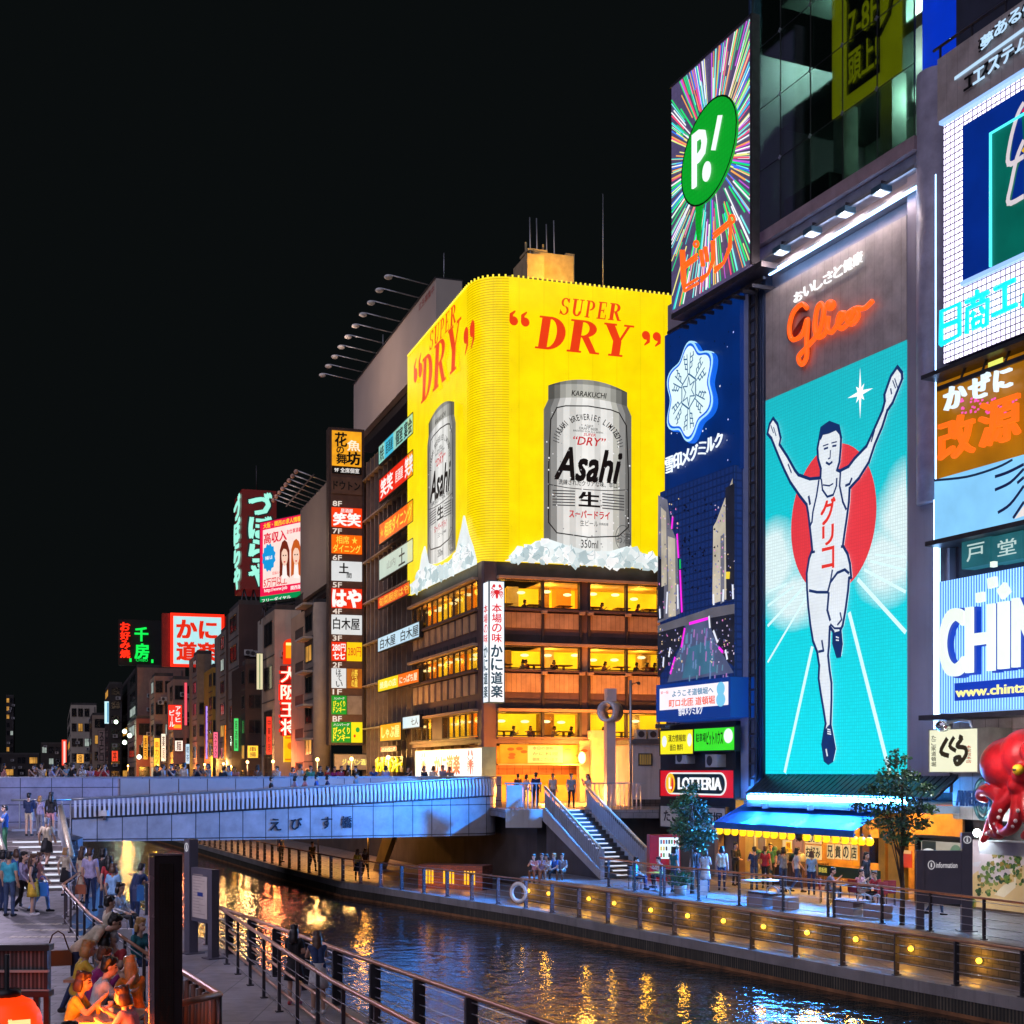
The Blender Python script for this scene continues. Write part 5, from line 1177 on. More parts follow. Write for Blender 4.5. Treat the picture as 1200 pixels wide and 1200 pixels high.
build(mb, 'menu_poster', TKB)
mb = MB(E('orange_poster', C(250, 150, 30), .85, var=.45)); FR.box(mb, posR[4]+.1, RWD, 5.1, 6.25, -.1, .05); build(mb, 'menu_poster', TKB)
mb = MB(CORN); FR.box(mb, .9, RWD, 5.02, 5.1, -.2, .2); build(mb, 'shop_beam', TKB)
mb = MB(P('stone_pillar', (.5, .36, .24), .6, var=.15)); FR.box(mb, FR.S(690), FR.S(708), PZ, 6.6, .1, .6); FR.box(mb, FR.S(688), FR.S(710), 6.6, 7.1, .05, .7); build(mb, 'portal', TKB)
gl = FR.w(*FR.sz(682, 888, .8), .8)
TLm = thing('wall_lamp', 'bright yellow wall lantern beside the crab restaurant entrance', 'wall lamp', gl); mb = MB(E('entry_glow', C(255, 225, 120), 5, light=False)); mb.ball(gl, .26, e=(.22, .22, .36)); build(mb, 'globe', TLm); mb = MB(STEEL); mb.tube([gl+Vector((0, 0, .36)), gl+Vector((0, .5, .4))], .03); build(mb, 'bracket', TLm)
plight('entry_light', gl+Vector((-.2, -.5, 0)), C(255, 180, 70), 700, .25, TLm)
for k, (s_, e_) in enumerate(((2.2, 1500), (6.2, 1500), (10.5, 1100))):  # uplights added to warm the restaurant front
 p = FR.w(s_, PZ+.25, 5.2); T_ = thing('added_uplight', 'squat amber floor lamp added before the crab restaurant, %s from the corner' % ORD[k], 'lamp', p, group='added amber uplights on the plaza'); mb = MB(STEEL); mb.lathe([(.14, -.25), (.16, -.05), (.13, 0)], tuple(p), 12); build(mb, 'housing', T_); mb = MB(E('uplight_lens', C(255, 200, 110), 3, light=False)); mb.lathe([(.11, 0), (.1, .02)], tuple(p), 12); build(mb, 'lens', T_); plight('added_amber_light', p+Vector((0, 0, .2)), C(255, 150, 60), e_, .2, T_)
p = FL.w(8, PZ+.25, 5); plight('added_amber_light', p, C(255, 165, 80), 480, .3, T_)  # bare amber light added for the canal side, without a fixture
# vertical white sign round the corner
zv0 = zat(823, 79.6); zv1 = zat(683, 79.6)
TV = thing('vertical_sign', 'tall white lit sign with red and dark kanji wrapping the restaurant corner', 'sign', (CK.x, CK.y-1, zv0))
WHITEL = E('sign_white', C(240, 248, 255), 1.15)
FV = Frame(at(573, 78.9, 0).xy, UR); FVL = Frame(at(573, 78.9, 0).xy-UL*2.0, UL)
vw = FV.S(590.5)
mb = MB(WHITEL); FV.box(mb, .05, vw, zv0, zv1, -.75, 0); mb2 = mb
FVL.box(mb, FVL.S(566.5), 1.95, zv0, zv1, -.2, 0); build(mb, 'lit_box', TV)
mb = MB(P('sign_edge_blue', (.06, .16, .25), .4)); FV.ring(mb, (.05, vw, zv0, zv1), .05, -.76, .02); FVL.ring(mb, (FVL.S(566.5), 1.93, zv0, zv1), .04, -.2, .02); build(mb, 'frame', TV)
RK = L(215, 35, 45); DK = L(20, 70, 90, .8)
def crab(mb, F_, c, r_, d, m):
 mb.mat(m); e = 0
 F_.poly(mb, F_.ell(c, r_*.42, r_*.34, 18), d)
 F_.poly(mb, F_.ell((c[0], c[1]-r_*.5), r_*.2, r_*.42, 14), d+.001)
 for sg in (-1, 1):
  for k, (x, z, x2, z2) in enumerate(((.4, .1, .85, -.05), (.4, -.05, .9, -.3), (.36, -.2, .82, -.6), (.3, -.3, .65, -.85))):
   F_.stroke(mb, [(c[0]+sg*r_*x, c[1]+r_*z), (c[0]+sg*r_*(x+x2)/2*1.08, c[1]+r_*((z+z2)/2+.14)), (c[0]+sg*r_*x2, c[1]+r_*z2)], r_*.11, d+.002+.001*k)
  F_.stroke(mb, [(c[0]+sg*r_*.3, c[1]+r_*.25), (c[0]+sg*r_*.75, c[1]+r_*.5), (c[0]+sg*r_*.55, c[1]+r_*.85)], r_*.14, d+.007)
  F_.poly(mb, F_.ell((c[0]+sg*r_*.42, c[1]+r_*.85), r_*.2, r_*.24, 12), d+.008)
mb = MB(RK); H = zv1-zv0
crab(mb, FV, ((vw+.05)/2, zv1-.62), .42, .01, RK)
mb.mat(RK); FV.vtext(mb, '本場の味', (.18, vw-.14, zv1-H*.51, zv1-H*.18), .012, bold=.02)
mb.mat(DK); FV.vtext(mb, 'かに道楽', (.14, vw-.1, zv0+H*.03, zv1-H*.52), .012, bold=.035)
a_, b_ = FVL.S(567.3), FVL.S(571.5); mb.mat(RK); FVL.vtext(mb, '本場の味', (a_, b_, zv1-H*.51, zv1-H*.18), .012, bold=.02); mb.mat(DK); FVL.vtext(mb, 'かに道楽', (a_, b_, zv0+H*.03, zv1-H*.52), .012, bold=.035)
build(mb, 'lettering', TV)
# low white crab sign on the canal side
a_, z1 = FL.sz(487, 881, .6); z0 = FL.Z(487, 911, .6); b_ = FL.S(565, .6)
TCS = flat_sign('crab_sign', 'long white lit sign with red lettering between two red crabs', FL, (a_, b_, z0, z1), .6, WHITEL, [('かに道楽', L(225, 40, 35), .32, .70, .14, .8, {'b': .05})], depth=.8, frame=P('sign_edge_blue', (.06, .16, .25), .4))
mb = MB(L(225, 40, 60)); h_ = z1-z0
for k, f in enumerate((.14, .85)):
 c = (a_+(b_-a_)*f, z0+h_*.5); mb.mat(L(225, 40, 60))
 n0 = len(mb.v); crab(mb, FL, c, h_*.42, .612, L(225, 40, 60))
build(mb, 'crab_emblem', TCS)
# ---------- yellow billboard
BZ0, BZ1 = 17.0, 33.72
TA = thing('billboard', 'huge yellow wraparound beer billboard with red lettering and a silver can on ice', 'billboard', (CK.x, CK.y, BZ0))
pathp = [FL.w(-.1, 0, .3), FL.w(LL-2.0, 0, .3)]
c0 = FL.w(LL-2.0, 0, -1.7)
pa = FL.w(LL-2.0, 0, .3); pb = FR.w(2.0, 0, .3); ctl = FL.w(LL+.25, 0, .3)
for k in range(1, 10):
 t = k/10; pathp.append(pa*(1-t)**2+ctl*2*t*(1-t)+pb*t*t)
pathp += [pb, FR.w(13.4, 0, .3)]
YEL = E('billboard_yellow', C(254, 222, 0), 1.05, var=.1, seam=.16, seamw=1.55)
mb = MB(YEL); acc = 0; Vv = [];
for i in range(len(pathp)-1):
 p, q = pathp[i], pathp[i+1]; dd = (q-p).length; n = Vector(((q-p).y, -(q-p).x, 0)).normalized(); b1 = p-n*.35; b2 = q-n*.35
 mb.add([(p.x, p.y, BZ0), (q.x, q.y, BZ0), (q.x, q.y, BZ1), (p.x, p.y, BZ1)], [(0, 1, 2, 3)], uv=[(acc, 1), (acc+dd, 1), (acc+dd, 17), (acc, 17)])
 mb.add([(p.x, p.y, BZ1), (q.x, q.y, BZ1), (b2.x, b2.y, BZ1), (b1.x, b1.y, BZ1)], [(0, 1, 2, 3)]); mb.add([(p.x, p.y, BZ0), (q.x, q.y, BZ0), (b2.x, b2.y, BZ0), (b1.x, b1.y, BZ0)], [(0, 3, 2, 1)])
 acc += dd
build(mb, 'yellow_face', TA, normals=False)
YD = E('billboard_rib', C(225, 185, 0), .85, light=False)   # ribs round the bend and along the top edge
mb = MB(YD)
bend = [pathp[1]*.6+pathp[0]*.0+pathp[1]*.4]+pathp[2:11]
for k in range(110):
 z_ = BZ0+.1+k*.151
 for i in range(len(bend)-1):
  p, q = bend[i], bend[i+1]; n = Vector(((q-p).y, -(q-p).x, 0)).normalized()*.02
  mb.add([tuple(p+n+Vector((0, 0, z_))), tuple(q+n+Vector((0, 0, z_))), tuple(q+n+Vector((0, 0, z_+.05))), tuple(p+n+Vector((0, 0, z_+.05)))], [(0, 1, 2, 3)], fast=True)
build(mb, 'corner_ribs', TA)
mb = MB(E('bulb_yellow', C(255, 225, 60), 1.4, light=False))
for i in range(len(pathp)-1):
 p, q = pathp[i], pathp[i+1]; L_ = (q-p).length
 for k in range(max(1, int(L_/.3))):
  c = p.lerp(q, (k+.5)/max(1, int(L_/.3))); mb.box(c.x-.05, c.x+.05, c.y-.05, c.y+.05, BZ1, BZ1+.12)
build(mb, 'top_bulbs', TA)
SERIF = {
 'D': [('b', .12, .42, 0, 1), ('b', .02, .5, 0, .06), ('b', .02, .5, .94, 1), ('a', .42, .5, .58, .5, .27, .43, -90, 90)],
 'R': [('b', .1, .39, 0, 1), ('b', .0, .46, 0, .06), ('b', .0, .44, .94, 1), ('a', .42, .735, .44, .265, .2, .205, -90, 90), ('p', [(.40, .5), (.64, .5), (.93, .06), (1.04, .06), (1.04, 0), (.74, 0)]), ('b', .34, .5, .47, .53)],
 'Y': [('b', .35, .65, 0, .47), ('b', .25, .76, 0, .06), ('p', [(.02, .94), (.34, .94), (.65, .46), (.35, .46)]), ('p', [(.78, .94), (.88, .94), (.62, .46), (.52, .46)]), ('b', -.05, .4, .94, 1), ('b', .66, 1.02, .94, 1)],
 'S': [('a', .5, .735, .42, .265, .2, .2, 15, 262), ('a', .47, .265, .45, .265, .23, .2, -165, 82), ('b', .8, .9, .72, .98), ('b', .04, .13, .02, .3)],
 'U': [('b', .13, .36, .3, 1), ('b', .74, .84, .3, 1), ('a', .485, .31, .355, .31, .135, .22, 180, 360), ('b', .0, .5, .94, 1), ('b', .62, .98, .94, 1)],
 'P': [('b', .14, .37, 0, 1), ('b', .02, .5, 0, .06), ('b', .02, .46, .94, 1), ('a', .44, .71, .46, .29, .22, .22, -90, 90)],
 'E': [('b', .14, .37, 0, 1), ('b', .02, .86, 0, .06), ('b', .02, .84, .94, 1), ('b', .37, .66, .47, .53), ('b', .78, .85, .72, 1), ('b', .82, .9, 0, .28), ('b', .6, .67, .38, .62)]}
def serif(mb, F_, ch, r, d, shear):
 a, b, z0, z1 = r; H = z1-z0
 M_ = lambda x, z: (a+(b-a)*x+shear*H*(z-.0), z0+H*z)
 for k, p in enumerate(SERIF[ch]):
  dd = d+.0008*k
  if p[0] == 'b': F_.poly(mb, [M_(p[1], p[3]), M_(p[2], p[3]), M_(p[2], p[4]), M_(p[1], p[4])], dd)
  elif p[0] == 'p': F_.poly(mb, [M_(x, z) for x, z in p[1]], dd)
  else:
   _, cx_, cz_, rx, rz, ix, iz, a0, a1 = p; n = 14
   for i in range(n):
    t0 = rad(a0+(a1-a0)*i/n); t1 = rad(a0+(a1-a0)*(i+1)/n)
    F_.poly(mb, [M_(cx_+rx*math.cos(t0), cz_+rz*math.sin(t0)), M_(cx_+rx*math.cos(t1), cz_+rz*math.sin(t1)), M_(cx_+ix*math.cos(t1), cz_+iz*math.sin(t1)), M_(cx_+ix*math.cos(t0), cz_+iz*math.sin(t0))], dd)
def quote(mb, F_, c, r_, d, sg):
 for k in (0, 1):
  x = c[0]+k*r_*2.1; F_.poly(mb, F_.ell((x, c[1]), r_*.8, r_*.8, 14), d)
  F_.poly(mb, [(x-sg*r_*.8, c[1]), (x-sg*r_*.75+0, c[1]+sg*r_*1.2), (x+sg*r_*.3, c[1]+sg*r_*1.9), (x+sg*r_*.35, c[1]+sg*r_*1.6), (x-sg*r_*.15, c[1]+sg*r_*1.0), (x, c[1]+sg*r_*.3)], d+.001)
REDL = E('beer_red', C(238, 62, 18), .95, light=True)
def words(F_, dry, sup, qs, parent):
 d = .36
 for q_, t in ((sup, 'SUPER'), (dry, 'DRY')):
  for W_, ch in zip(q_[4], t): mb = MB(REDL); serif(mb, F_, ch, (W_[0], W_[1], q_[2], q_[3]), d, .16); build(mb, 'red_letter', TA)
 for k, sg in ((0, 1), (1, -1)): mb = MB(REDL); quote(mb, F_, qs[k], qs[2], d, sg); build(mb, 'quotation_mark', TA)
def spread(a, b, ws, gap):
 tot = sum(ws)+gap*(len(ws)-1); k = (b-a)/tot; out = []; x = a
 for w_ in ws: out.append((x, x+w_*k)); x += (w_+gap)*k
 return out
dS = .36
def lay(F_, sup_px, dry_px, qpx, qr):
 a, z1 = F_.sz(sup_px[0], sup_px[1], dS); z0 = F_.Z(sup_px[0], sup_px[2], dS); b = F_.S(sup_px[3], dS)
 c, y1 = F_.sz(dry_px[0], dry_px[1], dS); y0 = F_.Z(dry_px[0], dry_px[2], dS); e = F_.S(dry_px[3], dS)
 words(F_, (0, 0, y0, y1, spread(c, e, [1, 1.1, 1], .12)), (0, 0, z0, z1, spread(a, b, [.8, 1, .85, .85, 1.05], .14)), (F_.sz(*qpx[0], dS), F_.sz(*qpx[1], dS), qr), TA)
lay(FR, (655, 348, 368.5, 727), (626, 369, 408, 737), ((602, 376), (757, 393)), .34)
lay(FL, (503, 391, 412, 534), (493, 424, 474, 538), ((487, 440), (546, 393)), .62)
# the can
def can(F_, r, d, parent):
 a, b, z0, z1 = r; W_ = b-a; H = z1-z0
 M_ = lambda x, y: (a+W_*(x-60)/525, z1-H*(y-45)/975)
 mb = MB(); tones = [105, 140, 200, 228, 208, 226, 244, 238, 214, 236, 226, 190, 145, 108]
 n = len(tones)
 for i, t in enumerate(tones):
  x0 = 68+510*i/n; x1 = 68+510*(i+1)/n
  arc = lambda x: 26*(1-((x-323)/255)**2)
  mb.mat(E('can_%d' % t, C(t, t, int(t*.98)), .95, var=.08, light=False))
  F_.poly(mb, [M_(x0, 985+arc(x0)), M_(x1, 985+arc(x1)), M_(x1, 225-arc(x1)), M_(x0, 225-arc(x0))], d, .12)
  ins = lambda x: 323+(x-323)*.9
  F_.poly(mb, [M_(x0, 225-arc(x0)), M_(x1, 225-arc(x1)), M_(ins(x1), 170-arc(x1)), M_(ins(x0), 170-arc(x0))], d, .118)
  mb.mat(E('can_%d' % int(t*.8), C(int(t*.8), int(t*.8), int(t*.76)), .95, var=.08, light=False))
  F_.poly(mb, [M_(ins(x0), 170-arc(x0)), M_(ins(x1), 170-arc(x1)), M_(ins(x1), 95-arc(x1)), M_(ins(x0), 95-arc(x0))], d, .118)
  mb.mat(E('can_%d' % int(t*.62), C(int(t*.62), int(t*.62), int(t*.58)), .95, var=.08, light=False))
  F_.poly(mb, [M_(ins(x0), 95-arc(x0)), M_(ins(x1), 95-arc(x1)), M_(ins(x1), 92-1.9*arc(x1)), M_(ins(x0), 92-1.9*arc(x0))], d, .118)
 D = d+.125; bk = L(18, 14, 16, .8)
 mb.mat(bk); S_ = lambda pts, w_, k=0: F_.stroke(mb, [M_(*p) for p in pts], w_, D+k)
 S_([(105, 280), (140, 212), (190, 198), (323, 188), (455, 198), (505, 212), (548, 280), (560, 560), (560, 850), (500, 905), (323, 920), (140, 905), (92, 850), (92, 560), (105, 280)], W_*.012)
 S_([(95, 640), (200, 652), (323, 655), (450, 652), (556, 640)], W_*.008)
 ar = 0
 for i, ch in enumerate('ASAHI BREWERIES LIMITED'):
  if ch == ' ': continue
  t = rad(160-140*i/22); c = (323+185*math.cos(t), 400-150*math.sin(t)); th = t-math.pi/2
  V, F, asp = tmesh(ch, .01); w2 = 17*min(1, asp*1.4)/2; pts = []
  for v in V:
   x = (v[0]-.5)*2*w2; y = (v[1]-.5)*34; X = c[0]+x*math.cos(-th)-(-y)*math.sin(-th)*1; Y_ = c[1]+x*math.sin(-th)+(-y)*math.cos(-th)
   s_, z_ = M_(X, Y_); pts.append((s_, -(D+.004), z_))
  mb.add(pts, F, T=F_.T, fast=True)
 def tx(t, x0, y0, x1, y1, m, bold=.01, sh=0, k=.004):
  mb.mat(m); p = M_(x0, y1); q = M_(x1, y0); F_.text(mb, t, (p[0], q[0], p[1], q[1]), D+k, bold=bold, shear=sh)
 rd = L(205, 30, 40, .9); gy = L(70, 70, 72, .8)
 tx('KARAKUCHI', 225, 108, 430, 138, bk, .02, .2); tx('ASAHI', 300, 292, 350, 304, gy); tx('DRAFT BEER', 270, 308, 380, 322, gy); tx('BREWED FOR ALL BEERS', 235, 326, 410, 336, gy)
 tx('SUPER', 295, 340, 365, 356, rd, .02, .25); tx('“DRY”', 235, 362, 425, 408, rd, .02, .25)
 # brush-edged brand word: slanted strokes
 tx('Asahi', 128, 430, 520, 606, bk, .05, .34)
 tx('洗練されたクリアな味、辛口。', 150, 606, 505, 636, bk, .012); tx('生', 270, 668, 388, 748, bk, .04); tx('スーパードライ', 212, 772, 448, 815, rd, .03); tx('生ビール', 275, 826, 380, 858, bk, .0); tx('非熱処理', 385, 835, 440, 850, gy); tx('350ml', 280, 935, 380, 980, bk, .01)
 for side in (115, 405):
  for k in range(6): mb.mat(gy); S_([(side, 672+k*16), (side+130, 672+k*16+(4 if side > 200 else -4))], H*.0065, .004)
 mb.mat(L(235, 235, 232)); cc = M_(528, 912);
 ring_ = F_.ell(cc, W_*.085, H*.072, 24); mb.mat(gy); F_.stroke(mb, ring_+[ring_[0]], W_*.006, D+.006); tx('お酒', 490, 885, 568, 945, gy, .0)
 for sg in (-1, 1):   # barley ears
  for k in range(7):
   t = rad(90+sg*(48+k*7)); p = (323+205*math.cos(t), 395-150*math.sin(t)); q2 = (323+170*math.cos(t+sg*.08), 395-128*math.sin(t+sg*.08)); mb.mat(gy); S_([p, q2], W_*.008, .004)
 # frost drops
 for k in range(90):
  mb.mat(R.choice([L(235, 235, 235, 1), L(150, 150, 150, .9)])); x = R.uniform(80, 570); y = R.uniform(220, 980); c = M_(x, y); rr = R.uniform(.02, .05)*W_/5; F_.poly(mb, F_.ell(c, rr, rr, 6), D+.009)
 return build(mb, 'beer_can', TA)
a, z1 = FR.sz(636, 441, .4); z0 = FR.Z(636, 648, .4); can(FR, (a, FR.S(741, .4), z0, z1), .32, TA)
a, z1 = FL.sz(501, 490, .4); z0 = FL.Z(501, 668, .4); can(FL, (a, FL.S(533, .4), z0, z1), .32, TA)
ICE = [E('ice_%d' % i, c, .95, var=.12, light=False) for i, c in enumerate((C(232, 242, 242), C(206, 224, 226), C(246, 250, 250), C(180, 202, 206)))]
def ice_poly(mb, F_, c, rx, rz, d, th):
 n = R.randint(4, 7); pts = []
 for k in range(n):
  t = 2*math.pi*k/n+R.uniform(-.3, .3); q_ = R.uniform(.6, 1.2); pts.append((c[0]+rx*q_*math.cos(t), c[1]+rz*q_*math.sin(t)))
 F_.poly(mb, pts, d, th)
 if R.random() > .35: return
 mb.mat(L(150, 178, 184, .9)); k = R.randint(0, n-3); F_.stroke(mb, [pts[k], ((pts[k][0]+c[0])/2, (pts[k+1][1]+c[1])/2), pts[k+2]], .03, d+th+.002)
def ice_bank(F_, outline, n, d0, tag_):
 """ice heaped up to an outline: list of (px, top y, bottom y)"""
 mb = MB()
 for i in range(n):
  t = R.random()*(len(outline)-1); k = min(int(t), len(outline)-2); f = t-k
  px = outline[k][0]*(1-f)+outline[k+1][0]*f; yt = outline[k][1]*(1-f)+outline[k+1][1]*f; yb = outline[k][2]*(1-f)+outline[k+1][2]*f
  py = yt+(yb-yt)*R.uniform(.2, .95); mb.mat(R.choice(ICE)); c = F_.sz(px, py, d0)
  sc = R.uniform(.16, .42)*min(1.0, (yb-yt)/22+.35); ice_poly(mb, F_, c, sc*(1.9 if F_ is FL else 1), sc, d0+i*.001, .06)
 build(mb, 'ice_heap', TA)
def ice_base(F_, pts, d):
 mb = MB(ICE[0]); F_.ppoly(mb, pts, d, .1); build(mb, 'ice_back', TA)
ice_base(FR, [(592, 657), (612, 646), (628, 634), (644, 632), (662, 638), (690, 646), (715, 646), (735, 640), (752, 648), (771, 652), (771, 666)], .46)
ice_bank(FR, [(600, 648, 657), (620, 636, 658), (640, 630, 659), (665, 638, 661), (690, 646, 662), (715, 648, 663), (735, 640, 664), (768, 650, 666)], 190, .56, 0)
ice_base(FL, [(481, 697), (482, 684), (490, 676), (494, 650), (497, 640), (501, 660), (512, 664), (524, 660), (533, 650), (540, 620), (543, 604), (548, 626), (553, 640), (557, 657), (557, 661)], .46)
ice_bank(FL, [(483, 684, 694), (495, 662, 690), (510, 664, 682), (530, 656, 672), (543, 632, 666), (553, 648, 662)], 110, .56, 1)
# roof plant on top
TRf = thing('roof_plant', 'lamp lit rooftop machine room with aerials above the yellow billboard', 'rooftop plant', FR.w(4.6, BZ1, -4))
zz = 33.7
mb = MB(P('roof_cream', (.45, .34, .2), .7, var=.2, scale=2)); FR.box(mb, 4.6, 7.3, 34, 37.2, -7, -4.2); FR.box(mb, 4.0, 5.1, 34, 36.8, -6.4, -3.6); FR.box(mb, 6.9, 7.5, 34, 37.5, -6, -4.6); build(mb, 'machine_room', TRf)
mb = MB(P('roof_cream', (.45, .34, .2), .7, var=.2, scale=2)); FR.box(mb, 4.3, 5.6, 37.3, 37.45, -6, -4.4);
for s_ in (4.35, 5.5): FR.box(mb, s_-.05, s_+.05, 36.4, 38, -5, -4.9)
build(mb, 'frame', TRf)
for s_ in (4.5, 4.95, 5.6, 6.1):
 mb = MB(STEEL_L); mb.tube([FR.w(s_, 35.2, -4.4), FR.w(s_, 39.3+R.uniform(-.2, .3), -4.6)], .05, 6); build(mb, 'aerial', TRf)
mb = MB(STEEL_L); mb.tube([FR.w(9.2, 34, -4), FR.w(9.2, 41.3, -4)], [.06, .025], 6); build(mb, 'aerial', TRf)
mb = MB(CONC_L)
for s_ in (3.4, 8.2, 9.6, 10.5): FR.box(mb, s_, s_+1.0, 34, 34.5, -5, -3.6)
build(mb, 'vent_box', TRf)
mb = MB(BRN); mb.prism([tuple(FL.w(.2, 0, -.2).xy), tuple(FL.w(LL-1.8, 0, -.2).xy), tuple(FR.w(1.8, 0, -.2).xy), tuple(FR.w(RWD, 0, -.2).xy), tuple(FR.w(RWD, 0, -16).xy), tuple(FL.w(.2, 0, -16).xy)], 33.3, 34.0); build(mb, 'roof_slab', TKB)
plight('roof_lamp', FR.w(5.6, 35.4, -1.6), C(255, 190, 60), 420, .3, TRf)
# ------------------------------------------------------------------ next building along the canal, stacked signs
B2 = FL; t0 = -(36-16.6); bz_top = 30.5
TB2 = thing('office_building', 'brown ribbed office building with a ladder of canal side signs behind the yellow billboard', 'building', FL.w(t0/2, PZ, 0))
mb = MB(TILE('ribbed_brown', (.26, .19, .14), (.07, .05, .04), .75, 40, .12, .5, .2, 0, .6, stain=.3)); FL.box(mb, t0, -.15, PZ, bz_top, -14, -1.0); build(mb, 'wall', TB2)
for k in range(13):
 mb = MB(P('brown_fin', (.24, .17, .13), .5, var=.2)); s_ = t0+.5+k*1.5; FL.box(mb, s_, s_+.22, PZ, bz_top-.4, -1.0, -.55); build(mb, 'fin', TB2)
for z_ in (8.1, 11.6, 15.0, 18.4, 21.8, 25.2, 28.6):
 mb = MB(P('warm_ledge', (.42, .3, .2), .5)); FL.box(mb, t0, -.15, z_, z_+.12, -1.0, -.35); build(mb, 'floor_ledge', TB2)
for k in range(16):
 s_ = t0+1+R.randint(0, 11)*1.5; z_ = 5+R.randint(0, 6)*3.4; mb = MB(E('dim_window', C(200, 140, 70), .35, var=.4, light=False)); FL.box(mb, s_, s_+1.1, z_, z_+1.9, -1.0, -.97); build(mb, 'window', TB2)
def fsign(name, label, F_, px0, yt, yb, px1, d, face, texts, **k): return flat_sign(name, label, F_, F_.rect(px0, yt, yb, px1, d), d, face, texts, **k)
G2 = 'signs up the front of the brown ribbed building'
fsign('shop_sign', 'topmost pale teal sign with dark kanji on the ribbed building', FL, 444, 524, 545, 484, .3, E('sg_teal', C(150, 215, 200), .95), [('焼', KB, .03, .16, .1, .9), (None, L(60, 190, 220), .18, .45, 0, 1), ('居酒屋', KB, .22, .43, .2, .85), ('個室', KB, .52, .72, .1, .9, {'b': .03}), ('宴会', KB, .76, .97, .1, .9, {'b': .03})], group=G2)
fsign('shop_sign', 'red sign with white laughing kanji below the teal sign', FL, 444.5, 563, 589, 484, .3, E('sg_red', C(235, 40, 15), 1.0), [('笑笑', L(255, 245, 240), .05, .42, .12, .9, {'b': .03}), ('居酒屋', L(255, 240, 230), .5, .72, .25, .75), ('笑笑', L(255, 245, 240), .78, 1.0, .12, .9, {'b': .03})], group=G2)
fsign('shop_sign', 'orange sign with yellow katakana on the ribbed building', FL, 444.5, 615.5, 638, 484, .3, E('sg_orange', C(250, 100, 8), 1.0), [('★', L(255, 190, 40), .03, .14, .3, .75), ('相席ダイニング', L(255, 225, 70), .17, .97, .14, .88, {'b': .02})], group=G2)
fsign('shop_sign', 'pale green white sign with a small dark tree logo', FL, 444.5, 657, 680, 484, .3, E('sg_pale', C(195, 215, 200), .9), [('山内', L(140, 150, 140), .25, .5, .3, .7), ('土', KB, .6, .78, .12, .9, {'b': .02})], group=G2)
fsign('shop_sign', 'orange red sign with dense glyphs left of the ice heap', FL, 443, 701, 714, 480, .3, E('sg_redor', C(225, 60, 10), .9), [('旬菜厨房はや', L(255, 190, 60), .04, .96, .12, .88, {'b': .02})], group=G2)
fsign('shop_sign', 'pale blue sign with the same black kanji written twice', FL, 443, 748.5, 764, 491.5, .3, E('sg_paleblue', C(195, 225, 240), 1.0), [('白木屋', KB, .06, .45, .12, .88), ('白木屋', KB, .58, .98, .12, .88)], group=G2)
fsign('shop_sign', 'sign half yellow and half orange beside the crab restaurant windows', FL, 443, 797.5, 811, 491, .3, E('sg_yel', C(250, 215, 20), 1.0), [('焼鳥の店', L(255, 250, 190), .05, .48, .2, .8), (None, L(240, 110, 20), .52, 1, 0, 1), ('にっぱち屋', L(255, 240, 200), .56, .96, .2, .8, {'b': .02})], group=G2)
fsign('shop_sign', 'amber sign with yellow script low on the ribbed building', FL, 445.5, 850, 868.5, 470, .3, E('sg_amber', C(250, 165, 20), 1.0), [('しゃぶ屋', L(255, 245, 150), .08, .92, .15, .85, {'b': .03})], group=G2)
fsign('shop_sign', 'small pale blue box sign right of the amber sign', FL, 472, 841, 854, 492, .5, E('sg_paleblue', C(195, 225, 240), 1.0), [('七人', KB, .5, .9, .2, .8)], group=G2)
fsign('shop_sign', 'small red sign with white letters above the yellow neon lettering', FL, 446, 876, 880.5, 465, .6, E('sg_red', C(235, 40, 15), 1.0), [('ハンバーグ', L(255, 240, 230), .08, .92, .15, .85)], group=G2)
q = FL.rect(441, 887.5, 905, 471, .7)
TNy = thing('neon_sign', 'yellow neon katakana lettering at street level left of the crab sign', 'sign', FL.w(q[0], q[2], .7)); mb = MB(BLACK); FL.panel(mb, q, .4, .65); build(mb, 'backing', TNy); mb = MB(E('neon_yellow', C(255, 215, 10), 1.3, light=True)); FL.textfit(mb, 'びっくりドンキー', q, .68, .1, bold=.05, pad=.02); build(mb, 'neon_lettering', TNy)
# blank white roof billboard with lamp arms
FBW = Frame((FL.w(0, 0, -5.5)).xy, UL)
a0, a1 = FBW.S(414.5), FBW.S(511); z1 = FBW.Z(511, 326); z0 = FBW.Z(414.5, 519)
TBB = thing('billboard', 'blank pale grey rooftop billboard with a row of lamp arms', 'billboard', FBW.w(a0, z0, 0))
mb = MB(P('blank_board', (.55, .47, .42), .55, var=.07, scale=.3)); FBW.box(mb, a0, a1, z0, z1, -2.2, 0); build(mb, 'board', TBB)
mb = MB(STEEL); FBW.box(mb, a0, a1, z1, z1+.12, -2.3, .1)
FBW.box(mb, a0, a1, z0-.9, z0-.02, -2, -.6); build(mb, 'frame', TBB)
mb = MB(INK(170, 40, 40)); FBW.text(mb, '広告募集中', (a1-5.5, a1-.6, z1-.95, z1-.3), .01); build(mb, 'small_lettering', TBB)
for k in range(10):
 s_ = a0+(a1-a0)*(.04+.1*k); T_l = thing('billboard_lamp', 'white lamp arm over the blank rooftop billboard, %s from the left' % ORD[k], 'lamp', FBW.w(s_, z1, 1), group='lamp arms over the blank rooftop billboard')
 mb = MB(STEEL_L); mb.tube([FBW.w(s_, z1+.1, 0), FBW.w(s_, z1+.55, 3.4)], .05, 6); build(mb, 'arm', T_l)
 mb = MB(WHITE); mb.ball(FBW.w(s_, z1+.35, 3.5), .3, 10, 6, e=(.36, .36, .2)); build(mb, 'lamp_head', T_l)
plight('board_light', FBW.w((a0+a1)/2, (z0+z1)/2, 9), C(255, 215, 190), 900, .8, TBB)
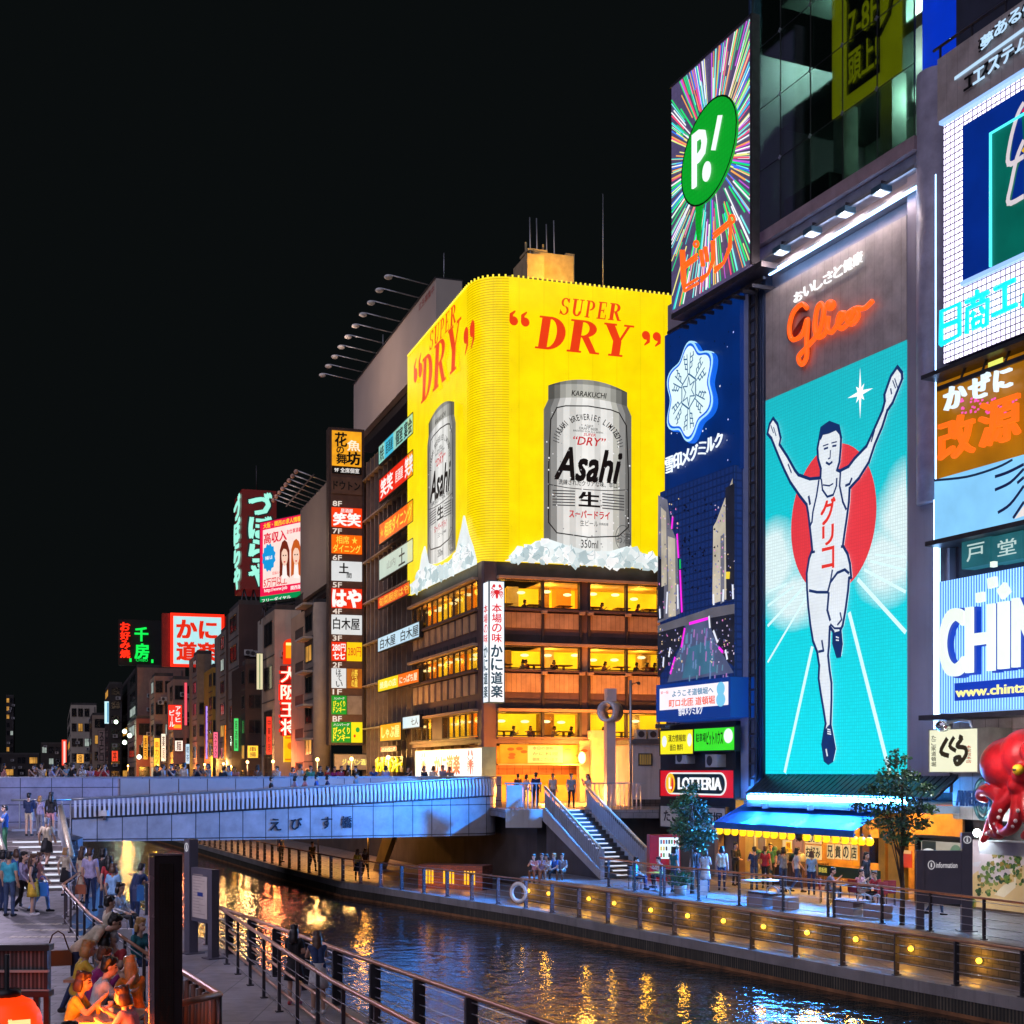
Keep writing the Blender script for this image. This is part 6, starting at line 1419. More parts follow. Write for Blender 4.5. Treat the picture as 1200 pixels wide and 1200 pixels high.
for p in (FBW.w(a1-1.2, z1, -1), FBW.w(a0+9, z1, -1)):
 T_l = thing('aerial', 'thin rooftop aerial behind the %s end of the blank billboard' % ('near' if p.x > -7 else 'far'), 'aerial', p); mb = MB(STEEL_L); mb.tube([p, p+Vector((0, 0, 2.6))], .045, 6); build(mb, 'mast', T_l)
# ------------------------------------------------------------------ tall projecting sign tower with one plate per storey
YT = 112.0
FT = Frame(at(385.5, YT, 0).xy, UR)
TT = thing('sign_tower', 'tall projecting sign tower stacked with storey numbers and restaurant plates', 'sign', FT.w(1.3, zat(872, YT), 0))
tw = FT.S(427)
mb = MB(P('tower_frame', (.09, .06, .055), .5, .2)); FT.box(mb, 0, tw, zat(873, YT), zat(500, YT), -1.2, -.05); build(mb, 'casing', TT)
mb = MB(P('tower_board', (.16, .085, .06), .5, var=.2)); FT.box(mb, FT.S(388), FT.S(424.5), zat(870, YT), zat(502, YT), -.05, -.02); build(mb, 'board', TT)
def plate(x0, x1, y0, y1, face, texts):
 a, b = FT.S(x0), FT.S(x1); z0, z1 = zat(y1, YT), zat(y0, YT)
 mb = MB(face); FT.box(mb, a, b, z0, z1, -.02, .06)
 for i, (txt, m, u0, u1, v0, v1, bo) in enumerate(texts):
  mb.mat(m); rr = (a+(b-a)*u0, a+(b-a)*u1, z0+(z1-z0)*v0, z0+(z1-z0)*v1)
  if txt is None: FT.box(mb, *rr, .06, .064+.001*i)
  else: FT.text(mb, txt, rr, .068+.001*i, bold=bo)
 build(mb, 'plate', TT)
W_ = L(255, 250, 245); OY = L(255, 215, 70)
plate(389, 423.5, 504, 545, E('tw_gold', C(245, 165, 30), .95, var=.3), [('花', KB, .1, .5, .55, .95, .03), ('の', KB, .15, .4, .35, .55, .03), ('舞', KB, .15, .5, .05, .35, .03), ('魚', L(255, 240, 210), .52, .95, .45, .75, .02), ('坊', KB, .5, .95, .05, .42, .04)])
plate(389, 423.5, 546, 554, INK(14, 10, 10), [('9F 全席個室', W_, .08, .92, .15, .85, .01)])
plate(388.5, 424, 558, 578, P('tw_dark', (.2, .11, .07), .5), [('ドウトン', KB, .06, .94, .25, .75, .03)])
plate(388.5, 424, 594, 617, E('tw_red', C(245, 62, 10), 1.0), [('居酒屋', W_, .3, .7, .75, .95, .01), ('笑笑', W_, .06, .94, .08, .72, .04)])
plate(388.5, 424, 626, 648, E('tw_orange', C(252, 105, 5), 1.0), [('相席 ★', OY, .15, .85, .52, .94, .01), ('ダイニング', OY, .05, .95, .06, .48, .02)])
plate(388.5, 424, 657, 680, E('tw_white', C(222, 225, 225), .95), [('土', KB, .25, .55, .4, .9, .04), ('間', KB, .5, .65, .15, .4, .02)])
plate(388.5, 424, 689, 712, E('tw_red2', C(235, 48, 15), 1.0), [('はや', W_, .04, .96, .06, .94, .06)])
plate(388.5, 424, 720, 743, E('tw_white', C(222, 225, 225), .95), [('白木屋', KB, .05, .92, .25, .85, .02)])
plate(388.5, 405.5, 752, 774, E('tw_red2', C(235, 48, 15), 1.0), [('280円', W_, .05, .95, .5, .9, .03), ('七七', W_, .1, .9, .08, .45, .04)])
plate(406.5, 424, 752, 774, E('tw_yellow', C(250, 205, 15), 1.0), [('280円', L(215, 70, 20), .06, .94, .25, .75, .01)])
plate(388.5, 405.5, 783, 806, E('tw_white', C(222, 225, 225), .95), [('ほ', KB, .3, .65, .66, .95, .01), ('て', KB, .35, .7, .36, .64, .01), ('い', KB, .3, .75, .05, .34, .01)])
plate(406.5, 424, 783, 806, E('tw_brown', C(190, 105, 30), .85, var=.3), [('小野', OY, .3, .7, .5, .95, .02), ('の屋', OY, .3, .7, .05, .45, .02)])
plate(388.5, 406, 815, 837, E('tw_green', C(10, 150, 40), .95), [('びっくり', L(245, 230, 40), .1, .9, .42, .72, .04), ('ドンキー', L(245, 230, 40), .1, .9, .1, .4, .04), ('ハンバーグ', W_, .15, .85, .78, .92, .01)])
plate(407, 424, 815, 837, P('tw_blank', (.38, .32, .28), .5), [])
plate(388.5, 411.5, 846, 870, E('tw_green', C(10, 150, 40), .95), [('びっくり', L(245, 230, 40), .08, .92, .42, .74, .05), ('ドンキー', L(245, 230, 40), .08, .92, .08, .4, .05), ('ハンバーグ', W_, .1, .9, .8, .94, .01)])
plate(411.5, 424.5, 846, 870, E('tw_yel2', C(248, 225, 20), 1.0), [('●', L(20, 160, 60), .4, .75, .5, .75, 0), ('●', L(220, 50, 20), .2, .4, .25, .4, 0)])
mb = MB(L(235, 220, 205, .95))
for t, y0, y1, w2 in (('8F', 586.5, 592.5, 1), ('7F', 618.8, 624.6, 1), ('6F', 650, 656, 1), ('5F', 682, 688, 1), ('4F', 713, 719, 1), ('3F', 744.5, 750.5, 1), ('2F', 776, 782, 1), ('1F', 807.5, 813.5, 1), ('BF', 839, 845.5, 1)):
 FT.text(mb, t, (FT.S(390), FT.S(400.5), zat(y1, YT), zat(y0, YT)), .0, bold=.03)
build(mb, 'storey_number', TT)
# low lit fascia under the tower
q = (FT.S(391), FT.S(437), zat(902, YT), zat(884, YT))
flat_sign('shop_sign', 'low pale fascia with glowing yellow letters under the sign tower', FT, q, .3, P('fascia_pale', (.45, .36, .28), .5), [('ジャパン酒店', L(255, 235, 120, 1.2), .2, .9, .3, .7, {'b': .03})])
# ------------------------------------------------------------------ row of canal side buildings
def block(label, pxL, pxC, pxR, Y, ytop, wl, wr, cols=(2, 2), rows=5, lit=.12, glass=None, cat='building', name='canal_building', base=PZ, wz=(.25, .75), rail=False):
 c = at(pxC, Y, 0).xy; T_ = thing(name, label, cat, (c.x, c.y, base)); ztop = zat(ytop, Y)
 k = (pxL-600)/FPX
 lenL = (k*c.y-c.x)/(-UL.x+k*UL.y) if pxL < pxC else 6.0
 lenL = max(lenL, 2.0)
 Lp = c-UL*lenL; Fl = Frame(Lp, UL); Fr = Frame(c, UR); lenR = Fr.S(pxR)
 mb = MB(wr); Rp = c+UR*lenR
 mb.prism([tuple(Lp), tuple(c), tuple(Rp), tuple(Rp-UL*max(lenL, 12)), tuple(Lp-UL*max(0, 12-lenL))], base, ztop);
 if wl is not wr: mb.mat(wl); Fl.box(mb, 0.02, lenL-.02, base, ztop-.05, -.1, .03)
 build(mb, 'wall', T_)
 mb = MB(CONC_D); Fl.box(mb, 0, lenL, ztop, ztop+.5, -.3, -.1); Fr.box(mb, 0, lenR, ztop, ztop+.5, -.3, -.1); build(mb, 'parapet', T_)
 H = (ztop-base)/rows; gd = P('dark_window', (.012, .014, .018), .12, var=.2); fm = P('window_frame_dark', (.04, .04, .045), .4, .4)
 for Fx, ln, nc in ((Fl, lenL if pxL < pxC else 0, cols[0]), (Fr, lenR, cols[1])):
  if not nc or ln <= 0: continue
  for r_ in range(rows):
   for i in range(nc):
    if R.random() < .08: continue
    a = ln*(i+.18)/nc; b = ln*(i+.82)/nc; z0 = base+H*(r_+wz[0]); z1 = base+H*(r_+wz[1])
    li = R.random() < lit
    mb = MB(fm); Fx.ring(mb, (a, b, z0, z1), .07, -.05, .09)
    mb.mat(E('room_warm', C(250, 180, 80), .55, var=.5, light=False) if li and R.random() < .7 else E('room_cool', C(200, 215, 205), .5, var=.5, light=False) if li else gd); Fx.box(mb, a, b, z0, z1, .031, .05); mb.mat(fm); Fx.box(mb, (a+b)/2-.03, (a+b)/2+.03, z0, z1, .05, .075); build(mb, 'window', T_)
 for k in range(5 if lenR > 2 else 0):   # cooling units and a drainpipe on the side wall
  s_ = R.uniform(.1, .8)*lenR; z_ = base+R.uniform(.15, .9)*(ztop-base); mb = MB(P('ac_grey', (.4, .4, .4), .5)); Fr.box(mb, s_, s_+.9, z_, z_+.65, .02, .4); mb.mat(STEEL); Fr.poly(mb, Fr.ell((s_+.35, z_+.33), .24, .24, 10), .402, .02); build(mb, 'cooling_unit', T_)
 if lenR > 2: mb = MB(STEEL); Fr.tube(mb, [(lenR*.93, base), (lenR*.93, ztop-.4)], .07, .1); build(mb, 'drainpipe', T_)
 for k in range(rows):   # floor bands
  mb = MB(CONC_D);
  if pxL < pxC: Fl.box(mb, 0, lenL, base+H*k-.06, base+H*k+.06, .03, .07)
  if mb.f: build(mb, 'floor_band', T_)
 return T_, Fl, Fr, lenL, lenR, ztop
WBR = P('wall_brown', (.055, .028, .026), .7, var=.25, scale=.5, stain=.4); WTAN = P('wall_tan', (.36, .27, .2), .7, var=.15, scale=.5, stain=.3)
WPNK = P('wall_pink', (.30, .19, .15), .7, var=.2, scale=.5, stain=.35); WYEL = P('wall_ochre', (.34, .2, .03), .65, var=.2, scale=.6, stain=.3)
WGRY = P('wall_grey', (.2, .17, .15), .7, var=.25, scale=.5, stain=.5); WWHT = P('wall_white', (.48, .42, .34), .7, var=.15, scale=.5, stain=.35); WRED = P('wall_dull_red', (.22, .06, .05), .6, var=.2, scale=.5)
# concrete block with blank grey billboard, balconies
Tg, Fl, Fr, lL, lR, zt_ = block('pale concrete building with a round column and balconies below a blank grey billboard', 357, 368, 388, 117, 708, WGRY, WTAN, (1, 0), 6, .1)
mb = MB(P('round_concrete', (.34, .27, .21), .65, var=.12, stain=.3)); c = at(377, 115.2, 0); mb.tube([(c.x, c.y, PZ), (c.x, c.y, zat(708, 116))], .72, 20); build(mb, 'round_column', Tg)
for k in range(6):
 z_ = 4.5+k*2.9; mb = MB(CONC_L); Fl.box(mb, .2, lL-.3, z_, z_+.18, 0, .9); build(mb, 'balcony_slab', Tg); mb = MB(WRED if k < 3 else STEEL); Fl.box(mb, .2, lL-.3, z_+.95, z_+1.0, .84, .9)
 for j in range(12): s_ = .3+j*(lL-.6)/12; Fl.box(mb, s_, s_+.05, z_+.18, z_+.95, .85, .89)
 build(mb, 'balcony_rail', Tg)
Fb = Frame((at(387, 115, 0).xy-UL*17.2), UL); a0 = Fb.S(352); a1 = Fb.S(386.5); z1 = Fb.Z(352, 598); z0 = Fb.Z(352, 705)
Tb = thing('billboard', 'blank grey billboard over the concrete building left of the sign tower', 'billboard', Fb.w(a0, z0, 0)); mb = MB(P('blank_grey', (.3, .25, .22), .55, var=.08, scale=.3)); Fb.box(mb, a0, a1, z0, z1, -1.2, 0); build(mb, 'board', Tb)
mb = MB(STEEL)
for k in range(8):
 s_ = a0+(a1-a0)*(k+.5)/8; mb2 = MB(STEEL_L); mb2.tube([Fb.w(s_, z1-.1, 0), Fb.w(s_, z1+.7, 2.6)], .05, 5); mb2.mat(P('lamp_pinkish', (.5, .3, .25), .4)); mb2.ball(Fb.w(s_, z1+.6, 2.7), .2, 8, 5); build(mb2, 'lamp_arm', Tb)
Fb.box(mb, a0, a1, z1+.25, z1+.33, 1.3, 1.4); Fb.box(mb, a0, a1, z0-.4, z0-.02, -1, -.4); build(mb, 'frame', Tb)
plight('board_light', Fb.w((a0+a1)/2, (z0+z1)/2, 8), C(255, 215, 180), 500, .8, Tb)
# dumpling restaurant building
To, Fl, Fr, lL, lR, zt_ = block('pale building carrying the tall red neon dumpling sign', 308, 322, 353, 135, 714, WTAN, WWHT, (1, 0), 4, .1, wz=(.28, .78))
YO = 133.5; Fo = Frame(at(327, YO, 0).xy, UR)
TO = thing('neon_sign', 'tall red neon sign of four white kanji above a yellow lantern box', 'sign', Fo.w(.9, zat(895, YO), 0))
X = lambda px: Fo.S(px); Z = lambda py: zat(py, YO)
mb = MB(P('neon_casing', (.22, .03, .02), .5)); Fo.box(mb, X(329), X(349), Z(862), Z(780), -.6, -.05); build(mb, 'casing', TO)
mb = MB(E('arch_red', C(235, 50, 10), 1.0)); cx_ = (X(332)+X(348))/2; rx = (X(348)-X(332))/2
Fo.poly(mb, [(X(332), Z(778)), (X(348), Z(778))]+Fo.ell((cx_, Z(757)), rx, rx*1.1, 14, 0, 180), -.3, .3); mb.mat(E('arch_orange', C(255, 150, 20), 1.15)); Fo.poly(mb, [(X(335), Z(771)), (X(346), Z(771)), (X(346), Z(755)), (X(335), Z(755))], .01, .08); mb.mat(E('arch_pale', C(255, 235, 130), 1.4)); Fo.box(mb, X(335), X(347), Z(756), Z(753), .1, .16); build(mb, 'arch', TO)
mb = MB(E('neon_red_halo', C(250, 30, 12), 1.3)); mw = MB(E('neon_white_core', C(255, 225, 200), 1.5))
for ch, y0, y1 in (('大', 781, 800), ('阪', 802, 820), ('王', 823, 840), ('将', 842, 862)):
 Fo.text(mb, ch, (X(328), X(350), Z(y1), Z(y0)), 0, .08, bold=.07); Fo.text(mw, ch, (X(329), X(349), Z(y1-.5), Z(y0+.5)), .12, .05, bold=.015)
build(mb, 'red_outline_letter', TO); build(mw, 'white_letter', TO)
mb = MB(E('lantern_yellow', C(252, 190, 15), 1.1, var=.25)); Fo.box(mb, X(333), X(351), Z(893), Z(862), -.6, .05); mb.mat(L(230, 120, 10)); Fo.poly(mb, Fo.ell((X(340), Z(874)), .28, .35, 14), .055); Fo.box(mb, X(334), X(350), Z(865.5), Z(863.5), .05, .07); Fo.box(mb, X(334), X(350), Z(891), Z(889), .05, .07); build(mb, 'lantern_box', TO)
plight('neon_glow', Fo.w(.9, Z(820), 1.6), C(255, 60, 20), 160, .5, TO)
q = (X(361)-.2, X(368)+.3, Z(895), Z(858)); flat_sign('vertical_sign', 'narrow white vertical sign with dark letters left of the round column', Fo, (Fo.S(359.5), Fo.S(367), Z(895), Z(858)), .3, P('sign_dull_white', (.5, .46, .4), .5), [('●', KB, .2, .8, .8, .96), ('ZEROカフ', KB, .3, .7, .05, .72, {'v': 1})])
# job advert board, turned towards us
Fa = Frame(at(305, 141, 0).xy, (.72, -.69)); a1 = Fa.S(354); za0 = zat(706, 141); za1 = zat(613, 141)
TAd = thing('billboard', 'pink and white recruitment billboard with two smiling women and red kanji', 'billboard', Fa.w(a1/2, za0, 0))
mb = MB(E('ad_white', C(250, 225, 215), 1.0)); Fa.box(mb, 0, a1, za0, za1, -.6, 0); H = za1-za0
U = lambda x, y: (a1*(x-385)/345, za1-H*(y-(408-73*(x-385)/342))/687)
def aq(pts, m, k): mb.mat(m); Fa.poly(mb, [U(*p) for p in pts], .004+.003*k)
PK = L(238, 20, 75); aq([(385, 408), (727, 335), (727, 400), (385, 475)], PK, 0); aq([(385, 408), (408, 403), (408, 1092), (385, 1095)], PK, 1); aq([(385, 975), (727, 905), (727, 1030), (385, 1095)], PK, 1.5); aq([(385, 1045), (727, 975), (727, 1030), (385, 1095)], L(0, 140, 75), 2)
def at_(t, x0, y0, x1, y1, m, k=3, bo=.02):
 mb.mat(m); p = U(x0, y1); q2 = U(x1, y0); zb_ = U((x0+x1)/2, y1)[1]; zt2 = U((x0+x1)/2, y0)[1]; Fa.text(mb, t, (p[0], q2[0], zb_, zt2), .004+.003*k, bold=bo)
at_('大阪・関西の求人情報', 412, 380, 722, 425, L(250, 215, 40)); at_('高収入', 418, 480, 605, 572, L(225, 25, 60), bo=.03); at_('お仕事満載', 608, 452, 725, 490, L(225, 40, 70)); at_('15万円以上', 400, 870, 610, 945, L(225, 40, 50)); at_('日払いOK', 490, 815, 580, 842, L(230, 60, 60)); at_('http://www.job', 420, 955, 610, 995, W_); at_('関西版', 640, 930, 722, 965, W_); at_('フリーダイヤル', 400, 1040, 640, 1070, W_)
c = U(458, 705); mb.mat(L(20, 150, 215)); Fa.poly(mb, [(c[0]+(1.25 if i % 2 else 1.05)*math.cos(i*math.pi/12)*.95, c[1]+(1.3 if i % 2 else 1.1)*math.sin(i*math.pi/12)*1.15) for i in range(24)], .012); at_('体験入店', 428, 690, 488, 722, W_, 4)
def lady(x, y, hair, w_):
 k = 5
 aq([(x-w_, y+230), (x-w_*.95, y), (x-w_*.5, y-70), (x, y-90), (x+w_*.5, y-70), (x+w_*.95, y), (x+w_, y+230), (x, y+190)], hair, k)
 aq([(x-w_*.5, y+240), (x-w_*.35, y+120), (x+w_*.35, y+120), (x+w_*.5, y+240)], L(250, 240, 235), k+.5)
 mb.mat(L(245, 205, 180)); Fa.poly(mb, [U(x+w_*.62*math.cos(t*math.pi/9), y+50-82*math.sin(t*math.pi/9)) for t in range(18)], .004+.003*(k+1))
 aq([(x-w_*.62, y+20), (x-w_*.6, y-30), (x, y-60), (x+w_*.6, y-30), (x+w_*.62, y+20), (x+w_*.3, y-10), (x-w_*.2, y-14)], hair, k+1.5)
 aq([(x-w_*.35, y+40), (x-w_*.12, y+38), (x-w_*.12, y+48), (x-w_*.35, y+50)], L(60, 30, 25, .8), k+2); aq([(x+w_*.12, y+38), (x+w_*.35, y+36), (x+w_*.35, y+46), (x+w_*.12, y+48)], L(60, 30, 25, .8), k+2); aq([(x-w_*.2, y+92), (x+w_*.2, y+90), (x+w_*.08, y+104), (x-w_*.08, y+105)], L(215, 70, 70), k+2)
lady(590, 640, L(120, 40, 20, .85), 42); lady(684, 630, L(205, 95, 30, .9), 42)
build(mb, 'printed_face', TAd)
mb = MB(STEEL); Fa.ring(mb, (0, a1, za0, za1), .1, -.6, .03); Fa.box(mb, 0, a1, za0-.5, za0-.35, -.6, -.2)
for k in range(5): s_ = a1*k/4; Fa.tube(mb, [(s_, za0-.3), (s_+.5, za0-2.2)], .07, -.4); Fa.tube(mb, [(s_, za0-.3), (s_-.6, za0-2.2)], .06, -.4)
build(mb, 'frame', TAd)
# dark brown building and red tower
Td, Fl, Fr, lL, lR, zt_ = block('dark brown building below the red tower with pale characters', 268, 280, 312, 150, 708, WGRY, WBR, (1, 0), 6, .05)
block('small dark annex with a pale lower panel beside the dumpling building', 283, 288, 309, 143, 778, WBR, P('annex_dark', (.035, .02, .02), .6), (1, 1), 5, .05, name='annex')
YR = 156; Fz = Frame(at(283.5, YR, 0).xy, UR); wz_ = Fz.S(324); z0, z1 = zat(690, YR), zat(573, YR)
Fzl = Frame(at(283.5, YR, 0).xy-UL*6.5, UL)
TZb = thing('sign_tower', 'dark red rooftop tower with big pale green hiragana on two faces', 'sign', Fz.w(wz_/2, z0, 0)); mb = MB(E('tower_red', C(92, 14, 16), .6, var=.2)); mb.prism([tuple(Fz.w(0, 0).xy), tuple(Fz.w(wz_, 0).xy), tuple((Fz.w(wz_, 0).xy-UL*6.5)), tuple(Fzl.w(0, 0).xy)], z0, z1); build(mb, 'tower', TZb)
mb = MB(E('neon_mint', C(150, 232, 210), 1.15)); mk = MB(L(14, 40, 42, .6))
for i, ch in enumerate('づぼらや'):
 zt2 = z1-.35-i*(z1-z0-.5)/4; hh = (z1-z0)/4*.86
 Fz.text(mk, ch, (.75, wz_-.55, zt2-hh-.08, zt2+.08), .05, bold=.09); Fz.text(mb, ch, (.85, wz_-.65, zt2-hh, zt2), .1, .08, bold=.055); Fzl.text(mb, ch, (.6, 5.6, zt2-hh, zt2), .1, .08, bold=.05)
build(mk, 'letter_shadow_board', TZb); build(mb, 'neon_letter', TZb)
mb = MB(STEEL)
for s_ in (.3, wz_*.35, wz_*.7, wz_-.3): Fz.tube(mb, [(s_, z0), (s_+.8, z0-3.2)], .1, -.3); Fz.tube(mb, [(s_, z0), (s_-.7, z0-3.2)], .1, -.6)
mb.tube([Fz.w(wz_*.45, z1, -1), Fz.w(wz_*.45, z1+3.0, -1)], .06, 5); build(mb, 'support_legs', TZb)
# further row
block('narrow grey building with cramped ledges left of the dark brown one', 258, 264, 273, 168, 738, WGRY, WGRY, (1, 1), 7, .1)
block('ochre yellow narrow building with small square windows', 245, 249, 262, 178, 782, WYEL, WYEL, (1, 2), 5, .05)
block('grey brown building with rooftop plants left of the ochre building', 226, 231, 248, 188, 766, WGRY, P('wall_sepia', (.2, .15, .11), .7, var=.2, stain=.4), (1, 1), 6, .1)
block('salmon pink building behind the small red bar sign', 199, 203, 230, 200, 796, WPNK, WPNK, (1, 2), 4, .1)
block('tan slim building with lit stair windows and a tall yellow sign', 177, 181, 203, 212, 792, WTAN, WPNK, (1, 2), 5, .25)
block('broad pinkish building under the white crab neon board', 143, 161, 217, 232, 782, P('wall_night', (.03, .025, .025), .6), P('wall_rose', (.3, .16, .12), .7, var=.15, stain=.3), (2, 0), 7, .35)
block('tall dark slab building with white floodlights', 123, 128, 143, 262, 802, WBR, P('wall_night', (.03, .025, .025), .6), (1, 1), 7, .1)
block('low dull red building between the floodlit slab and the tan one', 150, 160, 178, 222, 842, WPNK, WRED, (1, 1), 3, .2)
block('pale far building with a glazed top storey', 79, 83, 113, 315, 826, WWHT, WWHT, (1, 4), 5, .15)
block('small dark building with a vertical pale sign at its corner', 105, 108, 126, 290, 838, WBR, WTAN, (1, 1), 4, .1)
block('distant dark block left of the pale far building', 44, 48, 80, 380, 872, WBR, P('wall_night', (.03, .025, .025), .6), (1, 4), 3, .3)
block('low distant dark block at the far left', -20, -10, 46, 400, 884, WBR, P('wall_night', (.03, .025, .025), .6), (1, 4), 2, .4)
block('far thin tower with a few orange lights at the left edge', 4, 7, 16, 430, 816, P('wall_night', (.03, .025, .025), .6), P('wall_night', (.03, .025, .025), .6), (0, 2), 10, .35)
# far signs
def farsign(name, label, px0, y0, px1, y1, Y, face, texts, **k):
 F_ = Frame(at(px0, Y, 0).xy, UR); return flat_sign(name, label, F_, (0, F_.S(px1), zat(y1, Y), zat(y0, Y)), .2, face, texts, **k)
Tk = farsign('neon_sign', 'far rooftop sign with red hiragana on ice blue and a red neon border', 203, 722, 259, 778, 205, E('far_ice', C(178, 228, 232), 1.05), [('かに', L(232, 40, 10), .08, .9, .55, .92, {'b': .05}), ('道楽', L(232, 40, 10), .08, .9, .08, .46, {'b': .05})], depth=1.5)
Fk = Frame(at(203, 205, 0).xy, UR); mb = MB(E('neon_red', C(255, 40, 15), 1.5)); rr = (0, Fk.S(259), zat(778, 205), zat(722, 205)); Fk.ring(mb, rr, .45, .25, .4); build(mb, 'neon_border', Tk)
mb = MB(P('red_side', (.4, .03, .02), .5)); Fk.box(mb, -1.6, -.5, rr[2]-.4, rr[3]+.4, -1.5, 0); build(mb, 'side_panel', Tk); mb = MB(mb.mats[0]); Fk.box(mb, rr[1]+.5, rr[1]+1.3, rr[2]-.4, rr[3]+.2, -1.5, 0); build(mb, 'side_panel', Tk)
Ts2 = farsign('neon_sign', 'far dark board with green and red neon kanji on a roof', 139, 726, 189, 779, 236, P('board_black', (.006, .008, .01), .5), [], depth=1.0)
F_ = Frame(at(139, 235.6, 0).xy, UR); w2 = F_.S(189); z0, z1 = zat(779, 236), zat(726, 236); mb = MB(E('neon_green', C(10, 235, 80), 1.2))
F_.text(mb, '千', (w2*.38, w2*.68, z1-(z1-z0)*.47, z1-(z1-z0)*.17), .3, .1, bold=.04); F_.text(mb, '房', (w2*.38, w2*.7, z1-(z1-z0)*.86, z1-(z1-z0)*.53), .3, .1, bold=.04); F_.text(mb, 'CHIBO', (w2*.4, w2*.68, z0+.6, z0+1.1), .3, .05); F_.box(mb, w2*.25, w2*.3, z0+.5, z0+1.1, .3, .4); F_.box(mb, w2*.76, w2*.81, z0+.4, z0+1.0, .3, .4); build(mb, 'green_neon', Ts2)
mb = MB(E('neon_red', C(255, 40, 15), 1.5)); F_.vtext(mb, 'お好み焼', (.3, w2*.26, z0+(z1-z0)*.14, z1-(z1-z0)*.06), .3, .1, bold=.05); build(mb, 'red_neon', Ts2)
farsign('bar_sign', 'small red lit sign with white katakana on the salmon building', 197, 826, 213, 855, 195, E('far_red', C(240, 50, 35), 1.15), [('アサヒ', W_, .55, .9, .3, .95, {'v': 1, 'b': .03}), ('ビール', W_, .1, .45, .1, .8, {'v': 1, 'b': .03}), (None, L(250, 170, 40), .4, .95, .06, .2)])
farsign('vertical_sign', 'thin violet white vertical sign on the grey brown building', 241.5, 828, 246, 889, 184, E('far_violet', C(190, 160, 255), 1.15), [('カラオケ館', L(90, 30, 160), .2, .8, .05, .95, {'v': 1, 'b': .04})], frame=L(90, 50, 200))
farsign('vertical_sign', 'tall glowing yellow sign at the foot of the tan slim building', 180.5, 865, 187, 898, 208, E('far_yellow', C(255, 200, 60), 1.2), [('串カツ', L(190, 70, 10), .2, .8, .1, .9, {'v': 1})])
farsign('vertical_sign', 'small pale blue vertical sign below the red bar sign', 217.5, 872, 222, 895, 194, E('far_blue', C(170, 220, 240), 1.0), [('喫茶', L(30, 90, 130), .2, .8, .1, .9, {'v': 1})])
farsign('vertical_sign', 'far red and white vertical sign above the left crowd', 72.5, 867, 78, 897, 300, E('far_redwhite', C(250, 70, 50), 1.2), [(None, L(255, 220, 210), .35, .75, .06, .94)])
farsign('vertical_sign', 'far thin white blue sign on the dark slab corner', 122.5, 822, 127.5, 848, 255, E('far_whiteblue', C(190, 235, 245), 1.2), [(None, L(80, 150, 190), .6, .95, .05, .95)])
farsign('vertical_sign', 'dull white vertical banner with black characters on a far small building', 115, 856, 123, 894, 285, P('banner_dull', (.4, .28, .24), .6), [('スエヒロ', KB, .2, .8, .04, .96, {'v': 1, 'b': .03})])
farsign('vertical_sign', 'thin pink neon stripe on the salmon building corner', 216, 800, 219, 850, 196, E('far_pink', C(255, 90, 110), .9), [])
farsign('vertical_sign', 'white lit double strip sign behind the dumpling building', 300.5, 766, 307.5, 808, 140, E('far_cream', C(235, 225, 180), .9), [(None, L(60, 120, 60, .8), .45, .6, .02, .98)])
for k, (px, py, Y) in enumerate(((136, 846, 250), (146, 857, 226), (152, 862, 224), (146, 870, 226), (163, 887, 220))):
 p = at(px, Y, zat(py, Y)); T_ = thing('flood_lamp', 'tiny white flood lamp among far dark buildings, %s from the top' % ORD[k], 'lamp', p, group='white flood lamps among the far buildings'); mb = MB(E('flood_white', C(225, 255, 225), 4, light=False)); mb.ball(p, .38, 10, 6); build(mb, 'lens', T_); mb = MB(STEEL); mb.tube([p+Vector((0, .3, 0)), p+Vector((.3, 2.4, 0))], .08, 5); build(mb, 'bracket', T_); plight('flood_light', p+Vector((0, -.7, 0)), C(220, 255, 220), 60, .2, T_)
# street lamps added along the row, for warm light at the building feet
for k, (px, Y, c_, e_) in enumerate(((150, 222, C(255, 170, 70), 260), (185, 206, C(255, 180, 60), 300), (215, 193, C(255, 120, 70), 260), (240, 183, C(255, 190, 90), 200), (262, 166, C(255, 190, 110), 160), (290, 140, C(255, 190, 120), 160), (320, 131, C(255, 120, 70), 200), (372, 112, C(255, 190, 110), 140), (412, 108, C(255, 200, 110), 140), (455, 97, C(255, 190, 90), 220))):
 p = at(px, Y-4, 5.6); T_ = thing('added_street_lamp', 'added warm street lamp at the foot of the canal row, %s from the left' % ORD[k], 'street lamp', (p.x, p.y, PZ), group='added warm street lamps along the canal row')
 mb = MB(STEEL); mb.tube([(p.x, p.y, PZ), (p.x, p.y, 5.5)], .05, 6); build(mb, 'post', T_); mb = MB(E('street_glow', C(255, 215, 150), 3, light=False)); mb.ball(p, .16, 10, 6); build(mb, 'globe', T_); plight('added_street_light', p+Vector((0, -.4, .1)), c_, e_*3.6, .3, T_)
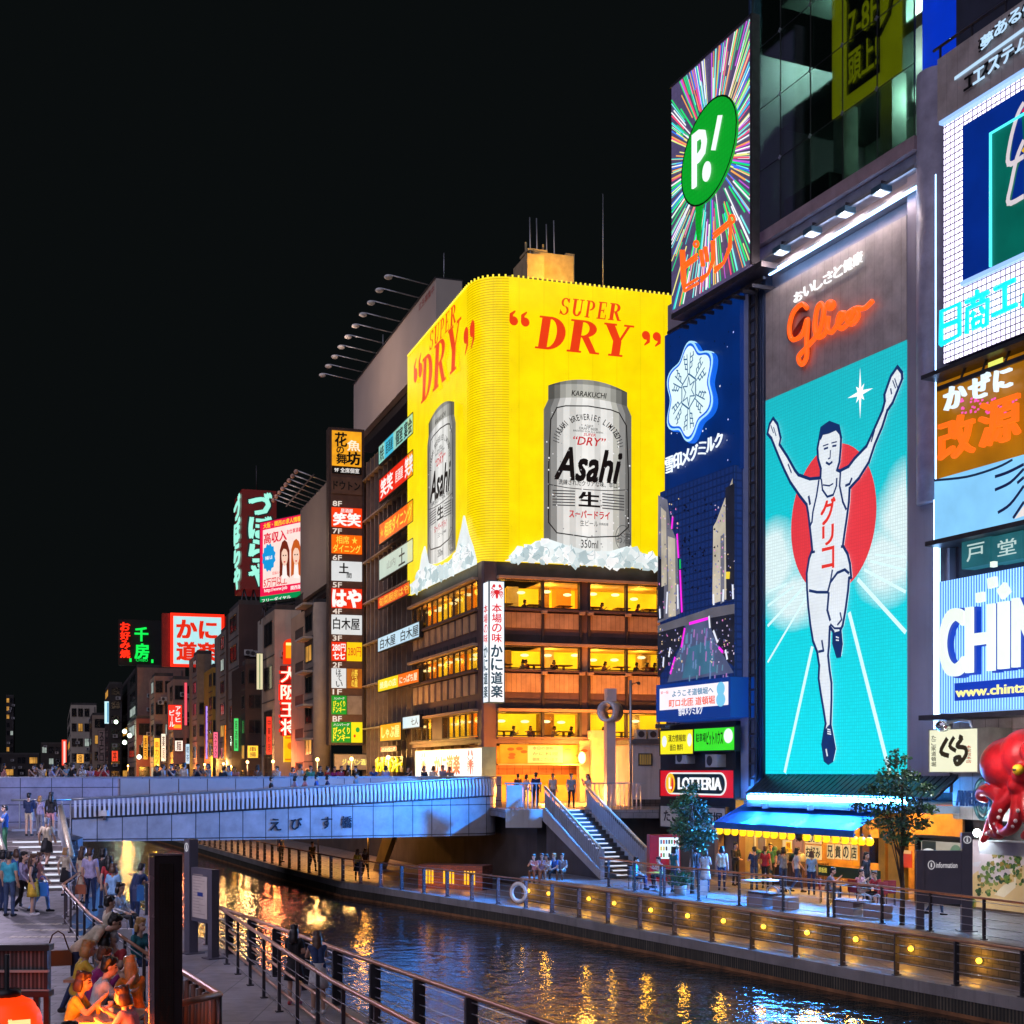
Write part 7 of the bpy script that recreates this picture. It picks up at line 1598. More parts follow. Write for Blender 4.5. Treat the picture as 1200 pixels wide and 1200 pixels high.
# more small lit signs along the row
for lab, px, y0, y1, w_, Y, c_, t in (('small amber vertical sign low on the broad pinkish building', 168, 862, 890, 5, 219, C(255, 170, 50), '寿司'), ('small white square sign at the foot of the salmon building', 205, 868, 880, 9, 194, C(245, 240, 225), '麺'), ('pink vertical sign at the foot of the ochre building', 250, 858, 888, 5, 175, C(255, 110, 140), 'スナック'), ('orange vertical sign low on the narrow grey building', 263, 850, 890, 5, 163, C(255, 130, 30), 'たこ焼'), ('green vertical sign low on the dark brown building', 274, 842, 880, 5, 148, C(70, 220, 110), '居酒屋'), ('yellow square sign at the foot of the dark annex', 290, 874, 888, 12, 139, C(255, 205, 60), '串揚'), ('red vertical sign on the pale building left of the dumpling neon', 312, 840, 884, 6, 131, C(245, 60, 40), '中華料理'), ('white vertical sign beside the tall glowing yellow one', 189, 860, 892, 5, 205, C(240, 235, 215), '薬局'), ('tiny red sign at the foot of the dark slab building', 131, 880, 892, 7, 258, C(250, 70, 40), '丼'), ('tiny amber sign at the foot of the pale far building', 90, 884, 894, 8, 310, C(255, 180, 80), '宿')):
 farsign('small_sign', lab, px, y0, px+w_, y1, Y, E('row_%d_%d' % (px, y0), c_, 1.1), [(t, INK(60, 20, 20), .2, .8, .06, .94, {'v': len(t) > 1})])
for k, (Y, o_) in enumerate(((74, 3.2), (84, 3.4), (95, 3.6), (107, 3.8))):  # lamps added to warm the far lower walkway
 q, t = None, None
 for a, b in zip(QE, QE[1:]):
  if a[1] <= Y <= b[1]: q = Vector(a).lerp(Vector(b), (Y-a[1])/(b[1]-a[1])); t = (Vector(b)-Vector(a)).normalized()
 p = Vector((q.x+t.y*o_, q.y-t.x*o_, 1.3)); T_ = thing('added_street_lamp', 'added amber lamp on the far lower walkway, %s beyond the ramp' % ORD[k], 'street lamp', (p.x, p.y, -1), group='added amber lamps on the far lower walkway'); mb = MB(STEEL); mb.tube([(p.x, p.y, -1), tuple(p)], .05, 6); build(mb, 'post', T_); mb = MB(E('street_glow', C(255, 215, 150), 3, light=False)); mb.ball(p, .13, 10, 6); build(mb, 'globe', T_); plight('added_street_light', p+Vector((-.3, -.2, 0)), C(255, 165, 60), 70, .2, T_)
# ------------------------------------------------------------------ soft union of rounded pieces into one continuous surface
def solidify_union(mb, voxel, smooth=2):
 me = bpy.data.meshes.new('tmp'); me.from_pydata(mb.v, [], mb.f); me.update()
 ob = bpy.data.objects.new('tmp', me); COL.objects.link(ob)
 md = ob.modifiers.new('r', 'REMESH'); md.mode = 'VOXEL'; md.voxel_size = voxel
 dg = bpy.context.evaluated_depsgraph_get(); out = bpy.data.meshes.new_from_object(ob.evaluated_get(dg))
 bpy.data.objects.remove(ob); bpy.data.meshes.remove(me)
 bm = bmesh.new(); bm.from_mesh(out)
 for _ in range(smooth): bmesh.ops.smooth_vert(bm, verts=bm.verts, factor=.5, use_axis_x=True, use_axis_y=True, use_axis_z=True)
 bm.to_mesh(out); bm.free()
 for p in out.polygons: p.use_smooth = True
 return out
def capsule(mb, p0, p1, r0, r1, n=12):
 p0 = Vector(p0); p1 = Vector(p1); mb.tube([p0, p1], [r0, r1], n); mb.ball(p0, r0, n, 8); mb.ball(p1, r1, n, 8)
def link_mesh(me, name, parent, mats, label=None):
 for m in mats: me.materials.append(m)
 o = bpy.data.objects.new(name, me); COL.objects.link(o); o.parent = parent; WL[o.name] = Vector((0, 0, 0))
 if label: o['label'] = label
 return o
# ------------------------------------------------------------------ restaurant under the runner sign
TSH = thing('grill_restaurant', 'open fronted grill restaurant glowing yellow under the blue awning', 'shop front', FG.w(4, 0, 0))
e0, e1 = S(839), S(1052)
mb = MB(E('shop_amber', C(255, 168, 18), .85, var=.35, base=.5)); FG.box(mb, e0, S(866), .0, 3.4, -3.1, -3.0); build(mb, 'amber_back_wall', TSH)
mb = MB(P('shop_dark_wall', (.34, .19, .08), .7, var=.4)); FG.box(mb, S(866), e1, 0, 3.4, -3.1, -3.0); build(mb, 'dark_back_wall', TSH)
mb = MB(P('shop_ceiling', (.4, .3, .18), .7)); FG.box(mb, e0, e1, 3.4, 3.5, -3.1, .2); build(mb, 'ceiling', TSH)
mb = MB(P('shop_floor', (.2, .17, .16), .5)); FG.box(mb, e0, e1, .0, .02, -3.1, .1); build(mb, 'floor', TSH)
for px, w_, m in ((838, .25, CORN), (864, .16, BRN), (1008, .16, BRN), (1030, .35, P('amber_post', (.6, .3, .03), .5)), (1041, .75, P('amber_post', (.6, .3, .03), .5))):
 mb = MB(m); s_ = S(px); FG.box(mb, s_, s_+w_, 0, 3.4, -.3, .02); build(mb, 'post', TSH)
for px in (850, 890, 930, 975, 1015): plight('shop_light', FG.w(S(px), 3.0, -.9), C(255, 185, 70), 240, .15, TSH)
def rq(x0, y0, y1, x1, d): return FG.rect(x0, y0, y1, x1, d)
POST = E('poster_white', C(250, 215, 150), .75, var=.2, light=False)
def poster(x0, y0, y1, x1, d, face, texts, name='poster', label=None):
 r_ = rq(x0, y0, y1, x1, d); mb = MB(face); FG.panel(mb, r_, d-.04, d)
 for i, t in enumerate(texts):
  txt, m, a, b, c, e = t[:6]; mb.mat(m); rr = (r_[0]+(r_[1]-r_[0])*a, r_[0]+(r_[1]-r_[0])*b, r_[2]+(r_[3]-r_[2])*c, r_[2]+(r_[3]-r_[2])*e)
  if txt is None: FG.box(mb, *rr, d, d+.004+.001*i)
  elif txt == 'o': FG.poly(mb, FG.ell(((rr[0]+rr[1])/2, (rr[2]+rr[3])/2), (rr[1]-rr[0])/2, (rr[3]-rr[2])/2, 16), d+.005+.001*i)
  else: FG.text(mb, txt, rr, d+.006+.001*i, bold=.03)
 return build(mb, name, TSH, label)
KS = L(20, 15, 10, .3)
poster(867, 977, 994, 885, -1.2, POST, [('o', L(230, 90, 60, .7), .55, .9, .3, .6), (None, L(210, 60, 40, .7), .1, .9, .78, .92), ('営業中', KS, .1, .9, .1, .26)])
poster(869, 993, 1006, 885, -1.1, E('poster_yellow', C(255, 205, 10), .9, light=False), [('生ビール', L(200, 40, 10, .7), .1, .9, .3, .75)])
poster(888, 978, 1004, 897, -1.1, P('white_board', (.5, .46, .4), .6), [])
poster(917, 984, 994, 927, -1.0, POST, [(None, L(255, 200, 20, .9), .4, 1, .0, .8), ('特', L(200, 40, 10, .7), .5, .9, .1, .7)])
poster(928.5, 972, 1002, 942, -.8, E('poster_photo', C(175, 120, 90), .6, light=False), [('o', L(205, 140, 110, .6), .2, .85, .1, .88), (None, L(30, 22, 20, .4), .2, .85, .74, .95), ('o', L(40, 25, 20, .4), .34, .46, .54, .6), ('o', L(40, 25, 20, .4), .6, .72, .54, .6), (None, L(150, 70, 60, .5), .4, .66, .28, .33)], 'portrait_poster')
poster(943.5, 973, 988, 962, -.7, POST, [('連カツ', KS, .06, .95, .1, .9)]); poster(943.5, 990, 1006, 962, -.7, POST, [('お好み', KS, .06, .95, .1, .9)])
poster(966, 973, 987, 1002, -.7, E('poster_cream', C(255, 205, 110), .8, var=.2, light=False), [('BAR大皇TV', KS, .05, .95, .2, .85)])
for i, ch in enumerate('兄貴の店'): poster(969+i*9.3, 989+i*.4, 1006+i*.5, 976.5+i*9.3, -.7, POST, [(ch, KS, .08, .92, .1, .9)])
poster(930, 1001, 1006, 945, -.7, POST, [('たこ焼', KS, .05, .95, .1, .9)])
poster(1000, 975, 1014, 1008, -.72, E('shop_orange', C(255, 150, 20), .8, var=.3, light=False), [])
poster(1011, 981, 1010, 1029, -.5, P('screen_black', (.01, .01, .012), .2), [])
mb = MB(P('green_board', (.012, .05, .03), .6)); r_ = rq(945, 1012, 1024, 1030, .1); FG.panel(mb, r_, .0, .08); mb.mat(L(235, 215, 90, .7)); FG.text(mb, '焼そば 鉄板焼', (r_[0]+.2, r_[0]+1.3, r_[2]+.12, r_[3]-.08), .085, bold=.02); build(mb, 'green_menu_board', TSH)
mb = MB(WOOD); FG.box(mb, S(905, .1), S(940, .1), .0, .95, -1.2, .1); build(mb, 'counter', TSH)
mb = MB(P('counter_amber', (.5, .24, .03), .5)); FG.box(mb, S(842, -.6), S(862, -.6), 0, 1.0, -1.2, -.6); build(mb, 'amber_counter', TSH)
# clutter on and round the counter
for i in range(16):
 px = R.uniform(880, 942); s_ = S(px, -.3); z_ = R.choice([.97, .97, 1.15, .4]); m = R.choice([P('crate_green', (.03, .1, .06), .6), P('can_red', (.35, .03, .03), .5), P('box_dark', (.04, .05, .05), .6), P('bag_teal', (.03, .14, .16), .6), P('jar_white', (.5, .48, .44), .5)])
 T_ = thing('box', R.choice(['small box', 'stacked tub', 'storage jar'])+' heaped at the grill counter', 'box', FG.w(s_, z_, -.3), group='clutter heaped at the grill counter'); mb = MB(m); w_ = R.uniform(.12, .3); h_ = R.uniform(.15, .42)
 mb.lathe([(w_*.8, 0), (w_, h_*.1), (w_, h_*.8), (w_*.7, h_)], tuple(FG.w(s_, z_, -.3)), 8); build(mb, 'body', T_); mb = MB(P('lid_grey', (.2, .2, .2), .5)); mb.lathe([(w_*.72, h_), (w_*.72, h_+.03), (.01, h_+.04)], tuple(FG.w(s_, z_, -.3)), 8); build(mb, 'lid', T_)
# awning
TAw = thing('awning', 'bright blue canvas awning over the restaurant front', 'awning', FG.w(3, 3.0, .8))
ab0, ab1 = S(872, .4), S(1040, .4); zb_ = FG.Z(872, 942, .4); zf_ = FG.Z(836, 963, 1.9); af0, af1 = ab0-.05, ab1-.1
BLU = P('awning_blue', (.008, .1, .36), .65, var=.12, scale=1.2)
mb = MB(BLU); n_ = 22
for i in range(n_):
 a0 = ab0+(ab1-ab0)*i/n_; a1 = ab0+(ab1-ab0)*(i+1)/n_; sag = .03*math.sin(i*1.7)
 mb.add([(a0, -.4, zb_), (a1, -.4, zb_), (a1, -1.15, (zb_+zf_)/2-.03), (a0, -1.15, (zb_+zf_)/2-.03), (a1, -1.9, zf_+sag*.3), (a0, -1.9, zf_+sag*.3)], [(0, 1, 2, 3), (3, 2, 4, 5)], smooth=False, T=FG.T)
 mb.add([(a0, -.4, zb_-.03), (a1, -.4, zb_-.03), (a1, -1.9, zf_-.03), (a0, -1.9, zf_-.03)], [(0, 3, 2, 1)], T=FG.T)
build(mb, 'canvas', TAw)
mb = MB(P('valance_blue', (.015, .11, .36), .65)); FG.box(mb, ab0, ab1, zf_-.26, zf_-.005, 1.87, 1.9); build(mb, 'valance', TAw)
mb = MB(STEEL_L); FG.box(mb, ab0, ab1, zb_, zb_+.14, .1, .42); mb.mat(BLU); mb.add([(ab0, -.4, zb_), (ab0, -1.9, zf_), (ab0, -1.9, zf_-.26), (ab0, -.4, zb_-.4)], [(0, 1, 2, 3)], T=FG.T); build(mb, 'cassette', TAw)
# paper lanterns along the valance
LAN = E('lantern_amber', C(255, 190, 20), 1.9, var=.2); LAND = P('lantern_unlit', (.03, .03, .03), .6)
for i, px in enumerate((843, 852, 861, 870.4, 879, 888.4, 898, 907, 917, 927, 937, 945, 958, 968, 979, 990, 1001, 1010, 1019)):
 s_ = S(px, 1.75); p = FG.w(s_, zf_-.37, 1.75); dk = px == 937
 T_ = thing('paper_lantern', 'unlit black paper lantern in the row under the awning' if dk else 'round yellow paper lantern under the blue awning, %s from the left' % ORD[i], 'lantern', p, group=None if dk else 'yellow paper lanterns under the blue awning')
 mb = MB(LAND if dk else LAN); mb.lathe([(.07, -.15), (.13, -.1), (.16, 0), (.13, .1), (.07, .15)], tuple(p), 14); build(mb, 'shade', T_)
 mb = MB(BLACK); mb.tube([p+Vector((0, 0, .15)), p+Vector((0, 0, .24))], .05, 8); mb.tube([p+Vector((0, 0, -.17)), p+Vector((0, 0, -.14))], .06, 8); build(mb, 'cap', T_)
 if not dk: mb = MB(L(150, 80, 5, .6)); FG.text(mb, R.choice('酒肉串焼大阪祭'), (s_-.07, s_+.07, zf_-.45, zf_-.29), 1.92); build(mb, 'character', T_)
# mural hoarding, shop window, flood lamp right of the shop
m0, m1 = S(1137.5, .25), 17.5; mz1 = FG.Z(1137.5, 984, .25); mz0 = FG.Z(1137.5, 1062, .25)
TMu = thing('mural', 'hoarding printed with a garden hillside and a winding pale path', 'mural', FG.w(m0, mz0, .25))
mb = MB(E('mural_sky', C(200, 180, 185), .55, var=.1, light=False)); FG.box(mb, m0, m1, mz0, mz1, .05, .25)
zm = lambda x, y: (x/6+1000, y/6+920)
def mp(pts, m, k): mb.mat(m); FG.ppoly(mb, [zm(*p) for p in pts], .254+.002*k)
mp([(825, 640), (880, 600), (890, 680), (1000, 690), (1200, 560), (1200, 900), (825, 850)], E('mural_sand', C(205, 170, 120), .6, var=.25, light=False), 0)
mp([(990, 770), (1060, 700), (1130, 680), (1130, 640), (1095, 600), (1140, 565), (1170, 560), (1120, 610), (1145, 660), (1140, 720), (1060, 790)], L(225, 205, 175, .6), 1)
GRN = [E('mural_green_%d' % i, c, .55, var=.4, light=False) for i, c in enumerate((C(60, 90, 35), C(90, 115, 45), C(125, 130, 60), C(40, 65, 32), C(150, 120, 50)))]
for i in range(230):
 cx_, cy_, rx, ry = R.choice([(1020, 480, 70, 50), (1000, 580, 110, 60), (1120, 560, 100, 50), (960, 650, 80, 45), (940, 730, 110, 45), (1170, 640, 60, 70), (850, 830, 20, 25), (1080, 660, 40, 25), (1170, 520, 50, 30)])
 x = cx_+R.gauss(0, rx*.45); y = cy_+R.gauss(0, ry*.45)
 if x < 840 or x > 1198: continue
 mb.mat(R.choice(GRN)); c = FG.sz(*zm(x, y), .26); q_ = R.uniform(.04, .12); FG.poly(mb, [(c[0]+q_*R.uniform(.6, 1.2)*math.cos(t*1.05), c[1]+q_*R.uniform(.5, 1.0)*math.sin(t*1.05)) for t in range(6)], .262+.0004*i)
mb.mat(L(190, 185, 195, .6)); FG.ppoly(mb, [zm(840, 545), zm(900, 535), zm(880, 575), zm(840, 570)], .29)
build(mb, 'printed_board', TMu)
TWn = thing('shop_window', 'dark framed shop window with food photographs behind the information sign', 'shop window', FG.w(S(1073, .1), 0, .1))
q = rq(1074, 981, 1062, 1128, .1); mb = MB(BLACK); FG.ring(mb, q, .08, -.3, .12); FG.box(mb, q[0], q[1], q[2], q[3], -.35, -.2); build(mb, 'frame', TWn)
q = rq(1079, 985, 1006, 1127, .12); mb = MB(E('food_pale', C(200, 190, 170), .6, var=.3, light=False)); FG.panel(mb, q, .0, .1); mb.mat(L(40, 55, 50, .5)); FG.box(mb, q[0]+.05, q[0]+.75, q[2]+.3, q[3], .1, .105); mb.mat(L(110, 140, 110, .6)); FG.poly(mb, FG.ell((q[1]-.3, (q[2]+q[3])/2), .28, .25, 14), .106); mb.mat(L(240, 240, 235, .8)); FG.poly(mb, FG.ell((q[0]+.4, q[2]+.2), .36, .18, 14), .107); build(mb, 'food_photograph', TWn)
poster(1056, 996, 1016, 1068, .1, E('poster_red', C(210, 60, 25), .7, var=.5, light=False), [(None, L(250, 190, 120, .7), 0, 1, .8, 1)], 'dish_poster')
p = FG.w(*FG.sz(1145, 976, .9), .9); T_ = thing('flood_lamp', 'dazzling white flood lamp below the red octopus', 'lamp', p); mb = MB(E('flood_dazzle', C(240, 255, 255), 25, light=False)); mb.ball(p, .13, 10, 6); build(mb, 'lens', T_); mb = MB(STEEL); mb.tube([p, p+Vector((.9, .4, .1))], .04, 6); build(mb, 'arm', T_); plight('flood_light', p+Vector((-.3, -.3, 0)), C(235, 250, 255), 180, .12, T_)
# ------------------------------------------------------------------ red octopus
oc = lambda x, y, d: FG.w(*FG.sz(x, y, d), d)
TOc = thing('octopus_sculpture', 'glossy red octopus sculpture with yellow eyes bursting from the wall', 'sculpture', oc(1195, 985, .8))
mb = MB(); k = .0283
hc = oc(1188, 896, 1.5); mb.ball(hc, 1, 24, 16, e=(1.02, .95, .88)); mb.ball(oc(1204, 886, 1.6), .85, 20, 14); mb.ball(oc(1206, 918, 1.7), .62, 16, 12); mb.ball(oc(1197, 906, 2.25), .3, 14, 10)
mb.ball(oc(1190, 920, 2.2), .26, 12, 8); mb.ball(oc(1212, 880, 2.2), .42, 14, 10)
def tent(pts, r0, r1):
 P_ = [Vector(p) for p in pts]; n = 5; out = []
 for i in range(len(P_)-1):
  p0 = P_[max(0, i-1)]; p1 = P_[i]; p2 = P_[i+1]; p3 = P_[min(len(P_)-1, i+2)]
  for j in range(n):
   t = j/n; out.append(.5*((2*p1)+(p2-p0)*t+(2*p0-5*p1+4*p2-p3)*t*t+(3*p1-p0-3*p2+p3)*t**3))
 out.append(P_[-1]); m_ = len(out); rs = [r0+(r1-r0)*i/(m_-1) for i in range(m_)]; mb.tube(out, rs, 12); mb.ball(out[-1], r1, 10, 6)
tent([oc(1192, 925, 1.7), oc(1176, 935, 2.0), oc(1163, 928, 2.1), oc(1152, 926, 2.0), oc(1148, 934, 1.9), oc(1156, 938, 1.8)], .3, .09)
tent([oc(1186, 930, 1.9), oc(1172, 945, 2.1), oc(1166, 962, 2.0), oc(1172, 978, 1.9), oc(1160, 976, 1.8)], .3, .12)
tent([oc(1196, 935, 2.0), oc(1192, 955, 2.3), oc(1186, 970, 2.3), oc(1176, 975, 2.2), oc(1170, 968, 2.1)], .28, .1)
tent([oc(1205, 930, 1.9), oc(1202, 950, 2.2), oc(1210, 968, 2.2), oc(1200, 980, 2.1)], .3, .12)
tent([oc(1212, 925, 1.6), oc(1222, 945, 1.8), oc(1216, 975, 1.9)], .3, .14)
tent([oc(1180, 930, 1.3), oc(1168, 950, 1.2), oc(1158, 974, 1.2), oc(1152, 984, 1.3)], .26, .12)
me = solidify_union(mb, .05, 2)
off_ = WL[TOc.name]
for v in me.vertices: v.co -= off_
RD_ = P('octopus_red', (.5, .012, .018), .36, var=.45, scale=1.5); link_mesh(me, 'body', TOc, [RD_])
mb = MB(P('eye_yellow', (.75, .5, .02), .3)); e_ = oc(1193, 902, 2.55); mb.ball(e_, .17, 12, 8); build(mb, 'eye', TOc); mb = MB(BLACK); mb.ball(e_+Vector((FG.n.x, FG.n.y, 0))*.12, .08, 8, 6, e=(.08, .08, .05)); build(mb, 'pupil', TOc)
for (x, y, d) in ((1166, 965, 2.12), (1169, 972, 2.05), (1170, 958, 2.2), (1172, 950, 2.3), (1190, 962, 2.48), (1187, 968, 2.45), (1193, 950, 2.5), (1204, 955, 2.4), (1160, 975, 1.9), (1156, 977, 1.5), (1170, 975, 2.25)): mb = MB(P('sucker_white', (.7, .55, .5), .3)); mb.ball(oc(x, y, d), .065, 8, 6); build(mb, 'sucker', TOc)
mb = MB(P('white_base', (.2, .2, .22), .5)); FG.box(mb, S(1150, 1), 17.5, FG.Z(1150, 1000, 1), FG.Z(1150, 985, 1), .1, 1.1); build(mb, 'base_ledge', TOc)
plight('octopus_spot', oc(1150, 850, 4), C(255, 240, 230), 160, .2, TOc)
# ------------------------------------------------------------------ trees
LEAFM = []
for i, c in enumerate(((.04, .12, .07), (.06, .16, .07), (.09, .2, .08), (.025, .08, .06))):
 m, n, l, b = nt('leaf_%d' % i); b.inputs['Base Color'].default_value = tuple(c)+(1,); b.inputs['Roughness'].default_value = .45
 try: b.inputs['Transmission Weight'].default_value = 0
 except Exception: pass
 LEAFM.append(m)
BARK = P('bark', (.09, .06, .045), .85, var=.4, scale=6, bmp=.5, bscale=30)
def tree(label, base, clumps, trunk_pts, nleaf, seed, leaf=.09):
 r_ = random.Random(seed); T_ = thing('street_tree', label, 'tree', base); b = Vector(base)
 mb = MB(BARK); pts = [b+Vector(p) for p in trunk_pts]; mb.tube(pts, [.085-.05*i/(len(pts)-1) for i in range(len(pts))], 8)
 for c, rr in clumps:
  st_ = pts[r_.randint(1, len(pts)-1)]; e = b+Vector(c); mid = st_.lerp(e, .5)+Vector((r_.uniform(-.1, .1), r_.uniform(-.1, .1), r_.uniform(-.05, .15))); mb.tube([st_, mid, e], [.028, .018, .008], 5)
 build(mb, 'trunk', T_)
 mb = MB()
 for c, rr in clumps:
  cc = b+Vector(c); m0 = r_.randint(0, 3)
  for i in range(int(nleaf*rr[0]*rr[2])):
   d = Vector((r_.gauss(0, 1), r_.gauss(0, 1), r_.gauss(0, 1))); d.normalize(); q_ = r_.random()**.45
   p = cc+Vector((d.x*rr[0]*q_, d.y*rr[1]*q_, d.z*rr[2]*q_)); mb.mat(LEAFM[m0] if r_.random() < .6 else LEAFM[r_.randint(0, 3)])
   a = Vector((r_.uniform(-1, 1), r_.uniform(-1, 1), r_.uniform(-.5, .5))).normalized(); n_ = Vector((r_.uniform(-1, 1), r_.uniform(-1, 1), r_.uniform(.1, 1))); s2 = a.cross(n_).normalized(); L_ = leaf*r_.uniform(.7, 1.4); w2 = L_*.38
   mb.add([tuple(p), tuple(p+a*L_*.5+s2*w2), tuple(p+a*L_), tuple(p+a*L_*.5-s2*w2)], [(0, 1, 2, 3)], fast=True)
 build(mb, 'crown', T_, normals=False); return T_
g = ground(811, 1047, 0)
def clumps_px(base, Y, lst): return [((((px-600)/FPX*Y)-base.x, R.uniform(-.4, .4), zat(py, Y)-base.z), (rx*Y/FPX, rx*Y/FPX*.9, rz*Y/FPX)) for px, py, rx, rz in lst]
tree('small leafy green tree standing before the red burger sign', tuple(g), clumps_px(g, g.y, [(806, 932, 13, 11), (796, 945, 13, 11), (818, 948, 15, 12), (808, 960, 17, 12), (826, 962, 13, 11), (795, 970, 11, 12), (815, 978, 16, 12), (832, 978, 8, 9), (803, 988, 12, 10), (822, 990, 9, 9), (812, 922, 8, 6)]), [(0, 0, 0), (.02, 0, .9), (-.03, 0, 1.7), (.03, 0, 2.6), (0, 0, 3.4)], 2300, 3, .105)
g2 = ground(1057, 1084, 0)
tree('taller feathery green tree before the right edge of the blue awning', tuple(g2), clumps_px(g2, g2.y, [(1052, 893, 13, 9), (1036, 908, 15, 9), (1066, 910, 16, 10), (1020, 925, 16, 9), (1050, 926, 20, 11), (1080, 924, 13, 9), (1010, 944, 13, 8), (1034, 946, 20, 11), (1064, 946, 20, 11), (1086, 948, 9, 8), (1028, 964, 18, 9), (1056, 966, 22, 11), (1080, 964, 10, 8), (1040, 980, 14, 8), (1062, 984, 14, 9), (1046, 882, 6, 4), (1062, 888, 6, 5)]), [(0, 0, 0), (.02, 0, 1.0), (-.02, 0, 2.0), (.05, 0, 3.0), (0, 0, 4.3)], 1900, 4, .1)
# ------------------------------------------------------------------ promenade furniture
def info_pylon(label, base, h, side, panel_dir, mat_, pw, ph, pz, big=False):
 T_ = thing('information_pylon', label, 'sign', base); b = Vector(base); d = Vector(panel_dir).normalized(); Fp_ = Frame((b.x, b.y), d)
 w = .3
 mb = MB(mat_); Fp_.box(mb, -w/2, w/2, 0+b.z, b.z+h, -.12, .12); Fp_.box(mb, -w/2-.12, w/2+.12, b.z, b.z+.03, -.25, .25); build(mb, 'tall_post', T_)
 mb = MB(mat_); x1 = side*(pw+.2); Fp_.box(mb, min(x1, x1+side*.22), max(x1, x1+side*.22), b.z, b.z+pz+ph, -.1, .1); Fp_.box(mb, min(x1, x1+side*.22)-.1, max(x1, x1+side*.22)+.1, b.z, b.z+.03, -.22, .22); build(mb, 'short_post', T_)
 a0, a1 = sorted((side*w/2, x1)); mb = MB(mat_); Fp_.box(mb, a0, a1, b.z+pz, b.z+pz+ph, -.07, .07); build(mb, 'panel', T_)
 mb = MB(L(225, 225, 230, .75)); c = (0, b.z+h-.2); Fp_.stroke(mb, Fp_.ell(c, .1, .1, 20)+[Fp_.ell(c, .1, .1, 20)[0]], .022, .125); Fp_.text(mb, 'i', (c[0]-.022, c[0]+.022, c[1]-.06, c[1]+.065), .126, bold=.04)
 build(mb, 'round_emblem', T_)
 return T_, Fp_, (a0, a1, b.z+pz, b.z+pz+ph)
GRYS = P('sign_grey', (.11, .1, .125), .45, .3, var=.1)
gI = ground(1132.5, 1091, 0)
T_, Fp_, r_ = info_pylon('dark grey information sign beside the tall post on the promenade by the right edge', tuple(gI), 2.85, -1, (1, -.12), GRYS, 1.0, 1.55, .78)
mb = MB(L(225, 220, 225, .75)); Fp_.text(mb, 'information', (r_[0]+.33, r_[1]-.12, r_[3]-.5, r_[3]-.34), .075, bold=.015); c = (r_[0]+.2, r_[3]-.42); e = Fp_.ell(c, .09, .12, 18); Fp_.stroke(mb, e+[e[0]], .02, .076); Fp_.text(mb, 'i', (c[0]-.02, c[0]+.02, c[1]-.06, c[1]+.06), .077, bold=.04); build(mb, 'lettering', T_)
gI = ground(224, 1117, 0)
T_, Fp_, r_ = info_pylon('grey map pylon with a round emblem by the near walkway railing', tuple(gI), 2.9, 1, (.62, -.78), GRYS, .95, 1.35, .85)
mb = MB(P('map_paper', (.5, .42, .36), .5, var=.2)); Fp_.box(mb, r_[0]+.1, r_[1]-.08, r_[2]+.1, r_[3]-.2, .07, .085); mb.mat(P('map_lines', (.35, .28, .25), .5))
for i in range(14): Fp_.box(mb, r_[0]+.15, r_[1]-.15-R.uniform(0, .4), r_[2]+.2+i*.075, r_[2]+.22+i*.075, .086, .088)
mb.mat(INK(30, 50, 120)); Fp_.box(mb, r_[0]+.4, r_[0]+.7, r_[2]+.65, r_[2]+.75, .09, .092); build(mb, 'map_panel', T_)
def bench(label, px0, px1, py, z):
 a = ground(px0, py, z); b = ground(px1, py+6, z); F_ = Frame(a.xy, (b.x-a.x, b.y-a.y)); ln = (b-a).length; T_ = thing('bench', label, 'bench', tuple(a))
 for s_ in (0, ln-.75): mb = MB(P('bench_stone', (.3, .22, .2), .7, var=.2)); F_.box(mb, s_, s_+.75, z, z+.42, -.5, 0); build(mb, 'stone_block', T_)
 mb = MB(WOOD); F_.box(mb, 0, ln-.7, z+.42, z+.5, -.5, .02); build(mb, 'seat', T_); mb = MB(P('bench_orange', (.55, .25, .04), .5)); F_.box(mb, -.08, -.003, z, z+.5, -.5, .02); build(mb, 'end_board', T_)
 for s_ in (.9, ln-.5): mb = MB(STEEL_L); mb.tube([F_.w(s_, z+.5, -.05), F_.w(s_+.03, z+.66, -.07), F_.w(s_+.2, z+.74, -.15), F_.w(s_+.37, z+.66, -.2), F_.w(s_+.4, z+.5, -.22)], .025, 6); build(mb, 'arm_loop', T_)
bench('stone and timber bench left of the double railing post', 877, 923, 1061, 0); bench('stone and timber bench before the diners near the promenade railing', 978, 1034, 1071, 0)
# vending machine
p = at(771, 57.6, 0); Fv = Frame(p.xy, (1, .05)); T_ = thing('vending_machine', 'red drinks vending machine with a lit front beside the plaza steps', 'vending machine', tuple(p))
mb = MB(P('vend_red', (.4, .01, .02), .35)); Fv.box(mb, -.35, .95, 0, 1.95, -.8, 0); build(mb, 'cabinet', T_); mb = MB(E('vend_lit', C(225, 245, 245), 1.1)); Fv.box(mb, .05, .9, .95, 1.85, 0, .02)
for j in range(3):
 for i in range(7):
  mb.mat(L(*R.choice([(200, 40, 40), (30, 110, 160), (230, 200, 60), (60, 140, 70), (240, 240, 240), (60, 40, 30)]), .8)); a = .1+i*.113; z_ = 1.02+j*.28; Fv.box(mb, a, a+.07, z_, z_+.17, .021, .04)
build(mb, 'display_window', T_); mb = MB(BLACK); Fv.box(mb, .1, .85, .25, .5, 0, .02); build(mb, 'delivery_slot', T_)
p = at(787, 54.5, 0); Fv2 = Frame(p.xy, (1, -.2)); T_ = thing('standing_board', 'pale blue white standing board beside the vending machine', 'sign', tuple(p)); mb = MB(P('board_pale', (.5, .55, .62), .4)); Fv2.box(mb, 0, .3, .5, 1.5, -.05, 0); build(mb, 'panel', T_); mb = MB(STEEL); Fv2.box(mb, .12, .18, 0, .5, -.05, 0); build(mb, 'stand', T_)
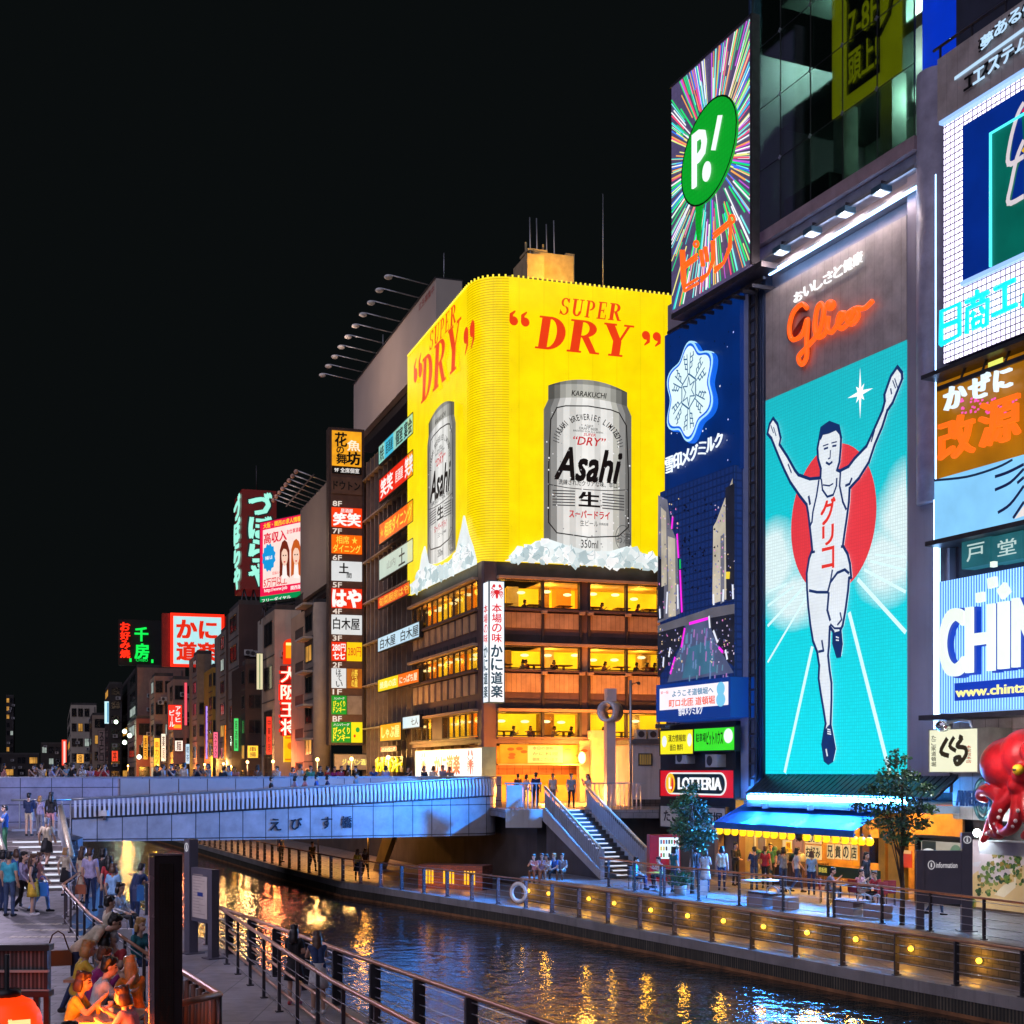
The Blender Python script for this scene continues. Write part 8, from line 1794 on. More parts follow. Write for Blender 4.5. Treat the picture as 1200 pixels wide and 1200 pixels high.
g = ground(797, 1049, 0); T_ = thing('potted_plant', 'bushy potted plant behind the promenade railing', 'plant', tuple(g)); mb = MB(P('pot', (.3, .22, .17), .7)); mb.lathe([(.15, 0), (.2, .02), (.24, .36), (.2, .36)], tuple(g), 12); build(mb, 'pot', T_)
mb = MB(LEAFM[1])
for i in range(420):
 d = Vector((R.gauss(0, .2), R.gauss(0, .2), .55+R.gauss(0, .13))); a = Vector((R.uniform(-1, 1), R.uniform(-1, 1), R.uniform(0, 1))).normalized(); s2 = a.cross(Vector((R.random(), R.random(), R.random()))).normalized(); mb.mat(LEAFM[i % 3]); q_ = g+d; mb.add([tuple(q_), tuple(q_+a*.08+s2*.03), tuple(q_+a*.16), tuple(q_+a*.08-s2*.03)], [(0, 1, 2, 3)], fast=True)
build(mb, 'foliage', T_, normals=False)
g = ground(818, 1053, 0); T_ = thing('notice_board', 'small white notice board leaning by the woman in white', 'sign', tuple(g)); Fn = Frame(g.xy, (1, .1)); mb = MB(P('board_white', (.55, .52, .5), .5)); Fn.box(mb, 0, .36, .1, .66, -.04, 0); build(mb, 'panel', T_); mb = MB(STEEL); Fn.box(mb, .02, .05, 0, .6, -.1, -.04); Fn.box(mb, .31, .34, 0, .6, -.1, -.04); build(mb, 'legs', T_)
def cafe_table(label, px, py, z, col, h=.72, r_=.35):
 g = ground(px, py, z); T_ = thing('table', label, 'table', tuple(g)); mb = MB(col); mb.lathe([(r_, h-.03), (r_, h)], tuple(g), 18); build(mb, 'tabletop', T_); mb = MB(STEEL); mb.lathe([(.2, 0), (.2, .02), (.03, .04), (.03, h-.03)], tuple(g), 10); build(mb, 'pedestal', T_); return g
cafe_table('round yellow cafe table behind the promenade railing', 768, 1044, 0, P('table_yellow', (.6, .45, .05), .4))
for px, py, lab in ((880, 1054, 'left'), (900, 1054, 'right')):
 g = cafe_table('square white stall table at the restaurant front, %s one' % lab, px, py, 0, P('table_white', (.6, .6, .6), .4), .7, .4)
for px, py in ((985, 1060), (1020, 1062)): cafe_table('dark diner table at the restaurant front, %s' % ('beside the man in grey' if px < 1000 else 'nearer the tall tree'), px, py, 0, P('table_dark', (.1, .04, .03), .4), .72, .42)
def chair(label, p, rz, col):
 T_ = LT(thing('chair', label, 'chair', tuple(p), rz)); mb = MB(col); mb.box(-.21, .21, -.21, .21, .43, .47); build(mb, 'seat', T_); mb = MB(col); mb.box(-.21, .21, .19, .23, .47, .88); build(mb, 'backrest', T_)
 for sx in (-.18, .18):
  for sy in (-.18, .18): mb = MB(STEEL); mb.tube([(sx, sy, 0), (sx, sy, .43)], .016, 6); build(mb, 'leg', T_)
 return T_
RDF = P('chair_red', (.25, .02, .03), .55)
for px, py, rz, lab in ((968, 1058, 70, 'red folding chair under the man in grey'), (1004, 1060, 120, 'red folding chair under the woman in pale pink'), (1030, 1063, 200, 'red folding chair with its back towards the tree'), (1042, 1061, 170, 'red folding chair beside the amber post')): chair(lab, ground(px, py, 0), rad(rz), RDF)
chair('dark cafe chair under the man in turquoise by the steps', ground(744, 1042, 0), rad(60), STEEL)
# ring buoy
v, o_ = uw_at(760);
rail_low = off(QE, .16)
def on_line(line, px):
 for p, q in zip(line, line[1:]):
  if p[1] <= 1: continue
  k = (px-600)/FPX; den = (q[0]-p[0])-k*(q[1]-p[1]); t = (k*p[1]-p[0])/den
  if 0 <= t <= 1: return Vector(p).lerp(Vector(q), t), (Vector(q)-Vector(p)).normalized()
b, t = on_line(rail_low, 612); T_ = thing('ring_buoy', 'white life ring hung on the quayside railing', 'life ring', (b.x-.12, b.y-.1, -.2)); Fr_ = Frame(b.xy+Vector((-.14, -.12)), (1, -.5)); mb = MB(P('buoy_white', (.75, .74, .72), .5)); mb.tube([Fr_.w(.33*math.cos(a*math.pi/12), -.3+.36*math.sin(a*math.pi/12)) for a in range(25)], .085, 8); build(mb, 'ring', T_)
mb = MB(P('buoy_rope', (.3, .12, .05), .8)); mb.tube([Fr_.w(.42*math.cos(a*math.pi/12), -.3+.46*math.sin(a*math.pi/12), .02) for a in range(25)], .014, 5); build(mb, 'rope', T_)
# plaza monument ring column, lamp pole, white back building
p = at(715, 71, PZ); T_ = thing('ring_monument', 'tall metal column with a big steel ring near its top on the plaza', 'monument', tuple(p)); Fm_ = Frame(p.xy, (1, .25))
mb = MB(P('column_steel', (.62, .58, .62), .4, .15, var=.1)); Fm_.box(mb, -.24, .24, PZ, zat(846, 71), -.3, .2); build(mb, 'column', T_); mb = MB(P('column_steel', (.62, .58, .62), .4, .15, var=.1)); Fm_.box(mb, -.22, .28, zat(822, 71), zat(807, 71), -.3, .2); build(mb, 'top_block', T_)
mb = MB(P('ring_steel', (.7, .66, .7), .3, .3)); zc = zat(834, 71); n_ = 32; V = []
for i in range(n_):
 t = 2*math.pi*i/n_
 for rr, dd in ((.55, .42), (.55, -.42), (.42, -.42), (.42, .42)): V.append((rr*math.cos(t), -dd, zc+rr*math.sin(t)))
Fq = Frame(p.xy, (.8, -.6)); mb.add(V, [(i*4+k, i*4+(k+1) % 4, ((i+1) % n_)*4+(k+1) % 4, ((i+1) % n_)*4+k) for i in range(n_) for k in range(4)], True, T=Fq.T); build(mb, 'ring', T_)
p = at(739, 68.5, PZ); T_ = thing('lamp_pole', 'thin grey pole with a small camera arm beside the ring monument', 'pole', tuple(p)); mb = MB(STEEL_L); mb.tube([p, Vector((p.x, p.y, zat(797, 68.5)))], .07, 8); build(mb, 'pole', T_); mb = MB(STEEL); q = Vector((p.x, p.y, zat(802, 68.5))); mb.tube([q, q+Vector((.35, 0, .1))], .03, 6); mb.ball(q+Vector((.4, 0, .05)), .09, 8, 6); build(mb, 'camera_arm', T_)
p = at(741.5, 70.5, 0); Fw = Frame(p.xy, (1, .12)); T_ = thing('back_building', 'small white rendered building with a barred window between the plaza and the sign block', 'building', tuple(p)); mb = MB(P('white_render', (.5, .49, .5), .7, var=.15, scale=.7, stain=.4)); Fw.box(mb, 0, 2.6, 0, zat(872, 70.5), -5, 0); build(mb, 'wall', T_)
mb = MB(P('cap_dark', (.1, .1, .11), .5)); Fw.box(mb, -.1, 2.6, zat(872, 70.5), zat(866, 70.5), -5, .15); build(mb, 'parapet', T_); q = (Fw.S(749), Fw.S(763), zat(896, 70.5), zat(884, 70.5)); mb = MB(STEEL); Fw.ring(mb, q, .05, 0, .06)
for i in range(6): s_ = q[0]+(q[1]-q[0])*i/5; Fw.box(mb, s_-.012, s_+.012, q[2], q[3], .02, .05)
mb.mat(E('room_dull', C(150, 120, 70), .5, var=.3, light=False)); Fw.box(mb, q[0], q[1], q[2], q[3], .002, .015); build(mb, 'barred_window', T_)
mb = MB(TILE('grey_tile', (.08, .085, .09), (.03, .03, .03), .3, .3)); Fw.box(mb, 0, 2.6, 0, 3.2, .002, .05); build(mb, 'dark_base', T_)
for i, (px, py) in enumerate(((752, 876), (766, 874))):
 T2 = thing('air_conditioner', 'rooftop cooling box on the white back building, %s' % ('nearer the pole' if i == 0 else 'nearer the yellow sign'), 'air conditioner', Fw.w(Fw.S(px), zat(866, 70.5), -.3)); mb = MB(P('ac_grey', (.4, .4, .4), .5)); s_ = Fw.S(px)-.25; z_ = zat(866, 70.5); Fw.box(mb, s_, s_+.5, z_, z_+.5, -.8, -.1); build(mb, 'casing', T2); mb = MB(STEEL); Fw.poly(mb, Fw.ell((s_+.25, z_+.25), .17, .17, 14), -.098, .02); build(mb, 'fan_grille', T2)
# ------------------------------------------------------------------ cafe terrace furniture at the near left
p = at(181, 15, TZ); Ft_ = Frame(p.xy, (1, .36)); T_ = thing('led_totem', 'tall black totem with a dark dot matrix panel on the cafe terrace', 'sign', tuple(p))
wt = .33; mb = MB(P('totem_black', (.006, .006, .008), .5)); Ft_.box(mb, 0, wt-.03, TZ, zat(1003, 15), -.12, 0); build(mb, 'housing', T_)
mb = MB(TILE('led_off', (.009, .013, .01), (.004, .005, .004), .03, .03, .006, .4, .1, 0, .2)); Ft_.box(mb, .05, wt-.13, 1.1, zat(1012, 15), 0, .012); build(mb, 'dot_matrix', T_)
mb = MB(P('totem_side', (.42, .36, .4), .25, .7)); Ft_.box(mb, -.055, -.002, TZ, zat(1004, 15), -.12, .01); Ft_.box(mb, -.055, wt-.03, zat(1003, 15)+.002, zat(1002, 15)+.012, -.12, .01); build(mb, 'metal_side', T_)
YB_ = 11.5; p = at(-10, YB_, TZ); Fb_ = Frame(p.xy, (1, 0)); T_ = thing('menu_case', 'black framed timber menu case on posts in the lower left corner', 'sign', tuple(p)); x1 = Fb_.S(56); zt2 = zat(1107, YB_); zb2 = zat(1168, YB_); zm_ = zat(1138, YB_)
mb = MB(BLACK); Fb_.box(mb, -.4, x1+.02, zt2-.05, zt2, -.1, .03); Fb_.box(mb, -.4, x1+.02, zb2, zb2+.05, -.1, .03); Fb_.box(mb, x1-.03, x1, zb2, zt2, -.08, .01); build(mb, 'frame', T_)
mb = MB(P('pale_trim', (.35, .36, .33), .5)); Fb_.box(mb, -.4, x1+.015, zm_-.008, zm_+.012, 0, .03); Fb_.box(mb, -.4, x1+.015, zb2+.05, zb2+.062, 0, .02); build(mb, 'trim', T_)
mb = MB(TILE('weathered_boards', (.13, .12, .12), (.03, .028, .028), .035, 4, .01, .8, .45, 0, .7)); Fb_.box(mb, -.4, x1-.03, zb2+.05, zt2-.05, -.07, 0); build(mb, 'timber_panel', T_)
for px in (41, 53): mb = MB(BLACK); s_ = Fb_.S(px); Fb_.box(mb, s_-.022, s_+.022, TZ, zb2, -.07, -.02); build(mb, 'leg', T_)
p = at(8, 11, zat(1206, 11)); T_ = thing('paper_lantern', 'big red orange paper lantern with a cream character in the lower left corner', 'lantern', tuple(p)); mb = MB(E('lantern_red', C(255, 62, 10), 1.25, var=.25)); prof = [(.1, -.34), (.2, -.27), (.26, -.12), (.275, 0), (.26, .12), (.2, .22), (.1, .27)];
pr = []
for (r0, z0), (r1, z1) in zip(prof, prof[1:]):
 for k in range(4): t = k/4; pr.append((r0+(r1-r0)*t+(.006 if k % 2 else 0), z0+(z1-z0)*t))
mb.lathe(pr+[prof[-1]], tuple(p), 24); build(mb, 'shade', T_); mb = MB(BLACK); mb.lathe([(.11, .265), (.11, .32), (.02, .32), (.02, .6)], tuple(p), 12); build(mb, 'cap', T_)
mb = MB(L(255, 225, 150, 1.1)); Fc = Frame((p.x+.1, p.y-.262), (.86, .5)); Fc.text(mb, '酒', (.0, .16, p.z-.2, p.z+.12), .03, .01, bold=.05); build(mb, 'character', T_); plight('lantern_light', p+Vector((.4, -.05, -.1)), C(255, 90, 20), 10, .2, T_)
for k, (px, Y) in enumerate(((90, 16.2), (60, 15.0))):   # unseen lanterns added below the frame, for orange light on the diners
 p = at(px, Y, TZ+.32); T_ = thing('paper_lantern', 'added orange floor lantern among the terrace tables, %s from the table' % ORD[k], 'lantern', tuple(p), group='added floor lanterns on the terrace'); mb = MB(LAN); mb.lathe([(.12, -.3), (.19, -.2), (.22, 0), (.19, .2), (.12, .3)], tuple(p), 16); build(mb, 'shade', T_); mb = MB(BLACK); mb.lathe([(.12, -.32), (.12, -.3)], tuple(p), 12); build(mb, 'foot', T_); plight('lantern_light', p+Vector((0, .1, .42)), C(255, 110, 25), 95, .15, T_)
# dining table on the terrace, with glasses
p = at(131, 17.2, TZ); T_ = thing('table', 'timber dining table with drinks between the diners on the terrace', 'table', tuple(p)); mb = MB(P('table_wood', (.42, .25, .16), .4, var=.2)); mb.box(p.x-.38, p.x+.38, p.y-.5, p.y+.5, TZ+.70, TZ+.74); build(mb, 'tabletop', T_)
for sx in (-.33, .33):
 for sy in (-.42, .42): mb = MB(STEEL); mb.box(p.x+sx-.025, p.x+sx+.025, p.y+sy-.025, p.y+sy+.025, TZ, TZ+.70); build(mb, 'leg', T_)
p2 = at(118, 20.6, TZ); T_ = thing('table', 'second timber terrace table behind the diners', 'table', tuple(p2)); mb = MB(P('table_wood', (.42, .25, .16), .4, var=.2)); mb.box(p2.x-.4, p2.x+.4, p2.y-.5, p2.y+.5, TZ+.70, TZ+.74); build(mb, 'tabletop', T_); mb = MB(STEEL); mb.box(p2.x-.05, p2.x+.05, p2.y-.05, p2.y+.05, TZ, TZ+.7); build(mb, 'pedestal', T_)
for i, (dx, dy, c) in enumerate(((-.2, .1, (.6, .4, .05)), (.05, -.2, (.5, .5, .5)), (.2, .15, (.6, .35, .05)), (-.1, .3, (.5, .5, .5)))):
 q = p+Vector((dx, dy, .74)); T_ = thing('glass', 'drinking glass on the near terrace table, %s' % ('amber, far left', 'pale, near middle', 'amber, at the right', 'pale, at the back')[i], 'glass', tuple(q), group='glasses on the near terrace table'); mb = MB(P('drink_%d' % int(c[0]*10+c[2]*100), c, .15)); mb.lathe([(.03, 0), (.038, .13)], tuple(q), 10); build(mb, 'drink', T_)
for px, Y, lab in ((112, 18.3, 'dark stool under the man in white at the near terrace table'), (108, 19.6, 'dark stool under the woman in magenta'), (158, 18.8, 'dark stool under the woman in orange')):
 q = at(px, Y, TZ); T_ = thing('stool', lab, 'stool', tuple(q)); mb = MB(WOOD); mb.lathe([(.18, .41), (.18, .45)], tuple(q), 14); build(mb, 'seat', T_)
 for a in range(3): mb = MB(STEEL); c_ = Vector((.13*math.cos(a*2.09), .13*math.sin(a*2.09), 0)); mb.tube([q+c_*1.2, q+c_+Vector((0, 0, .41))], .016, 6); build(mb, 'leg', T_)
p = at(143, 29.5, TZ); T_ = thing('tote_bag', 'pale grey shopping bag with looped handles on the terrace edge', 'bag', tuple(p)); mb = MB(P('tote', (.45, .43, .45), .6)); mb.box(p.x-.24, p.x+.24, p.y-.08, p.y+.08, TZ+.0, TZ+.42); build(mb, 'body', T_); mb = MB(P('tote', (.45, .43, .45), .6))
for dy in (-.06, .06): mb.tube([Vector((p.x-.14, p.y+dy, TZ+.42)), Vector((p.x-.11, p.y+dy, TZ+.58)), Vector((p.x, p.y+dy, TZ+.64)), Vector((p.x+.11, p.y+dy, TZ+.58)), Vector((p.x+.14, p.y+dy, TZ+.42))], .013, 6)
build(mb, 'handles', T_)
p = at(98, 37.0, TZ+.0); T_ = thing('globe_lamp', 'white globe lamp on a short post by the left bridge end', 'lamp', tuple(at(97, 41, TZ))); q = at(97, 41, zat(997, 41)); mb = MB(STEEL); mb.tube([at(97, 41, TZ), q], .05, 8); build(mb, 'post', T_); mb = MB(E('globe_white', C(215, 220, 255), 1.2)); mb.ball(q, .12, 12, 8); build(mb, 'globe', T_)
p = at(122, 60.2, 0); T_ = thing('flood_lamp', 'small white flood lamp fixed low on the louvred ramp rail', 'lamp', tuple(at(122, 59.0, zat(954, 59)))); q = at(122, 59.0, zat(953, 59)); mb = MB(WHITE); mb.box(q.x-.16, q.x+.16, q.y-.1, q.y+.15, q.z-.12, q.z+.12); build(mb, 'housing', T_); mb = MB(STEEL); mb.box(q.x-.04, q.x+.1, q.y-.05, q.y+.3, q.z-.3, q.z-.12); build(mb, 'bracket', T_)
# tall lamps added beyond the left edge, for fill on terrace and bridge
for px, Y, e_ in ((-70, 46, 1300), (-90, 30, 800)):
 p = at(px, Y, 7.2); T_ = thing('added_street_lamp', 'added tall lavender white street lamp beyond the left edge, %s' % ('by the steps' if Y > 40 else 'by the tables'), 'street lamp', (p.x, p.y, TZ), group='added tall lamps of the left terrace'); mb = MB(STEEL); mb.tube([(p.x, p.y, TZ), tuple(p)], [.09, .05], 8); build(mb, 'post', T_); mb = MB(E('lamp_lavender', C(235, 225, 255), 4, light=False)); mb.ball(p, .25, 12, 8); build(mb, 'globe', T_); plight('added_street_light', p+Vector((.3, -.3, -.2)), (.83, .72, 1), e_, .3, T_)
# ------------------------------------------------------------------ people
SKINS = [P('skin_%d' % i, c, .5, var=.06) for i, c in enumerate(((.55, .33, .23), (.48, .28, .19), (.60, .38, .28)))]
HAIRS = {'black': P('hair_black', (.012, .01, .01), .4, var=.3, scale=12), 'brown': P('hair_brown', (.07, .032, .016), .45, var=.3, scale=12), 'blond': P('hair_blond', (.42, .22, .07), .45, var=.25, scale=12), 'grey': P('hair_grey', (.35, .33, .32), .5, var=.2, scale=12)}
CL = {'white': (.62, .6, .6), 'black': (.015, .015, .018), 'navy': (.015, .03, .09), 'blue': (.04, .12, .38), 'sky blue': (.2, .38, .62), 'red': (.42, .03, .04), 'magenta': (.3, .02, .15), 'orange': (.75, .22, .02), 'grey': (.22, .22, .24), 'pink': (.6, .28, .3), 'yellow': (.65, .42, .04), 'green': (.05, .2, .1), 'cream': (.6, .5, .36), 'turquoise': (.04, .35, .45), 'brown': (.14, .06, .03), 'denim': (.04, .07, .15), 'teal': (.02, .14, .16), 'lavender': (.35, .32, .5)}
CLM = {k: P('cloth_'+k.replace(' ', '_'), v, .8, var=.32, scale=7, bmp=.6, bscale=11) for k, v in CL.items()}
FEAT = P('eye_dark', (.02, .012, .01), .3); LIP = P('lips', (.38, .13, .11), .45); SOLE = {'black': CLM['black'], 'white': CLM['white'], 'red': CLM['red'], 'brown': CLM['brown']}
BASE = dict(pelvis=(0, 0, .95), waist=(0, .0, 1.08), chest=(0, .01, 1.27), neck=(0, .015, 1.43), head=(0, -.02, 1.575), tilt=0,
   shL=(.165, .01, 1.37), elL=(.215, .03, 1.11), wrL=(.215, -.05, .88), shR=(-.165, .01, 1.37), elR=(-.215, .03, 1.11), wrR=(-.215, -.05, .88),
   hipL=(.085, 0, .91), knL=(.095, -.015, .49), anL=(.10, .02, .09), hipR=(-.085, 0, .91), knR=(-.095, -.015, .49), anR=(-.10, .02, .09))
POSES = {
 'stand': {},
 'fold': dict(elL=(.2, -.05, 1.12), wrL=(.0, -.2, 1.12), elR=(-.2, -.05, 1.12), wrR=(.02, -.19, 1.06)),
 'phone': dict(elL=(.2, -.12, 1.14), wrL=(.08, -.28, 1.36), elR=(-.2, -.12, 1.14), wrR=(-.06, -.28, 1.35)),
 'walk': dict(knL=(.09, -.18, .52), anL=(.09, -.22, .11), knR=(-.09, .04, .49), anR=(-.09, .28, .16), elL=(.22, .12, 1.13), wrL=(.21, .1, .9), elR=(-.22, -.05, 1.12), wrR=(-.2, -.2, .94)),
 'lean': dict(waist=(0, -.03, 1.08), chest=(0, -.12, 1.24), neck=(0, -.19, 1.38), head=(0, -.26, 1.51), shL=(.165, -.17, 1.32), shR=(-.165, -.17, 1.32), elL=(.2, -.32, 1.12), wrL=(.06, -.5, 1.12), elR=(-.2, -.32, 1.12), wrR=(-.06, -.5, 1.1)),
 'bend': dict(waist=(0, -.12, 1.07), chest=(0, -.30, 1.2), neck=(0, -.44, 1.28), head=(0, -.57, 1.36), shL=(.17, -.38, 1.26), shR=(-.17, -.38, 1.26), elL=(.2, -.42, 1.0), wrL=(.15, -.56, .82), elR=(-.22, -.26, 1.04), wrR=(-.2, -.14, .9), knR=(-.1, .02, .49), anR=(-.1, .2, .1)),
 'sit': dict(pelvis=(0, 0, .50), waist=(0, .02, .64), chest=(0, .0, .84), neck=(0, -.02, 1.0), head=(0, -.06, 1.145), shL=(.165, -.01, .93), shR=(-.165, -.01, .93), elL=(.21, -.05, .68), wrL=(.12, -.27, .6), elR=(-.21, -.05, .68), wrR=(-.12, -.27, .6), hipL=(.09, -.02, .48), hipR=(-.09, -.02, .48), knL=(.11, -.42, .5), knR=(-.11, -.42, .5), anL=(.11, -.4, .09), anR=(-.11, -.44, .09)),
 'dine': dict(pelvis=(0, 0, .50), waist=(0, -.01, .64), chest=(0, -.07, .83), neck=(0, -.12, .99), head=(0, -.18, 1.125), shL=(.165, -.1, .92), shR=(-.165, -.1, .92), elL=(.22, -.22, .72), wrL=(.08, -.42, .78), elR=(-.22, -.25, .74), wrR=(-.07, -.4, .9), hipL=(.09, -.02, .48), hipR=(-.09, -.02, .48), knL=(.11, -.42, .5), knR=(-.11, -.42, .5), anL=(.11, -.36, .09), anR=(-.11, -.36, .09)),
}
PROTO = {}
def proto(pose, female):
 key = (pose, female)
 if key in PROTO: return PROTO[key]
 J = {k: (Vector(v) if not isinstance(v, (int, float)) else v) for k, v in {**BASE, **POSES[pose]}.items()}
 f = .88 if female else 1.0
 seg = []   # name, p0, p1, r0, r1, slot
 def sg(p, q, r0, r1, slot): seg.append((Vector(p), Vector(q), r0, r1, slot))
 for s in 'LR':
  sx = 1 if s == 'L' else -1; sh = J['sh'+s].copy(); sh.x *= f; el = J['el'+s]; wr = J['wr'+s]
  mid = sh.lerp(el, .62); sg(sh, mid, .058*f, .05*f, 2); sg(mid, el, .05*f, .042*f, 3); sg(el, el.lerp(wr, .4), .042*f, .042*f, 3); sg(el.lerp(wr, .4), wr, .042*f, .027, 3)
  fd = (wr-el).normalized(); side = Vector((sx, 0, 0))-fd*fd.dot(Vector((sx, 0, 0))); side = side.normalized() if side.length > .1 else Vector((0, -1, 0)); nrm = fd.cross(side).normalized()
  # palm, four bent fingers, thumb
  palm = wr+fd*.085; sg(wr, palm, .027, .03, 0); sg(wr+side*.012, palm+side*.022, .022, .02, 0); sg(wr-side*.012, palm-side*.022, .022, .02, 0)
  for k, ln in enumerate((.062, .074, .07, .055)):
   b0 = palm+side*(.03-.02*k); kn = b0+fd*ln*.55+nrm*.008; tip = kn+(fd*.75+nrm*.65*(1 if sx > 0 else -1)*(1))*ln*.5
   sg(b0, kn, .0105, .0098, 0); sg(kn, tip, .0098, .0085, 0)
  tb = wr+fd*.03+side*.025*-1 if False else wr+fd*.03-side*.02; sg(tb, tb-side*.03+fd*.03, .013, .011, 0); sg(tb-side*.03+fd*.03, tb-side*.036+fd*.062, .011, .009, 0)
  hp, kn, an = J['hip'+s], J['kn'+s], J['an'+s]
  sg(hp, hp.lerp(kn, .6), .085, .07, 4); sg(hp.lerp(kn, .6), kn, .07, .055, 5); sg(kn, kn.lerp(an, .35), .055, .056, 5); sg(kn.lerp(an, .35), an, .056, .038, 5)
  sg(an+Vector((0, .035, -.045)), an+Vector((sx*.012, -.14, -.055)), .04, .033, 6); sg(an, an+Vector((0, -.02, -.04)), .038, .04, 6)
 sh = J['shL'].copy(); sh.x *= f; sh2 = J['shR'].copy(); sh2.x *= f
 sg(sh, J['chest']+Vector((.07, 0, .02)), .06*f, .1*f, 1); sg(sh2, J['chest']+Vector((-.07, 0, .02)), .06*f, .1*f, 1)
 for x in (-.06, .06):
  sg(J['chest']+Vector((x, 0, .0)), J['waist']+Vector((x*.8, 0, 0)), .105*f, .09*f, 1); sg(J['waist']+Vector((x*.8, 0, 0)), J['pelvis']+Vector((x, 0, 0)), .09*f, .108, 1 if 'sit' not in pose else 1)
  if female: sg(J['chest']+Vector((x*1.05, -.05, -.02)), J['chest']+Vector((x*1.05, -.055, -.03)), .07, .07, 1)
  sg(J['pelvis']+Vector((x, .0, -.03)), J['hip'+('L' if x > 0 else 'R')], .1, .09, 4)
 nk, hd = J['neck'], J['head']
 sg(nk-Vector((0, 0, .05)), hd-Vector((0, -.02, .06)), .055*f, .05*f, 0)
 up = (hd-nk).normalized(); up = (up+Vector((0, 0, 1.2))).normalized(); fw = Vector((0, -1, 0)); fw = (fw-up*fw.dot(up)).normalized(); rt = fw.cross(up)
 mb = MB()
 for p, q, r0, r1, sl in seg: capsule(mb, p, q, r0, r1, 10)
 H = lambda a, b, c: hd+rt*a+fw*b+up*c
 def hb(c, e):
  V0 = len(mb.v); mb.ball((0, 0, 0), 1, 16, 12, e=e); M_ = Matrix((rt, fw, up)).transposed()
  for i in range(V0, len(mb.v)): mb.v[i] = tuple(c+M_ @ Vector(mb.v[i]))
 hb(H(0, -.012, .02), (.074, .092, .1)); hb(H(0, .022, -.05), (.056, .066, .07)); hb(H(0, .066, -.085), (.024, .02, .02))
 hb(H(0, .094, -.018), (.012, .016, .024)); hb(H(0, .1, -.034), (.016, .014, .011)); hb(H(0, .088, -.062), (.024, .01, .012)); hb(H(0, .078, .018), (.05, .012, .012))
 for s in (-1, 1): hb(H(s*.076, -.012, -.01), (.012, .02, .032))
 me = solidify_union(mb, .0125, 1)
 ax = [(p, q, r0, r1, sl) for p, q, r0, r1, sl in seg]
 for pl in me.polygons:
  c = pl.center; best = 1e9; slot = 0
  if (c-hd).length < .135: slot = 0
  else:
   for p, q, r0, r1, sl in ax:
    d = q-p; L2 = d.length_squared; t = max(0, min(1, (c-p).dot(d)/L2)) if L2 > 1e-9 else 0
    dist = (c-(p+d*t)).length-(r0+(r1-r0)*t)
    if dist < best: best = dist; slot = sl
  if slot == 0 and (c-hd).length < .14:
   lc = c-hd; a, b, u_ = lc.dot(rt), lc.dot(fw), lc.dot(up)
   if b > .05:
    if abs(abs(a)-.03) < .015 and abs(u_-.0) < .009: slot = 7
    elif abs(abs(a)-.03) < .02 and abs(u_-.026) < .006: slot = 7
    elif abs(a) < .024 and abs(u_+.064) < .009: slot = 8
  pl.material_index = slot
 for i in range(9): me.materials.append(None)
 PROTO[key] = (me, J, hd, rt, fw, up); return PROTO[key]
HAIRP = {}
def hair_mesh(key, style):
 k = (key, style)
 if k in HAIRP: return HAIRP[k]
 me, J, hd, rt, fw, up = PROTO[key]; mb = MB(); M_ = Matrix((rt, fw, up)).transposed(); r_ = random.Random(5)
 def hb(c, e):
  V0 = len(mb.v); mb.ball((0, 0, 0), 1, 14, 10, e=e)
  for i in range(V0, len(mb.v)): mb.v[i] = tuple(hd+M_ @ (Vector(c)+Vector(mb.v[i])))
 hb((0, -.03, .045), (.087, .096, .093)); hb((0, -.055, -.01), (.08, .07, .08)); hb((0, .035, .095), (.062, .05, .034))
 for i in range(16):
  a = r_.uniform(0, 6.28); hb((.07*math.cos(a), -.025+.075*math.sin(a), .085+r_.uniform(-.03, .03)), (.024, .024, .022))
 if style == 'long':
  for i in range(12):
   a = math.pi+(i-5.5)*.27; x = .075*math.sin(a+math.pi); y = -.03+.07*math.cos(a)*1;
   hb((x, y-.02, -.08), (.03, .03, .1)); hb((x*1.05, y-.03, -.19+r_.uniform(-.02, .02)), (.028, .028, .1))
 if style == 'bob':
  for i in range(11): a = math.pi+(i-5)*.34; hb((.082*math.sin(a+math.pi), -.03+.075*math.cos(a), -.06), (.03, .03, .08))
 if style == 'bun': hb((0, -.11, .09), (.045, .045, .045))
 HAIRP[k] = solidify_union(mb, .011, 1); HAIRP[k].materials.append(None); return HAIRP[k]
SKIRTS = {}
def skirt_mesh(key):
 if key in SKIRTS: return SKIRTS[key]
 me, J, *_ = PROTO[key]; mb = MB(); p = J['pelvis']; n = 20; V = []
 for r_, z in ((.135, .08), (.165, -.05), (.19, -.25), (.215, -.42), (.205, -.42), (.15, -.1)):
  for k in range(n): t = 2*math.pi*k/n; w_ = 1+(.06*math.sin(5*t) if z < -.1 else 0); V.append((p.x+r_*w_*math.cos(t), p.y+r_*.8*w_*math.sin(t), p.z+z))
 mb.add(V, [(i*n+k, i*n+(k+1) % n, (i+1)*n+(k+1) % n, (i+1)*n+k) for i in range(5) for k in range(n)], True)
 me2 = bpy.data.meshes.new('skirt'); me2.from_pydata(mb.v, [], mb.f); me2.update()
 for q in me2.polygons: q.use_smooth = True
 me2.materials.append(None); SKIRTS[key] = me2; return me2
NP = [0]
